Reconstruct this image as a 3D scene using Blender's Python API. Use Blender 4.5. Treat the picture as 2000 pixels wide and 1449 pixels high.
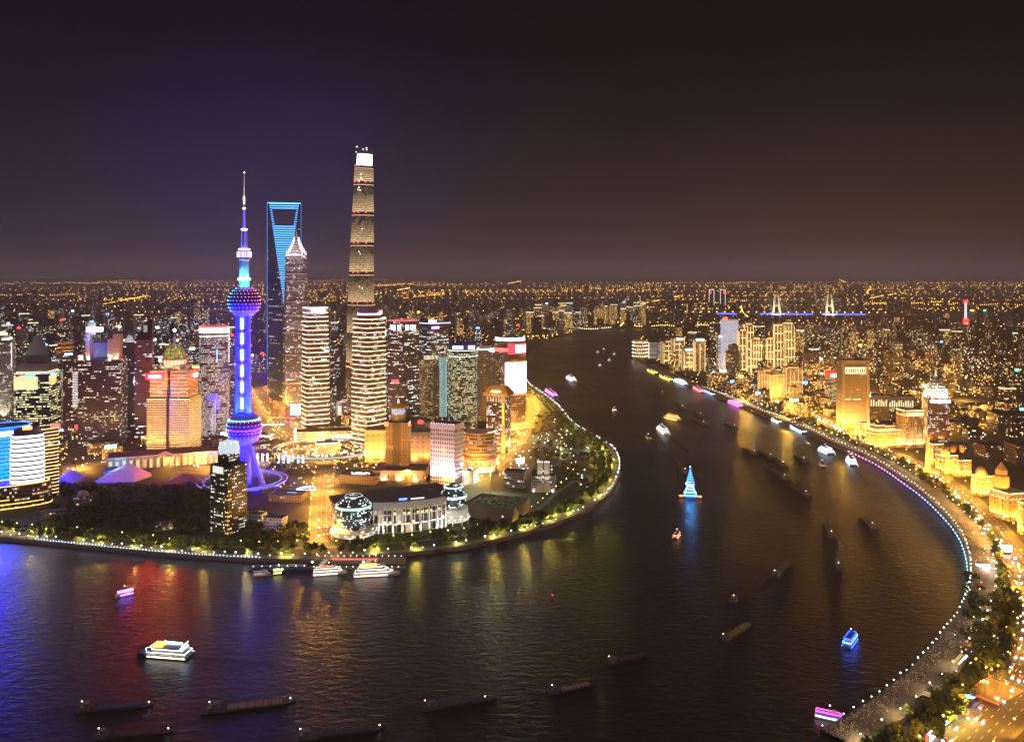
import bpy, bmesh, math, random
from mathutils import Vector, Matrix
from mathutils.geometry import tessellate_polygon
scene = bpy.context.scene
for _o in list(bpy.data.objects): bpy.data.objects.remove(_o)
COL = scene.collection
R = math.radians
rnd = random.Random(20)
# ------------------------------------------------------------------ camera (a level drone view, 320 m above the river)
CAMH, FPX, HZ, LAND = 320.0, 1700.0, 530.0, 4.0
cam = bpy.data.cameras.new('camera'); co = bpy.data.objects.new('camera', cam); COL.objects.link(co)
co.location = (0, 0, CAMH); co.rotation_euler = (R(90), 0, 0)
cam.sensor_width = 36; cam.lens = 36*FPX/2000; cam.shift_y = -(724.5-HZ)/2000
cam.clip_start = 1; cam.clip_end = 150000
scene.camera = co
# ------------------------------------------------------------------ night sky
w = bpy.data.worlds.new('World'); scene.world = w; w.use_nodes = True
nt = w.node_tree; N = nt.nodes; L = nt.links
for n in list(N): N.remove(n)
def nn(t, **k):
    n = N.new(t)
    for a, b in k.items(): setattr(n, a, b)
    return n
tc = nn('ShaderNodeTexCoord'); sx = nn('ShaderNodeSeparateXYZ'); L.new(tc.outputs['Generated'], sx.inputs[0])
def ramp(stops):
    r = nn('ShaderNodeValToRGB'); e = r.color_ramp.elements
    while len(e) < len(stops): e.new(0.5)
    for i, (p, c) in enumerate(stops):
        e[i].position = p; e[i].color = (*[((v/255+.055)/1.055)**2.4 if v > 10 else v/255/12.92 for v in c], 1)
    return r
left = ramp([(0, (64, 48, 62)), (.022, (56, 44, 60)), (.08, (38, 32, 54)), (.16, (26, 22, 44)), (.31, (15, 13, 28)), (1, (10, 8, 18))])
right = ramp([(0, (72, 48, 26)), (.022, (62, 42, 26)), (.08, (40, 28, 21)), (.16, (28, 20, 18)), (.31, (17, 13, 14)), (1, (10, 8, 11))])
L.new(sx.outputs[2], left.inputs[0]); L.new(sx.outputs[2], right.inputs[0])
mr = nn('ShaderNodeMapRange'); mr.inputs[1].default_value = -.42; mr.inputs[2].default_value = .5
L.new(sx.outputs[0], mr.inputs[0])
mx = nn('ShaderNodeMix', data_type='RGBA'); L.new(mr.outputs[0], mx.inputs[0]); L.new(left.outputs[0], mx.inputs[6]); L.new(right.outputs[0], mx.inputs[7])
# blue glow around the lit towers, painted into the sky colour
vm = nn('ShaderNodeVectorMath', operation='DISTANCE'); L.new(tc.outputs['Generated'], vm.inputs[0]); vm.inputs[1].default_value = (-.235, .965, .07)
m2 = nn('ShaderNodeMapRange', interpolation_type='SMOOTHERSTEP'); L.new(vm.outputs[1], m2.inputs[0])
m2.inputs[1].default_value = .32; m2.inputs[2].default_value = 0; m2.inputs[3].default_value = 0; m2.inputs[4].default_value = 1
ad = nn('ShaderNodeMix', data_type='RGBA', blend_type='ADD'); L.new(m2.outputs[0], ad.inputs[0]); L.new(mx.outputs[2], ad.inputs[6]); ad.inputs[7].default_value = (.003, .005, .034, 1)
ns = nn('ShaderNodeTexNoise'); L.new(tc.outputs['Generated'], ns.inputs['Vector']); ns.inputs['Scale'].default_value = 3.4; ns.inputs['Detail'].default_value = 4
m3 = nn('ShaderNodeMapRange'); L.new(ns.outputs[0], m3.inputs[0]); m3.inputs[1].default_value = .3; m3.inputs[2].default_value = .7; m3.inputs[3].default_value = .26; m3.inputs[4].default_value = .54
bg = nn('ShaderNodeBackground'); L.new(ad.outputs[2], bg.inputs[0]); L.new(m3.outputs[0], bg.inputs[1])
out = nn('ShaderNodeOutputWorld'); L.new(bg.outputs[0], out.inputs[0])
# ------------------------------------------------------------------ added fill: a broad faint sun lamp lifting dark walls and haze
sd_ = bpy.data.lights.new('night_fill', 'SUN'); sd_.energy = .52; sd_.angle = R(120); sd_.color = (1, .71, .8)
so_ = bpy.data.objects.new('night_fill', sd_); COL.objects.link(so_); so_.rotation_euler = (R(25), R(-10), 0)
# ------------------------------------------------------------------ exposure and render
vs = scene.view_settings; vs.view_transform = 'Standard'; vs.look = 'None'; vs.exposure = .4; vs.gamma = 1
cy = scene.cycles
cy.use_denoising = True
cy.max_bounces = 5; cy.diffuse_bounces = 2; cy.glossy_bounces = 3; cy.transmission_bounces = 3; cy.volume_bounces = 0; cy.transparent_max_bounces = 6
cy.sample_clamp_indirect = 8; cy.sample_clamp_direct = 0; cy.caustics_reflective = True; cy.use_light_tree = True
# ------------------------------------------------------------------ from the photograph's measurements to the place
def gY(py, z=LAND): return FPX*(CAMH-z)/(py-HZ)
def gp(px, py, z=LAND):
    Y = gY(py, z); return Vector(((px-1000)*Y/FPX, Y, z))
def zat(py, Y): return CAMH-(py-HZ)*Y/FPX
def xat(px, Y): return (px-1000)*Y/FPX
# ------------------------------------------------------------------ materials
MATS = {}
def lin(c): return tuple(((v/255+.055)/1.055)**2.4 if v > 10 else v/255/12.92 for v in c)
def mat(name, color, rough=.6, metal=0, noise=0, nscale=.05, spec=.5):
    if name in MATS: return MATS[name]
    m = bpy.data.materials.new(name); m.use_nodes = True; b = m.node_tree.nodes['Principled BSDF']
    b.inputs['Base Color'].default_value = (*color, 1); b.inputs['Roughness'].default_value = rough; b.inputs['Metallic'].default_value = metal
    b.inputs['Specular IOR Level'].default_value = spec
    if noise:
        n = m.node_tree.nodes; l = m.node_tree.links
        t = n.new('ShaderNodeTexCoord'); x = n.new('ShaderNodeTexNoise'); x.inputs['Scale'].default_value = nscale; x.inputs['Detail'].default_value = 6
        l.new(t.outputs['Object'], x.inputs['Vector'])
        r = n.new('ShaderNodeMapRange'); r.inputs[1].default_value = .3; r.inputs[2].default_value = .7; r.inputs[3].default_value = 1-noise; r.inputs[4].default_value = 1+noise
        l.new(x.outputs[0], r.inputs[0])
        h = n.new('ShaderNodeHueSaturation'); h.inputs['Color'].default_value = (*color, 1); l.new(r.outputs[0], h.inputs['Value']); l.new(h.outputs[0], b.inputs['Base Color'])
    MATS[name] = m; return m
def em(color, s=4, sample=True):
    """something that gives off light: lamp, sign, lit strip"""
    k = 'glow_%s_%g_%d' % ('_'.join('%g' % round(c, 3) for c in color), s, sample)
    if k in MATS: return MATS[k]
    m = bpy.data.materials.new(k); m.use_nodes = True; b = m.node_tree.nodes['Principled BSDF']
    b.inputs['Base Color'].default_value = (.1, .1, .1, 1); b.inputs['Emission Color'].default_value = (*color, 1); b.inputs['Emission Strength'].default_value = s
    if not sample: m.cycles.emission_sampling = 'NONE'
    MATS[k] = m; return m
WARM, GOLD, WHITE, COOL, RED, BLUE = (1, .62, .3), (1, .5, .1), (1, .9, .78), (.7, .85, 1), (1, .03, .02), (.03, .16, 1)
def facade(name, fh=3.8, bw=3.2, wx=.75, wy=.55, p=.3, c1=WARM, c2=(1, .9, .7), s=2.2, wall=(.06, .05, .06), glass=(.015, .018, .025), run=6, seed=0.0, rough=.3, sample=False, vmod=None, grough=.12, var=1.0):
    """wall with a grid of windows, some of them lit; UV in metres"""
    if name in MATS: return MATS[name]
    m = bpy.data.materials.new(name); m.use_nodes = True; n = m.node_tree.nodes; l = m.node_tree.links; b = n['Principled BSDF']
    def M(op, a, c=None):
        x = n.new('ShaderNodeMath'); x.operation = op
        for i, v in enumerate((a, c)):
            if v is None: continue
            if isinstance(v, (int, float)): x.inputs[i].default_value = v
            else: l.new(v, x.inputs[i])
        return x.outputs[0]
    uv = n.new('ShaderNodeUVMap'); s3 = n.new('ShaderNodeSeparateXYZ'); l.new(uv.outputs[0], s3.inputs[0])
    u = M('DIVIDE', s3.outputs[0], bw); v = M('DIVIDE', s3.outputs[1], fh)
    fu = M('FLOOR', u); fv = M('FLOOR', v); ru = M('FRACT', u); rv = M('FRACT', v)
    mu = M('LESS_THAN', M('ABSOLUTE', M('SUBTRACT', ru, .5)), wx/2); mv = M('LESS_THAN', M('ABSOLUTE', M('SUBTRACT', rv, .5)), wy/2)
    mask = M('MULTIPLY', mu, mv)
    oi = n.new('ShaderNodeObjectInfo'); sd = M('ADD', M('MULTIPLY', oi.outputs['Random'], 91.0), seed)
    def wn(a, c, k):
        cb = n.new('ShaderNodeCombineXYZ'); l.new(a, cb.inputs[0]); l.new(c, cb.inputs[1]); l.new(M('ADD', sd, k), cb.inputs[2])
        x = n.new('ShaderNodeTexWhiteNoise'); x.noise_dimensions = '3D'; l.new(cb.outputs[0], x.inputs['Vector']); return x
    r1 = wn(fu, fv, 0.0); r0 = wn(fv, fv, 5.1); r2 = wn(M('FLOOR', M('ADD', M('DIVIDE', fu, run), M('MULTIPLY', r0.outputs[0], 3.0))), fv, 17.3)
    th = M('ADD', M('MULTIPLY', M('LESS_THAN', r2.outputs[0], p), .78+max(0, p-1)), p*.22)
    if vmod:   # more of the windows are lit at the foot of each zone of height vmod
        th = M('MULTIPLY', th, M('ADD', M('MULTIPLY', M('POWER', M('SUBTRACT', 1.0, M('FRACT', M('DIVIDE', s3.outputs[1], vmod))), 1.5), 1.6), .2))
    lit = M('MULTIPLY', M('LESS_THAN', r1.outputs[0], th), mask)
    sp = n.new('ShaderNodeSeparateColor'); l.new(r1.outputs['Color'], sp.inputs[0])
    cm = n.new('ShaderNodeMix'); cm.data_type = 'RGBA'; l.new(sp.outputs[1], cm.inputs[0]); cm.inputs[6].default_value = (*c1, 1); cm.inputs[7].default_value = (*c2, 1)
    st = M('MULTIPLY', lit, M('MULTIPLY', M('ADD', M('MULTIPLY', M('POWER', sp.outputs[2], 2.0), var), 1-.75*var), s))
    if vmod: st = M('MULTIPLY', st, M('ADD', M('POWER', M('SUBTRACT', 1.0, M('FRACT', M('DIVIDE', s3.outputs[1], vmod))), 2.2), .1))
    l.new(cm.outputs[2], b.inputs['Emission Color']); l.new(st, b.inputs['Emission Strength'])
    wm = n.new('ShaderNodeMix'); wm.data_type = 'RGBA'; l.new(mask, wm.inputs[0]); wm.inputs[6].default_value = (*wall, 1); wm.inputs[7].default_value = (*glass, 1)
    l.new(wm.outputs[2], b.inputs['Base Color'])
    rm = n.new('ShaderNodeMapRange'); l.new(mask, rm.inputs[0]); rm.inputs[3].default_value = max(rough, .45); rm.inputs[4].default_value = grough; l.new(rm.outputs[0], b.inputs['Roughness'])
    if not sample: m.cycles.emission_sampling = 'NONE'
    MATS[name] = m; return m
# ------------------------------------------------------------------ mesh building
class MB:
    def __init__(s): s.v = []; s.f = []; s.uv = []; s.mi = []
    def face(s, pts, uvs=None, mi=0):
        i = len(s.v); s.v += [tuple(p) for p in pts]; s.f.append(list(range(i, i+len(pts)))); s.uv.append(uvs or [(p[0], p[1]) for p in pts]); s.mi.append(mi)
    def loft(s, rings, cap0=False, cap1=True, mi=0, capmi=None, close=True, umax=True):
        """rings: list of lists of 3D points (same count, counter-clockwise from above), joined upwards"""
        k = len(rings[0])
        def per(r):
            a = [0]
            for i in range(k): a.append(a[-1]+math.dist(r[i], r[(i+1) % k]))
            return a
        P = per(max(rings, key=lambda r: per(r)[-1]))
        for a, b in zip(rings, rings[1:]):
            for i in range(k if close else k-1):
                j = (i+1) % k
                s.face([a[i], a[j], b[j], b[i]], [(P[i], a[i][2]), (P[i+1], a[j][2]), (P[i+1], b[j][2]), (P[i], b[i][2])], mi)
        c = mi if capmi is None else capmi
        if cap1: s.face(rings[-1], [(0, 0)]*k, c)
        if cap0: s.face(rings[0][::-1], [(0, 0)]*k, c)
        return s
    def prism(s, poly, z0, z1, cap0=False, cap1=True, mi=0, capmi=None, top=None):
        t = top or poly
        return s.loft([[(x, y, z0) for x, y in poly], [(x, y, z1) for x, y in t]], cap0, cap1, mi, capmi)
    def ring(s, poly, z, h, o=.25, inn=1.0, mi=0):
        a, b = off(poly, o), off(poly, -inn)
        return s.loft([[(x, y, z) for x, y in a], [(x, y, z+h) for x, y in a], [(x, y, z+h) for x, y in b], [(x, y, z) for x, y in b]], False, False, mi)
    def box(s, cx, cy, z0, sx, sy, h, rz=0, mi=0, capmi=None, cap0=True, cap1=True):
        c, q = math.cos(rz), math.sin(rz)
        p = [(cx+c*a*sx/2-q*b*sy/2, cy+q*a*sx/2+c*b*sy/2) for a, b in ((-1, -1), (1, -1), (1, 1), (-1, 1))]
        return s.prism(p, z0, z0+h, cap0, cap1, mi, capmi)
    def lathe(s, prof, seg=24, cx=0, cy=0, cap0=False, cap1=True, mi=0):
        return s.loft([[(cx+r*math.cos(2*math.pi*i/seg), cy+r*math.sin(2*math.pi*i/seg), z) for i in range(seg)] for r, z in prof], cap0, cap1, mi)
    def sphere(s, c, r, seg=16, rows=8, mi=0, z0=-1.0, z1=1.0):
        a0, a1 = math.asin(z0), math.asin(z1)
        prof = [(max(r*math.cos(a0+(a1-a0)*i/rows), 1e-3*r), c[2]+r*math.sin(a0+(a1-a0)*i/rows)) for i in range(rows+1)]
        return s.lathe(prof, seg, c[0], c[1], z0 > -1, True, mi)
    def tube(s, p, q, r0, r1=None, seg=8, cap=True, mi=0):
        p, q = Vector(p), Vector(q); d = (q-p).normalized(); r1 = r0 if r1 is None else r1
        a = d.orthogonal().normalized(); b = d.cross(a)
        ring = lambda o, r: [tuple(o+(a*math.cos(2*math.pi*i/seg)+b*math.sin(2*math.pi*i/seg))*r) for i in range(seg)]
        return s.loft([ring(p, r0), ring(q, r1)], cap, cap, mi)
    def bar(s, p, q, wid, hgt, mi=0):
        """a straight beam of rectangular section between two points, width measured level"""
        p, q = Vector(p), Vector(q); d = q-p; h = Vector((-d.y, d.x, 0))
        h = (h.normalized() if h.length > 1e-6 else Vector((1, 0, 0)))*wid/2
        u = d.cross(h).normalized()*hgt/2
        if u.z < 0: u = -u
        A = [p-h-u, p+h-u, p+h+u, p-h+u]; B = [q-h-u, q+h-u, q+h+u, q-h+u]
        for i in range(4):
            j = (i+1) % 4; s.face([A[j], A[i], B[i], B[j]], [(0, 0), (0, 1), (d.length, 1), (d.length, 0)], mi)
        s.face([A[0], A[1], A[2], A[3]], None, mi); s.face([B[3], B[2], B[1], B[0]], None, mi)
        return s
    def ball(s, c, r, mi=0):
        """small eight-sided bulb"""
        x, y, z = c; P = [(x+r, y, z), (x, y+r, z), (x-r, y, z), (x, y-r, z)]
        for i in range(4):
            s.face([P[i], P[(i+1) % 4], (x, y, z+r)], None, mi); s.face([P[(i+1) % 4], P[i], (x, y, z-r)], None, mi)
        return s
    def mesh(s, name, mats, smooth=False):
        me = bpy.data.meshes.new(name); me.from_pydata(s.v, [], s.f)
        u = me.uv_layers.new(name='UVMap'); fl = [c for f in s.uv for p in f for c in p]; u.data.foreach_set('uv', fl)
        for m in (mats if isinstance(mats, (list, tuple)) else [mats]): me.materials.append(m)
        me.polygons.foreach_set('material_index', s.mi)
        if smooth: me.polygons.foreach_set('use_smooth', [True]*len(s.f))
        bm = bmesh.new(); bm.from_mesh(me); bmesh.ops.remove_doubles(bm, verts=bm.verts, dist=1e-4); bm.to_mesh(me); bm.free()
        return me
    def obj(s, name, mats, parent=None, loc=None, rz=0, smooth=False):
        o = bpy.data.objects.new(name, s.mesh(name, mats, smooth)); COL.objects.link(o)
        if parent is not None: o.parent = parent
        if loc is not None: o.location = loc
        o.rotation_euler = (0, 0, rz); return o
def tag(o, label, cat, group=None, kind=None):
    if label: o['label'] = label
    if cat: o['category'] = cat
    if group: o['group'] = group
    if kind: o['kind'] = kind
    return o
def thing(name, label, cat, loc, rz=0, group=None):
    o = bpy.data.objects.new(name, None); COL.objects.link(o); o.location = loc; o.rotation_euler = (0, 0, rz); o.empty_display_size = 1
    return tag(o, label, cat, group)
def struct(o, kind='structure'): o['kind'] = kind; return o
def dup(o, parent=None):
    c = o.copy(); COL.objects.link(c); c.parent = parent
    for ch in o.children: dup(ch, c)
    return c
def lamp(parent, loc, power, color, kind='POINT', target=None, angle=60, blend=.6, radius=.3):
    d = bpy.data.lights.new('light', kind); d.energy = power; d.color = color
    if kind == 'SPOT': d.spot_size = R(angle); d.spot_blend = blend
    d.shadow_soft_size = radius if kind == 'SPOT' else 0.0
    o = bpy.data.objects.new('light', d); COL.objects.link(o)
    if parent is not None: o.parent = parent
    o.location = loc
    if target is not None: o.rotation_euler = (Vector(target)-Vector(loc)).to_track_quat('-Z', 'Y').to_euler()
    return o
def rect(wd, dp, x=0, y=0): return [(x-wd/2, y-dp/2), (x+wd/2, y-dp/2), (x+wd/2, y+dp/2), (x-wd/2, y+dp/2)]
def ell(a, b, n=28, p=2.0, x=0, y=0):
    o = []
    for i in range(n):
        t = 2*math.pi*i/n; c, q = math.cos(t), math.sin(t)
        o.append((x+a*math.copysign(abs(c)**(2/p), c), y+b*math.copysign(abs(q)**(2/p), q)))
    return o
def scl(poly, k, x=0, y=0): return [(x+(px-x)*k, y+(py-y)*k) for px, py in poly]
def off(poly, d):
    cx = sum(p[0] for p in poly)/len(poly); cy_ = sum(p[1] for p in poly)/len(poly)
    r = []
    for x, y in poly:
        l_ = math.hypot(x-cx, y-cy_); r.append((cx+(x-cx)*(l_+d)/l_, cy_+(y-cy_)*(l_+d)/l_))
    return r
# rectangular tower read off the photograph: its two sides, roof line and ground line; rr is how far it turns its left side to us
HERO = []   # footprints already taken: x, y, radius, name
class Tower:
    def __init__(s, name, label, cat, px0, px1, ytop, ybase=None, rr=0, ratio=1.0, Y=None, group=None):
        s.Y = Y or gY(ybase); pxc = (px0+px1)/2; s.k = s.Y/FPX
        a = math.atan2((pxc-1000), FPX); r = R(rr)
        s.w = (px1-px0)*s.k*math.cos(a)/(abs(math.cos(r))+ratio*abs(math.sin(r))); s.d = s.w*ratio
        s.h = zat(ytop, s.Y)-LAND; s.rz = r-a
        s.root = thing(name, label, cat, (xat(pxc, s.Y), s.Y, LAND), s.rz, group)
        HERO.append((xat(pxc, s.Y), s.Y, .6*math.hypot(s.w, s.d), label))
    def z(s, py): return zat(py, s.Y)-LAND
    def poly(s, k=1.0): return rect(s.w*k, s.d*k)
    def walls(s, m, roof=None, z0=0, z1=None, poly=None, top=None, name='wall'):
        o = MB().prism(poly or s.poly(), z0, z1 or s.h, cap1=False, top=top).obj(name, m, s.root)
        if roof is not None:
            t = top or poly or s.poly(); MB().prism(off(t, -.6), (z1 or s.h)-1.2, (z1 or s.h)-.8).prism(off(t, .2), (z1 or s.h)-.2, (z1 or s.h)+.6, cap1=False).obj('roof', roof, s.root)
        return o
    def part(s, name, mb, m, smooth=False, label=None):
        o = mb.obj(name, m, s.root, smooth=smooth)
        if label: o['label'] = label
        return o
    def sign(s, x, z, wd, hg, color=WHITE, st=6, face='front', blocks=1, thick=.8, name='sign'):
        """lit letters standing proud of a face; blocks: how many glowing characters it reads as"""
        mb = MB(); g = wd/blocks
        for i in range(blocks):
            c = x-wd/2+g*(i+.5); q = g*(.82 if blocks > 1 else 1)
            if face == 'front': mb.box(c, -s.d/2-thick/2-.3, z-hg/2, q, thick, hg)
            elif face == 'left': mb.box(-s.w/2-thick/2-.3, -c, z-hg/2, thick, q, hg)
            elif face == 'right': mb.box(s.w/2+thick/2+.3, c, z-hg/2, thick, q, hg)
        return s.part(name, mb, em(color, st))
    def strip(s, z, hg, color, st, poly=None, o=.25, name='light_strip', sample=True):
        p = poly or s.poly(); return s.part(name, MB().ring(p, z, hg, o), em(color, st, sample))
    def bulbs(s, pts, r, color, st, name='beacon_lamp'):
        for p in pts: s.part(name, MB().ball(p, r), em(color, st))
DARK = mat('dark_roof', (.03, .028, .032), .8, noise=.3, nscale=.1)
GREY = mat('grey_concrete', (.22, .21, .2), .8, noise=.15, nscale=.08)
STONE = mat('pale_stone', (.42, .38, .32), .75, noise=.12, nscale=.08)
TANSTONE = mat('tan_stone', (.4, .31, .2), .75, noise=.12, nscale=.08)
METAL = mat('dark_metal', (.1, .1, .11), .4, .6)
WHITEP = mat('white_paint', (.75, .75, .74), .45)
# ================================================================== river, land, roads
EAST = [(-420, 1022), (-150, 1040), (0, 1056), (100, 1066), (200, 1076), (340, 1089), (480, 1098), (600, 1100), (700, 1094), (800, 1086), (900, 1075), (1000, 1053), (1080, 1030), (1150, 1000), (1195, 965), (1213, 925), (1210, 897), (1196, 878), (1150, 850), (1118, 828), (1090, 795), (1060, 772), (1034, 752), (1018, 725), (1028, 700), (1045, 682), (1075, 665), (1120, 653), (1180, 645), (1240, 641.5), (1400, 640), (1700, 640), (2600, 641)]
WEST = [(1500, 1530), (1600, 1447), (1680, 1402), (1740, 1357), (1800, 1302), (1840, 1252), (1868, 1212), (1886, 1170), (1891, 1130), (1886, 1090), (1869, 1050), (1841, 1015), (1801, 976), (1761, 946), (1721, 918), (1682, 897), (1622, 870), (1572, 846), (1522, 826), (1462, 801), (1402, 776), (1342, 752), (1302, 735), (1266, 717), (1242, 702), (1234, 690), (1238, 674), (1252, 665), (1330, 659), (1500, 655), (1800, 652), (2600, 652)]
EB = [gp(x, y, 0).xy for x, y in EAST]; WB = [gp(x, y, 0).xy for x, y in WEST]
epoly = [Vector((-70000, 2600)), Vector((-4000, 1700))] + EB + [Vector((14000, 5300)), Vector((70000, 9000)), Vector((70000, 70000)), Vector((-70000, 70000))]
wpoly = [Vector((-3000, -1700)), Vector((-500, -200)), Vector((0, 240)), Vector((110, 430))] + WB + [Vector((14000, 4300)), Vector((70000, 8000)), Vector((70000, -1700))]
def inside(p, poly):
    x, y = p[0], p[1]; c = False; j = len(poly)-1
    for i in range(len(poly)):
        xi, yi = poly[i][0], poly[i][1]; xj, yj = poly[j][0], poly[j][1]
        if (yi > y) != (yj > y) and x < (xj-xi)*(y-yi)/(yj-yi)+xi: c = not c
        j = i
    return c
def on_land(p): return inside(p, epoly) or inside(p, wpoly)
ground_m = mat('city_ground', (.022, .024, .017), .85, noise=.55, nscale=.02)
g = MB()
for poly in (epoly, wpoly):
    v3 = [Vector((p.x, p.y, LAND)) for p in poly]
    for t in tessellate_polygon([v3]):
        pts = [v3[i] for i in t]
        if (pts[1]-pts[0]).cross(pts[2]-pts[0]).z < 0: pts.reverse()
        g.face(pts)
    k = len(poly)
    for i in range(k):
        a, b = poly[i], poly[(i+1) % k]
        g.face([(a.x, a.y, -1.5), (b.x, b.y, -1.5), (b.x, b.y, LAND), (a.x, a.y, LAND)], None, 1)
struct(g.obj('ground', [ground_m, GREY]))
# river: dark, rippled, glossy
wm = bpy.data.materials.new('river_water'); wm.use_nodes = True; n_ = wm.node_tree.nodes; l_ = wm.node_tree.links; b_ = n_['Principled BSDF']
b_.inputs['Base Color'].default_value = (.016, .012, .011, 1); b_.inputs['IOR'].default_value = 1.5; b_.inputs['Roughness'].default_value = .2
t_ = n_.new('ShaderNodeTexCoord')
def wave(scale, det, strength, dist, prev=None, stretch=(1, 1, 1)):
    mp = n_.new('ShaderNodeMapping'); mp.inputs['Scale'].default_value = stretch; l_.new(t_.outputs['Object'], mp.inputs[0])
    x = n_.new('ShaderNodeTexNoise'); x.inputs['Scale'].default_value = scale; x.inputs['Detail'].default_value = det; x.inputs['Roughness'].default_value = .55; x.inputs['Distortion'].default_value = .4
    l_.new(mp.outputs[0], x.inputs['Vector'])
    u = n_.new('ShaderNodeBump'); u.inputs['Strength'].default_value = strength; u.inputs['Distance'].default_value = dist; l_.new(x.outputs[0], u.inputs['Height'])
    if prev: l_.new(prev, u.inputs['Normal'])
    return u.outputs[0]
bb = wave(.012, 2, .4, 1.2, None, (1, .6, 1)); bb = wave(.13, 3, .9, 1.0, bb, (.7, 1.2, 1)); l_.new(bb, b_.inputs['Normal'])
pn = n_.new('ShaderNodeTexNoise'); pn.inputs['Scale'].default_value = .006; pn.inputs['Detail'].default_value = 3; l_.new(t_.outputs['Object'], pn.inputs['Vector'])
pr = n_.new('ShaderNodeMapRange'); pr.inputs[1].default_value = .35; pr.inputs[2].default_value = .65; pr.inputs[3].default_value = .33; pr.inputs[4].default_value = .43; l_.new(pn.outputs[0], pr.inputs[0]); l_.new(pr.outputs[0], b_.inputs['Roughness'])
wmb = MB(); wmb.face([(-9000, -1600, 0), (16000, -1600, 0), (16000, 8000, 0), (-9000, 8000, 0)]); struct(wmb.obj('river_water', wm))
# ---- roads
def strip_mesh(pts, width, z, closed=False, mb=None, z0=None, mi=0):
    mb = mb or MB(); pts = [Vector(p[:2]) for p in pts]; k = len(pts); LR = []
    for i in range(k):
        a = pts[i-1] if (i or closed) else pts[i]; b = pts[(i+1) % k] if (i < k-1 or closed) else pts[i]
        d = (b-a).normalized(); n = Vector((-d.y, d.x)); LR.append((pts[i]+n*width/2, pts[i]-n*width/2))
    for i in range(k if closed else k-1):
        (a, b), (c, d) = LR[i], LR[(i+1) % k]
        mb.face([(b.x, b.y, z), (d.x, d.y, z), (c.x, c.y, z), (a.x, a.y, z)], None, mi)
        if z0 is not None:
            mb.face([(a.x, a.y, z0), (a.x, a.y, z), (c.x, c.y, z), (c.x, c.y, z0)], None, mi); mb.face([(d.x, d.y, z0), (d.x, d.y, z), (b.x, b.y, z), (b.x, b.y, z0)], None, mi)
    return mb
def smooth(pts, n=5):
    """Catmull-Rom through the points"""
    pts = [Vector(p[:2]) for p in pts]; o = []
    for i in range(len(pts)-1):
        p0 = pts[max(i-1, 0)]; p1 = pts[i]; p2 = pts[i+1]; p3 = pts[min(i+2, len(pts)-1)]
        for j in range(n):
            t = j/n; o.append(.5*((2*p1)+(p2-p0)*t+(2*p0-5*p1+4*p2-p3)*t*t+(3*p1-p0-3*p2+p3)*t**3))
    o.append(pts[-1]); return o
def along(pts, step, start=0.0):
    """points and headings every step metres along a polyline"""
    o = []; acc = start
    for a, b in zip(pts, pts[1:]):
        d = (b-a).length
        while acc < d: o.append((a+(b-a)*(acc/d), math.atan2(b.y-a.y, b.x-a.x))); acc += step
        acc -= d
    return o
def offline(pts, d):
    o = []
    for i in range(len(pts)):
        a = pts[max(i-1, 0)]; b = pts[min(i+1, len(pts)-1)]; t = (b-a).normalized(); o.append(pts[i]+Vector((-t.y, t.x))*d)
    return o
asphalt = mat('asphalt', (.085, .075, .065), .7, noise=.25, nscale=.06)
paint = mat('road_paint', (.7, .68, .6), .6)
paving = mat('promenade_paving', (.13, .115, .1), .75, noise=.3, nscale=.15)
ROADS = {}
def road(name, pix, width, lanes=4, closed=False, raw=None):
    pts = raw or smooth([gp(x, y) for x, y in pix]); ROADS[name] = (pts, width)
    struct(strip_mesh(pts, width, LAND+.06, closed).obj('road', asphalt))
    mk = MB(); lw = width/lanes
    for i in range(1, lanes):
        ol = offline(pts, -width/2+i*lw)
        for p, h in along(ol, 14):
            q = Vector((math.cos(h), math.sin(h)))*5; strip_mesh([p, p+q], .5, LAND+.1, mb=mk)
    if mk.f: struct(mk.obj('road_marking', paint))
    kb = MB()
    for s in (-1, 1): strip_mesh(offline(pts, s*(width/2+1.8)), 3.2, LAND+.18, closed, kb, LAND-.2)
    struct(kb.obj('pavement', paving))
road('river_road', [(628, 1058), (628, 1000), (631, 950), (636, 916)], 25)
RC = gp(638, 884).xy
road('roundabout', None, 24, 3, True, [RC+Vector((math.cos(2*math.pi*i/40), math.sin(2*math.pi*i/40)))*66 for i in range(40)])
road('avenue', [(600, 868), (562, 835), (532, 795), (508, 755)], 52, 6)
road('east_road', [(690, 885), (800, 935), (905, 945), (985, 892), (1028, 838), (1042, 800), (1030, 770)], 20, 3)
road('west_road', [(570, 893), (440, 915), (300, 905), (190, 905), (120, 925), (-40, 940)], 24)
road('bund_road', [(1480, 772), (1560, 797), (1640, 836), (1705, 868), (1800, 912), (1872, 960), (1925, 1012), (1962, 1056), (2000, 1110), (2030, 1200), (2020, 1290), (1975, 1370), (1905, 1440), (1840, 1500)], 30, 5)
# the raised waterfront promenade on the near bank, and the lower walk on the far one
WBS = smooth(WEST and WB[1:24]); PROM = offline(WBS, -14)
struct(strip_mesh(PROM, 27, LAND+4.5, z0=-1).obj('promenade', paving))
EBS = smooth(EB[1:24])
struct(strip_mesh(offline(EBS, 7), 11, LAND+.25, z0=-1).obj('path', paving))
# a second, inner walk through the far bank's riverside garden
INN = smooth([gp(x, y) for x, y in [(-60, 1025), (120, 1040), (330, 1062), (460, 1068), (590, 1070), (740, 1062), (880, 1048), (960, 1028), (1040, 1000), (1090, 960), (1120, 940)]])
struct(strip_mesh(INN, 7, LAND+.12).obj('path', paving))
lawn = mat('lawn', (.035, .06, .018), .9, noise=.4, nscale=.12)
lw_ = MB(); strip_mesh(offline(INN, 22), 30, LAND+.04, mb=lw_); struct(lw_.obj('grass', lawn), 'structure')
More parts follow.
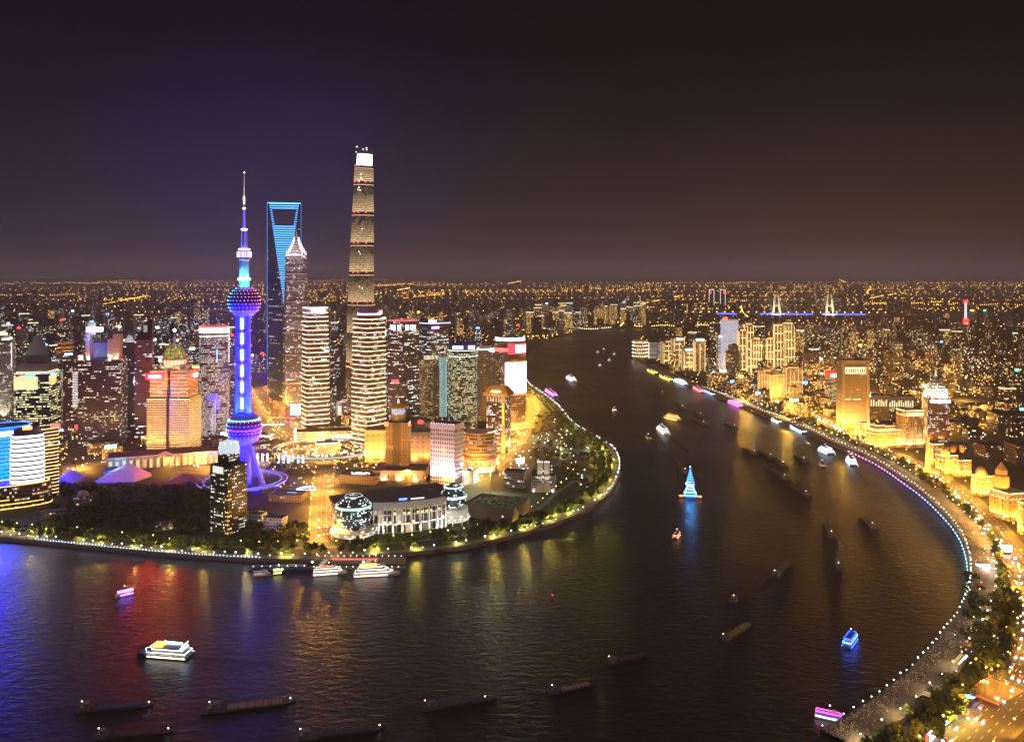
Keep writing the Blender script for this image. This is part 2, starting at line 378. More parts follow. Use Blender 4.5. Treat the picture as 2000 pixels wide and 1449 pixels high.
# ---- the night air
hz = bpy.data.materials.new('haze'); hz.use_nodes = True; hn = hz.node_tree.nodes
hn.remove(hn['Principled BSDF']); pv = hn.new('ShaderNodeVolumePrincipled'); pv.inputs['Color'].default_value = (.9, .88, .95, 1); pv.inputs['Density'].default_value = 5.5e-5
hz.node_tree.links.new(pv.outputs[0], hn['Material Output'].inputs['Volume'])
HAZE = hz
hb = MB(); hb.box(0, 34000, -3, 150000, 76000, 665); struct(hb.obj('haze', hz), 'stuff')
# ================================================================== the far bank: towers of the bend
# ---- the tall broadcasting tower with three spheres
PY = 1297.0; PK = PY/FPX; PX = xat(477, PY)
t = thing('television_tower', 'broadcasting tower with stacked spheres on three columns, lit blue and violet, needle on top', 'tower', (PX, PY, LAND))
HERO.append((PX, PY, 52, 'blue lit tower of spheres'))
pz = lambda py: zat(py, PY)-LAND
conc = mat('tower_concrete', (.26, .27, .36), .5, noise=.08, nscale=.1)
cang = [R(205), R(325), R(85)]
for a in cang:
    x, y = 8.6*math.cos(a), 8.6*math.sin(a)
    MB().tube((x, y, 0), (x, y, pz(612)), 4.3, seg=20).obj('column', conc, t, smooth=False)
for zz in (pz(800), pz(768), pz(737), pz(706), pz(674), pz(645)):
    f = MB().lathe([(9.5, zz-2.2), (11.5, zz-1.6), (11.5, zz+1), (9.5, zz+1.4)], 24, cap0=True).obj('ring_floor', mat('ring_blue', (.12, .12, .2), .5), t)
    for i in range(3):
        a = cang[i]+R(60); MB().box(8.2*math.cos(a), 8.2*math.sin(a), zz+1.6, .8, 5.4, 17, a).obj('lit_frame', em((.45, .6, 1), 1.6), f)
    for a in (R(200), R(270), R(340)): MB().ball((12*math.cos(a), 12*math.sin(a), zz), .9).obj('beacon_lamp', em(RED, 5), f)
for a in cang:
    c, q = math.cos(a), math.sin(a)
    MB().tube((44*c, 44*q, 0), (11*c, 11*q, pz(862)), 4, 3.4, seg=16).obj('leg', conc, t, smooth=False)
MB().tube((0, 0, 0), (0, 0, pz(862)), 6, seg=20).obj('central_shaft', conc, t)
plum = mat('sphere_glass', (.07, .02, .15), .3, .2); bluem = mat('sphere_shell', (.3, .34, .5), .4)
def dots(zc, r, rows, nper, rad, cols, st, parent, lo=-60, hi=62):
    by = {}
    for j in range(rows):
        e = R(lo+(hi-lo)*j/(rows-1)); n = max(6, int(nper*math.cos(e)))
        for i in range(n):
            a = 2*math.pi*(i+.5*(j % 2))/n
            k = min(len(cols)-1, int(len(cols)*(math.cos(a)*.5+.5)))
            by.setdefault(k, MB()).ball(((r+.15)*math.cos(e)*math.cos(a), (r+.15)*math.cos(e)*math.sin(a), zc+(r+.15)*math.sin(e)), rad)
    for k, m in by.items(): m.obj('lamp_studs', em(cols[k], st), parent)['kind'] = 'stuff'
zu, ru_ = pz(590), 23.6
s_ = MB().sphere((0, 0, zu), ru_, 40, 18, z0=-.55, z1=1).obj('upper_sphere', plum, t, smooth=True)
dots(zu, ru_, 9, 28, .62, [(.1, .75, 1), (.15, .25, 1), (.35, .25, 1), (.8, .2, 1), (1, .2, .45)], 5, s_, -32, 72)
MB().lathe([(8, zu-22), (14, zu-19.5), (19.4, zu-13.2), (19.8, zu-12)], 40).obj('underside_bowl', bluem, s_, smooth=True)
zl, rl = pz(836), 25.6
s2 = MB().sphere((0, 0, zl), rl, 40, 18, z0=-.45, z1=.55).obj('lower_sphere', plum, t, smooth=True)
dots(zl, rl, 5, 28, .66, [(.1, .75, 1), (.2, .25, 1), (.45, .25, 1), (.75, .2, 1), (1, .2, .35)], 5, s2, -24, 26)
MB().sphere((0, 0, zl), rl*1.01, 40, 8, z0=.56, z1=1).obj('top_dome', mat('blue_dome', (.12, .2, .5), .35), s2, smooth=True)
MB().sphere((0, 0, zl), rl*1.01, 40, 8, z0=-1, z1=-.46).obj('underside_bowl', bluem, s2, smooth=True)
m_ = MB()
for i in range(56): m_.ball((22.2*math.cos(2*math.pi*i/56), 22.2*math.sin(2*math.pi*i/56), zl+13.6), .75)
m_.obj('lamp_ring', em((.3, .75, 1), 6), s2)['kind'] = 'stuff'
MB().lathe([(25.9, zl-1), (25.9, zl)], 40, cap1=False).obj('red_lamp_band', em((1, .05, .04), 1.2), s2)
# shaft above the upper sphere, pod and needle
MB().lathe([(8, zu+20), (7.6, pz(545)-1.5), (7, pz(545)-1.4), (6.6, pz(508))], 24).obj('upper_shaft', conc, t)
MB().lathe([(8.5, pz(547)), (9.6, pz(545)), (8.5, pz(543))], 24, cap0=True).obj('light_ring', em((.5, .85, 1), 6), t)
pod = MB().lathe([(6.8, pz(511)), (9, pz(507)), (10, pz(502)), (10, pz(492)), (8.5, pz(489.5)), (5, pz(488))], 28).obj('pod', mat('pod_shell', (.3, .2, .4), .4), t)
for i in range(22):
    a = 2*math.pi*i/22; MB().box(10.2*math.cos(a), 10.2*math.sin(a), pz(502.5), .4, 1, (502.5-492)*PK, a).obj('lit_pane', em([(.6, .5, 1), (1, .3, .7), (1, .8, .9)][i % 3], 3.2), pod)
MB().lathe([(7.5, pz(488.2)), (8.8, pz(487)), (7.5, pz(486))], 24, cap0=True).obj('light_ring', em((.7, .5, 1), 8), t)
MB().lathe([(4.4, pz(486)), (3.4, pz(452))], 16).obj('lattice_shaft', conc, t)
for a in range(4): MB().bar((4.6*math.cos(a*1.57+.6), 4.6*math.sin(a*1.57+.6), pz(486)), (3.6*math.cos(a*1.57+.6), 3.6*math.sin(a*1.57+.6), pz(452)), .5, .5).obj('light_tube', em((.1, .08, 1), 2.5), t)
MB().lathe([(3.5, pz(450.5)), (5, pz(448.5)), (3.5, pz(446.5))], 20, cap0=True).obj('light_ring', em((.25, .3, 1), 9), t)
MB().lathe([(2, pz(446.5)), (1.3, pz(409))], 10).obj('mast', em((.1, .08, 1), 1.3), t)
MB().lathe([(1.6, pz(409)), (2.4, pz(407.5)), (1.6, pz(406))], 12, cap0=True).obj('light_ring', em((.7, .8, 1), 6), t)
MB().lathe([(2, pz(406)), (1.7, pz(384)), (1, pz(383)), (.8, pz(364)), (.5, pz(340))], 10).obj('needle', mat('needle_cream', (.75, .74, .5), .5), t)
MB().ball((0, 0, pz(337.5)), 1.3).obj('beacon_lamp', em((1, .7, .6), 4), t)
# floodlights: deep blue from below, cyan inside
for a in (R(235), R(280), R(330)):
    lamp(t, (85*math.cos(a+.35), 85*math.sin(a+.35), 3), 2.5e6, (.002, .001, 1), 'SPOT', (20*math.cos(a), 20*math.sin(a), 40), 60)
    lamp(t, (70*math.cos(a), 70*math.sin(a), 4), 3e6, (.002, .0008, 1), 'SPOT', (0, 0, 30), 70)
    lamp(t, (34*math.cos(a), 34*math.sin(a), zl+16), 2.4e6, (.0004, .009, 1), 'SPOT', (0, 0, zl+68), 95)
    lamp(t, (42*math.cos(a), 42*math.sin(a), zl+70), 3e6, (.001, .0006, 1), 'SPOT', (0, 0, zu-8), 90)
    lamp(t, (52*math.cos(a), 52*math.sin(a), 30), 4e6, (.0008, .0006, 1), 'SPOT', (0, 0, zl-12), 60)
    lamp(t, (13*math.cos(a), 13*math.sin(a), pz(541)), 2.2e4, (.1, .6, 1), 'SPOT', (0, 0, pz(530)), 120)
    lamp(t, (22*math.cos(a), 22*math.sin(a), pz(560)), 6e4, (.05, .4, 1), 'SPOT', (0, 0, pz(548)), 100)
lamp(t, (0, -14, pz(404)), 3.5e4, (1, .95, .7), 'SPOT', (0, 0, pz(375)), 90)
rw = thing('ring_walkway', 'round raised walkway at the foot of the sphere tower, edged with violet light', 'walkway', (PX, PY-8, LAND))
ring = lambda r, z, n=64: [(r*math.cos(2*math.pi*i/n), r*math.sin(2*math.pi*i/n), z) for i in range(n)]
MB().loft([ring(56, 5), ring(64, 5), ring(64, 7), ring(56, 7), ring(56, 5)], False, False).obj('deck', GREY, rw)
for r_, c_ in ((64.4, (.35, .15, 1)), (55.6, (.25, .3, 1))): MB().loft([ring(r_, 7), ring(r_+.7, 7), ring(r_+.7, 7.8), ring(r_, 7.8), ring(r_, 7)], False, False).obj('light_tube', em(c_, .9), rw)
for i in range(16): MB().tube((60*math.cos(i*.393), 60*math.sin(i*.393), 0), (60*math.cos(i*.393), 60*math.sin(i*.393), 5), .7, seg=6).obj('pillar', GREY, rw)
# ---- trapezoid tower with the opening
SY = 2195.0; D_ = 41.0; tx = xat(555, SY)
t = thing('bottle_opener_tower', 'slender blue-edged skyscraper with a trapezoid opening at its top', 'skyscraper', (tx, SY, LAND), math.atan2(-tx, SY))
HERO.append((tx, SY, 48, 'trapezoid skyscraper'))
sz = lambda py: zat(py, SY)-LAND
zap, ztop = sz(604), sz(397.5)
def sec(z):
    q = max(0.0, min(1.0, (z-zap)/(ztop-zap)))*.92; e = D_*(1-q); h = D_*q
    return [(-D_, 0, z), (-h-1e-3, -e, z), (h+1e-3, -e, z), (D_, 0, z), (h+1e-3, e, z), (-h-1e-3, e, z)]
gl = facade('trapezoid_glass', 4.2, 3, .9, .6, .07, WARM, WHITE, .7, (.05, .08, .12), (.02, .035, .06), 8)
zs = [0, zap*.5, zap]+[zap+(sz(438)-zap)*i/6 for i in range(1, 7)]
MB().loft([sec(z) for z in zs], cap1=True).obj('wall', gl, t)
zh0, zh1 = sz(438), sz(411)
for s in (-1, 1):
    r0, r1 = [], []
    for z, hw, rr_ in ((zh0, 23.5, r0), (zh1, 29.5, r1)):
        c = sec(z); p = [(hw, c[1][1]), (c[2][0], c[2][1]), (D_, 0), (c[4][0], c[4][1]), (hw, c[4][1])]
        rr_ += [(s*x, y, z) for x, y in (p if s > 0 else p[::-1])]
    MB().loft([r0, r1]).obj('top_post', gl, t)
MB().loft([sec(zh1), sec(ztop)]).obj('top_beam', gl, t)
bl = em((.06, .36, 1), 2.6); n = 46
for i in range(n):
    z = zap+6+(ztop-zap-8)*i/(n-1); c = sec(z); h = c[2][0]-1.2; y = c[1][1]-.5
    if zh0-2 < z < zh1+2:
        hw = 23.5+6*(z-zh0)/(zh1-zh0)
        for s in (-1, 1): MB().box(s*(h+hw)/2, y, z, h-hw, .8, 1.5).obj('light_strip', bl, t)
    else: MB().box(0, y, z, 2*h, .8, 2.1).obj('light_strip', bl, t)
be = em((.02, .25, .75), 1.1)
for s in (-1, 1): MB().bar((s*(D_+.3), -.4, sz(720)), (s*(D_+.3), -.4, ztop), 1.1, 1.1).obj('edge_light', be, t)
MB().bar((-D_, -4, ztop+.6), (D_, -4, ztop+.6), 1.5, 1.5).obj('edge_light', em((.1, .45, 1), 2.6), t)
# ---- pagoda tower
JY = 2073.0; jx = xat(579, JY)
t = thing('pagoda_tower', 'stepped pagoda-like skyscraper with a white lit crown and spire', 'skyscraper', (jx, JY, LAND), R(9))
HERO.append((jx, JY, 36, 'pagoda skyscraper'))
jz = lambda py: zat(py, JY)-LAND
pm = facade('pagoda_glass', 4, 2.4, .5, .62, .2, WARM, WHITE, 1.8, (.15, .125, .13), (.03, .03, .035), 3, rough=.35)
def octp(a, c): return [(-a+c, -a), (a-c, -a), (a, -a+c), (a, a-c), (a-c, a), (-a+c, a), (-a, a-c), (-a, -a+c)]
steps = [800, 745, 690, 648, 614, 588, 566, 548, 534, 522, 512, 504, 498]
prev = 0; tiers = []
for i, py in enumerate(steps[1:]):
    a = 29.5-.62*i; z1 = jz(py)
    MB().prism(octp(a, 6), prev, z1, cap1=True).obj('tier', pm, t)
    MB().prism(octp(a+1.3, 6.4), z1-2.2, z1, True, True).obj('cornice', mat('pagoda_steel', (.5, .5, .52), .35, .5), t)
    for sx_ in (-1, 1): lamp(t, (sx_*20, -a-9, prev+1), (3.2e4 if i < 4 else 9e3), (1, .92, .85), 'SPOT', (sx_*10, -a, prev+26), 100)
    prev = z1
cw = mat('crown_white', (.5, .48, .47), .5)
for i, (py0, py1, a) in enumerate(((498, 493, 21), (493, 488, 17), (488, 483, 13.5), (483, 478, 10.5), (478, 472, 7.5), (472, 466, 5.4))):
    MB().prism(octp(a, a*.3), jz(py0), jz(py1)-1.6, False, True).obj('crown_tier', cw, t); MB().prism(octp(a*.84, a*.25), jz(py1)-1.6, jz(py1), False, True).obj('dark_joint', METAL, t)
    for k in range(8):
        x, y = octp(a+.6, a*.3)[k]; MB().prism(rect(1.6, 1.6, x, y), jz(py0), jz(py1)+4, False, True, top=rect(.3, .3, x, y)).obj('finial', em((1, .92, .9), 1.6), t)
MB().lathe([(3.2, jz(466)), (1.2, jz(456)), (.25, jz(448))], 8).obj('spire', cw, t)
for a in (R(225), R(270), R(315)): lamp(t, (38*math.cos(a), 38*math.sin(a), jz(505)), 5e4, (1, .93, .9), 'SPOT', (0, 0, jz(480)), 70)
# ---- the tallest, twisting tower
TY = 2192.0; x0 = xat(709, TY)
t = thing('twisting_tower', 'tallest skyscraper, twisting and rounded, with a brilliant white screen at its crown', 'skyscraper', (x0, TY, LAND))
HERO.append((x0, TY, 48, 'tallest twisting skyscraper'))
tz = lambda py: zat(py, TY)-LAND
def tri(z):
    f = z/628; r = 41.5*math.exp(-.62*f); ang = R(20)+R(115)*f; cx_ = -5.5*(1-f)+1.0; o = []
    for i in range(48):
        a = 2*math.pi*i/48; rr_ = r*(1+.085*math.cos(3*a)); 
        if abs((a-math.pi+math.pi) % (2*math.pi)-math.pi) < .07: rr_ *= .94
        o.append((cx_+rr_*math.cos(a+ang), rr_*math.sin(a+ang), z))
    return o
tg = facade('twist_glass', 4.4, 3.2, 1.1, .6, 1.3, (1, .62, .24), (1, .74, .4), 1.0, (.1, .09, .085), (.03, .032, .036), 5, vmod=75.0, rough=.3, var=.5)
tband = mat('mechanical_band', (.06, .055, .07), .5)
bands = [tz(p) for p in (592, 534, 477, 418, 359, 327)]
lev = [0, 84]+bands+[tz(303)]
for i in range(len(lev)-1):
    z0, z1 = lev[i]+(4 if i else 0), lev[i+1]
    if i < len(lev)-2:
        m = MB(); m.loft([tri(z0+(z1-4-z0)*k/6) for k in range(7)], cap1=False)
        m.uv = [[(u, v-z0) for u, v in f] for f in m.uv]
        m.obj('glass_zone', tg, t); MB().loft([tri(z1-4), tri(z1), tri(z1+4)], cap1=False).obj('mechanical_band', tband, t)
        MB().loft([off([p[:2] for p in tri(z1-4)], .2) and [(x, y, z1-5.2) for x, y in off([p[:2] for p in tri(z1-4)], .35)], [(x, y, z1-4) for x, y in off([p[:2] for p in tri(z1-4)], .35)]], cap1=False).obj('light_strip', em((1, .8, .5), .9), t)
        for a in (R(238), R(262), R(300), R(330)): MB().ball((-3+44*math.exp(-.62*z1/628)*math.cos(a), 44*math.exp(-.62*z1/628)*math.sin(a), z1+2), 1.7).obj('beacon_lamp', em(RED, 6), t)
    else: MB().loft([tri(z0), tri(z1)], cap1=False).obj('glass_zone', tband, t)
zc0, zc1 = tz(303), tz(287)
cr = tri(zc0); top = [(x, y, zc1-(x-cr[0][0])*.0+(-9*max(0, x/22)-2*math.sin(i*.9))) for i, (x, y, z) in enumerate(tri(zc1))]
MB().loft([cr, top], cap1=False).obj('crown', tband, t)
zm = tz(325); A = tri(zm); B = tri(tz(303)); idx = [i for i in range(48) if (lambda p: p[1] < -4 and p[0] > -14)(A[i])]
idx.sort(key=lambda i: A[i][0]); m = MB()
for i, j in zip(idx, idx[1:]):
    f = lambda p, z: (p[0]*1.02, p[1]-1.2, z); m.face([f(A[i], zm), f(A[j], zm), f(B[j], tz(303)), f(B[i], tz(303))])
o = m.obj('crown_screen', em((.8, .87, 1), 3.5), t); o.modifiers.new('thickness', 'SOLIDIFY').thickness = .8
for k in range(9): MB().ball((-16+rnd.random()*32, -20-rnd.random()*6, tz(300)+rnd.random()*14), 1.2).obj('crown_lamp', em((.9, .85, 1), 4), t)
for k in range(16):
    b = rnd.choice(bands); MB().ball((-8+rnd.random()*12, -43*math.exp(-.62*b/628)-1.5, b-12-rnd.random()*30), 1.3).obj('hoist_lamp', em((1, .85, .6), 4), t)
# ---- the two towers ringed with lines of light
for (px0, px1, yt, yb, rr, lab, chip) in ((587, 645, 610, 850, 15, 'square tower ringed by cream light lines, the left of two, white crown sign', 0), (683, 758, 622, 862, 41, 'square tower ringed by cream light lines, the right of two, dark drum crown', 1)):
    T = Tower('striped_tower', lab, 'tower', px0, px1, yt, yb, rr, 1.0, group='towers ringed with light lines')
    fm = facade('striped_glass', 3.6, 2.6, .85, .6, .16, WARM, WHITE, 1.2, (.16, .12, .1), (.03, .025, .03), 4, sample=False)
    base = rect(T.w, T.d); rp = lambda k: [(x, y) for x, y in ell(T.w/2*k, T.d/2*k, 48, 7)]
    nb = 28 if not chip else 27
    kk = lambda f: 1.0-.09*f*f
    hh = [T.h*i/nb for i in range(nb+1)]
    mb = MB(); mb.loft([[(x, y, z) for x, y in rp(kk(z/T.h))] for z in hh], cap1=True); mb.obj('wall', fm, T.root)
    for i in range(nb+1): T.strip(hh[i]-(1.0 if i == nb else 0), 1.05, (1, .64, .36), 2.9, rp(kk(hh[i]/T.h)), .5)
    if not chip:
        MB().prism(rp(.9), T.h, T.h+10).obj('crown', mat('crown_pale', (.45, .42, .5), .5), T.root); T.strip(T.h+8, 2.2, (1, .85, .75), 1.6, rp(.9), .3); T.sign(0, T.h+2.5, 26, 3.4, (.72, .6, 1), 7, blocks=9)
        lamp(T.root, (0, -T.d*.8, T.h+4), 5e4, (.8, .7, 1), 'SPOT', (0, 0, T.h+8), 100)
    else:
        MB().prism(ell(T.w*.42, T.d*.42, 40), T.h, T.h+21).obj('crown', mat('crown_dark', (.1, .06, .09), .45), T.root); T.strip(T.h+7, 3.2, (1, .82, .8), 2.2, ell(T.w*.42, T.d*.42, 40), .4)
        T.part('sign', MB().box(T.w*.33, -T.d*.33, T.h+8, 14, 1, 7, R(45)).box(T.w*.2, -T.d*.42, T.h+8, 8, 1, 6, R(28)), em((1, .5, .5), 5))
        T.part('screen', MB().box(T.w*.47, -T.d*.25, T.h*.86, 1.5, 16, 9), em((.5, .6, 1), 2.6))
    for i in range(7):
        x = (-.4+.8*rnd.random())*T.w; T.part('lit_shop_window', MB().box(x, -T.d/2*kk(.1)-.6, T.h*.02+rnd.random()*T.h*.9, 5+rnd.random()*6, .5, 2.4), em(rnd.choice([(1, .9, .7), (.5, .6, 1), (1, .7, .4)]), 2))
# ---- golden tower with the green-gold dome
T = Tower('domed_tower', 'broad golden floodlit tower with a glowing yellow-green dome and red signs', 'tower', 288, 394, 722, 878, -22, .8)
gs = mat('golden_stone', (.55, .4, .24), .7, noise=.1, nscale=.2)
gf = facade('golden_facade', 4.05, 3.1, .5, .5, .32, (1, .6, .25), (1, .75, .4), 1.1, (.55, .4, .24), (.05, .04, .03), 4, rough=.6)
W2, D2 = T.w/2, T.d/2
def wing(x0_, x1_, y0_, y1_, z0, z1, nm='wall'): return MB().prism([(x0_, y0_), (x1_, y0_), (x1_, y1_), (x0_, y1_)], z0, z1).obj(nm, [gf], T.root)
zsb = T.z(775)
wing(-W2, -3, -D2, D2, 0, zsb); wing(3, W2, -D2, D2, 0, zsb); MB().prism(rect(6, T.d-4, 0, 1), 0, zsb+20).obj('central_shaft', mat('shaft_dark', (.12, .09, .1), .4), T.root)
wing(-W2+4, -3, -D2+4, D2-4, zsb, T.h); wing(3, W2-4, -D2+4, D2-4, zsb, T.h)
nfl = 30
for i in range(nfl+1):
    z = zsb*i/nfl if i <= 22 else None
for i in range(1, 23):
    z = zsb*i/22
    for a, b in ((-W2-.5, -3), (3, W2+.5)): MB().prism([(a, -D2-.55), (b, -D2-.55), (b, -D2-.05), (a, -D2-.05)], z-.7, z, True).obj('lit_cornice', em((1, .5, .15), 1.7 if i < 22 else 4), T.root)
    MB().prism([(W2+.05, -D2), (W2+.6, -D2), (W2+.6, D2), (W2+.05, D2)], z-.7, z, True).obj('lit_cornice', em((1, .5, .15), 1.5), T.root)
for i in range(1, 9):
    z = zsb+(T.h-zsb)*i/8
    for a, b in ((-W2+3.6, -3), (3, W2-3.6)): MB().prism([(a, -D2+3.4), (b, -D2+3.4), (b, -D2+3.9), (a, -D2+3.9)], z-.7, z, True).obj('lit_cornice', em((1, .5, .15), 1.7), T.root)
MB().prism(rect(T.w*.62, T.d*.6, 3, 0), T.h, T.h+9).obj('attic', gf, T.root)
zd = T.z(712)
MB().lathe([(19.5, zd-4), (19.5, zd+1)], 32).obj('dome_drum', gs, T.root)
for i in range(20): MB().tube((20.6*math.cos(i*.314), 20.6*math.sin(i*.314), zd+1), (20.6*math.cos(i*.314), 20.6*math.sin(i*.314), zd+9), .9, seg=8).obj('drum_column', gs, T.root)
MB().lathe([(18, zd+1), (18, zd+9)], 32, cap1=False).obj('drum_lantern', em((1, .62, .3), 1.3), T.root)
MB().lathe([(21.8, zd+9), (21.8, zd+11.5), (19, zd+12)], 32, cap0=True).obj('drum_cornice', gs, T.root)
dr = [(18.6*math.cos(R(a)), zd+12+27*math.sin(R(a))) for a in range(0, 85, 7)]
dm = facade('dome_glass', 3.4, 5, .8, .8, 3, (.85, .85, .12), (.65, .75, .1), .65, (.3, .3, .05), (.3, .3, .05), 3, sample=True)
dome = MB().lathe(dr, 32).obj('dome', dm, T.root, smooth=False)
for i in range(16):
    a = 2*math.pi*i/16; m = MB()
    for (r0, z0_), (r1, z1_) in zip(dr, dr[1:]): m.bar(((r0+.2)*math.cos(a), (r0+.2)*math.sin(a), z0_), ((r1+.2)*math.cos(a), (r1+.2)*math.sin(a), z1_), .7, .7)
    m.obj('dome_rib', mat('rib_bronze', (.12, .1, .06), .5), dome)
zt_ = dr[-1][1]
MB().lathe([(3.5, zt_-.5), (3.5, zt_+5), (4.4, zt_+5.5), (2, zt_+9), (.6, zt_+12), (.4, zt_+20)], 12).obj('lantern', gs, T.root)
MB().ball((0, 0, zt_+22), 3.4).obj('green_lamp', em((.35, 1, .72), 9), T.root)
T.sign(-W2/2-4, T.h-9, 31, 10, (1, 0, .0005), 260, blocks=1, thick=.3); T.sign(-W2/2-4, T.h-9, 23, 4.6, (1, .72, .7), 6, blocks=6, thick=1.4)
T.sign(0, T.h-9, 22, 9, (1, 0, .0008), 60, 'right', 1, .3); T.sign(0, T.h-9, 16, 6, (1, .75, .7), 6, 'right', 5, 1.5)
for x in (-.42, -.28, -.14, .14, .28, .42): lamp(T.root, (x*T.w, -D2-7, 9), 5.5e4, (1, .5, .15), 'SPOT', (x*T.w, -D2, 75), 75)
for y in (-.3, 0, .3): lamp(T.root, (W2+7, y*T.d, 9), 5e4, (1, .5, .15), 'SPOT', (W2, y*T.d, 75), 75)
for x in (-.36, -.16, .16, .36): lamp(T.root, (x*T.w, -D2-4, zsb+2), 2.6e4, (1, .5, .15), 'SPOT', (x*T.w, -D2+4, T.h+5), 85)
for a in (R(235), R(270), R(305)): lamp(T.root, (31*math.cos(a), 31*math.sin(a), zd-3), 1.5e4, (1, .66, .32), 'SPOT', (0, 0, zd+8), 80)
# its colonnaded podium
P = Tower('colonnade_hall', 'long low classical hall with a lit colonnade and pediment below the golden tower', 'hall', 213, 432, 882, 906, -1, .28)
P.walls(mat('hall_wall', (.3, .24, .17), .7), DARK)
ncol = 34
for i in range(ncol):
    x = -P.w/2+P.w*(i+.5)/ncol; MB().tube((x, -P.d/2-2.4, 0), (x, -P.d/2-2.4, P.h-1.6), .9, .8, 8).obj('column', gs, P.root)
MB().box(0, -P.d/2-2, P.h-1.6, P.w+2, 4.6, 2.4).obj('entablature', gs, P.root)
MB().prism([(-15, -P.d/2-5.2), (15, -P.d/2-5.2), (15, -P.d/2+3), (-15, -P.d/2+3)], P.h-1, P.h+5.5, top=[(-.5, -P.d/2-5.2), (.5, -P.d/2-5.2), (.5, -P.d/2+3), (-.5, -P.d/2+3)]).obj('pediment', gs, P.root)
for i in range(17): MB().box(-P.w/2+P.w*(i+.5)/17, -P.d/2-.3, 1.2, P.w/17*.55, .5, P.h*.66).obj('lit_window', em((1, .58, .22), .55+.5*rnd.random()), P.root)
for i in range(9): lamp(P.root, (-P.w/2+P.w*(i+.5)/9, -P.d/2-7, 1), 6e3, (1, .62, .25), 'SPOT', (-P.w/2+P.w*(i+.5)/9, -P.d/2, P.h), 130)
# ---- blue and white pair on a gold-banded podium, far left
BT = Tower('glass_tower', 'curved office tower washed in electric blue, at the left edge above the river', 'tower', -92, 66, 832, 970, 8, .55, Y=1240)
fb = facade('blue_led', 5.2, 4.2, .92, .72, 3, (.0, .006, 1), (.0, .01, 1), 62, (.01, .06, .2), (.01, .06, .25), 3, sample=True, var=.35)
ep = ell(BT.w/2, BT.d/2, 40, 3)
led = [ep[i % 40] for i in range(20, 41)]; dk_ = [ep[i] for i in range(0, 21)]
MB().loft([[(x, y, z) for x, y in led] for z in (0, BT.h-4, BT.h)], cap1=False, close=False).obj('led_front', fb, BT.root)
MB().loft([[(x, y, z) for x, y in dk_] for z in (0, BT.h)], cap1=False, close=False).obj('wall', facade('blue_back', 5.2, 4.2, .9, .6, .2, WARM, WHITE, 1, (.04, .05, .1), (.02, .03, .06), 4), BT.root)
MB().prism(scl(ep, .985), BT.h-1.5, BT.h-.6).obj('roof', mat('blue_roof', (.02, .06, .2), .5), BT.root); BT.strip(BT.h-.8, .8, (.02, .2, 1), 3, ep, .3)
lamp(BT.root, (0, 0, BT.h+14), 1.2e4, (.02, .2, 1), 'SPOT', (0, 0, BT.h), 120)
for s0, s1, zz in ((25, 33, BT.h-9), (34, 37, BT.h-5)):
    pp = [ep[i % 40] for i in range(s0, s1+1)] if s1 < 40 else ep[s0:]
    m = MB()
    for a, b in zip(pp, pp[1:]): m.bar((a[0]*1.015, a[1]*1.015, zz), (b[0]*1.015, b[1]*1.015, zz), 1.2, 6)
    m.obj('sign', em((.75, .9, 1), 7), BT.root)
lamp(BT.root, (-10, -BT.d/2-40, 6), 8e5, (.02, .3, 1), 'SPOT', (-10, 0, 70), 90)
WT = Tower('glass_tower', 'barrel-shaped tower with brilliant white lit floors beside the blue tower', 'tower', 17, 90, 847, 962, 5, .8, Y=1185)
fw = facade('white_led', 6.05, 2.0, .97, .66, 3, (.88, .93, 1), (.95, .97, 1), 2.1, (.01, .02, .12), (.2, .2, .25), 2, sample=True, var=.12)
MB().loft([[(x*k, y*k, z) for x, y in ell(WT.w/2, WT.d/2, 40, 3.2)] for z, k in ((8, .9), (WT.h*.3, .98), (WT.h*.6, 1), (WT.h*.85, .97), (WT.h, .93))]).obj('wall', fw, WT.root)
MB().prism(ell(WT.w*.4, WT.d*.4, 32), WT.h, WT.h+7).obj('roof', mat('violet_roof', (.1, .06, .14), .6), WT.root)
WT.part('sign', MB().box(-WT.w*.02, -WT.d*.3, WT.h+7, 11, 1.2, 4).box(2, -WT.d*.3, WT.h+3, 15, 1.2, 3), em((1, .16, .02), 5))
GT = Tower('glass_tower', 'dark slab tower striped with gold light lines and a red roof sign', 'tower', 66, 117, 834, 952, 22, 1.1, Y=1228)
fd = facade('gold_line_glass', 4, 3, .8, .5, .12, WARM, WHITE, 1, (.05, .035, .04), (.02, .018, .02), 5)
gpoly = ell(GT.w/2, GT.d/2, 32, 6); MB().prism(gpoly, 0, GT.h).obj('wall', fd, GT.root)
for i in range(20): GT.strip(5+(GT.h-6)*i/19, 1.0, (1, .66, .24), 1.6, gpoly, .4)
GT.part('sign', MB().box(GT.w*.22, -GT.d/2-.4, GT.h+.6, GT.w*.5, 1, 5), em((1, .05, .02), 5))
PD = Tower('podium', 'curved shopping podium banded with gold light lines below the white tower', 'podium', -95, 106, 945, 992, 3, .4, Y=1168)
pp = ell(PD.w/2, PD.d/2, 56, 3); MB().prism(pp, 0, PD.h).obj('wall', facade('podium_glass', 5, 3, .8, .5, .35, GOLD, WHITE, .9, (.1, .07, .05), (.04, .03, .03), 3), PD.root)
for i in range(6): PD.strip(1.5+(PD.h-2)*i/5, 1.1, (1, .56, .12), 1.9, scl(pp, 1-.012*i), .6)
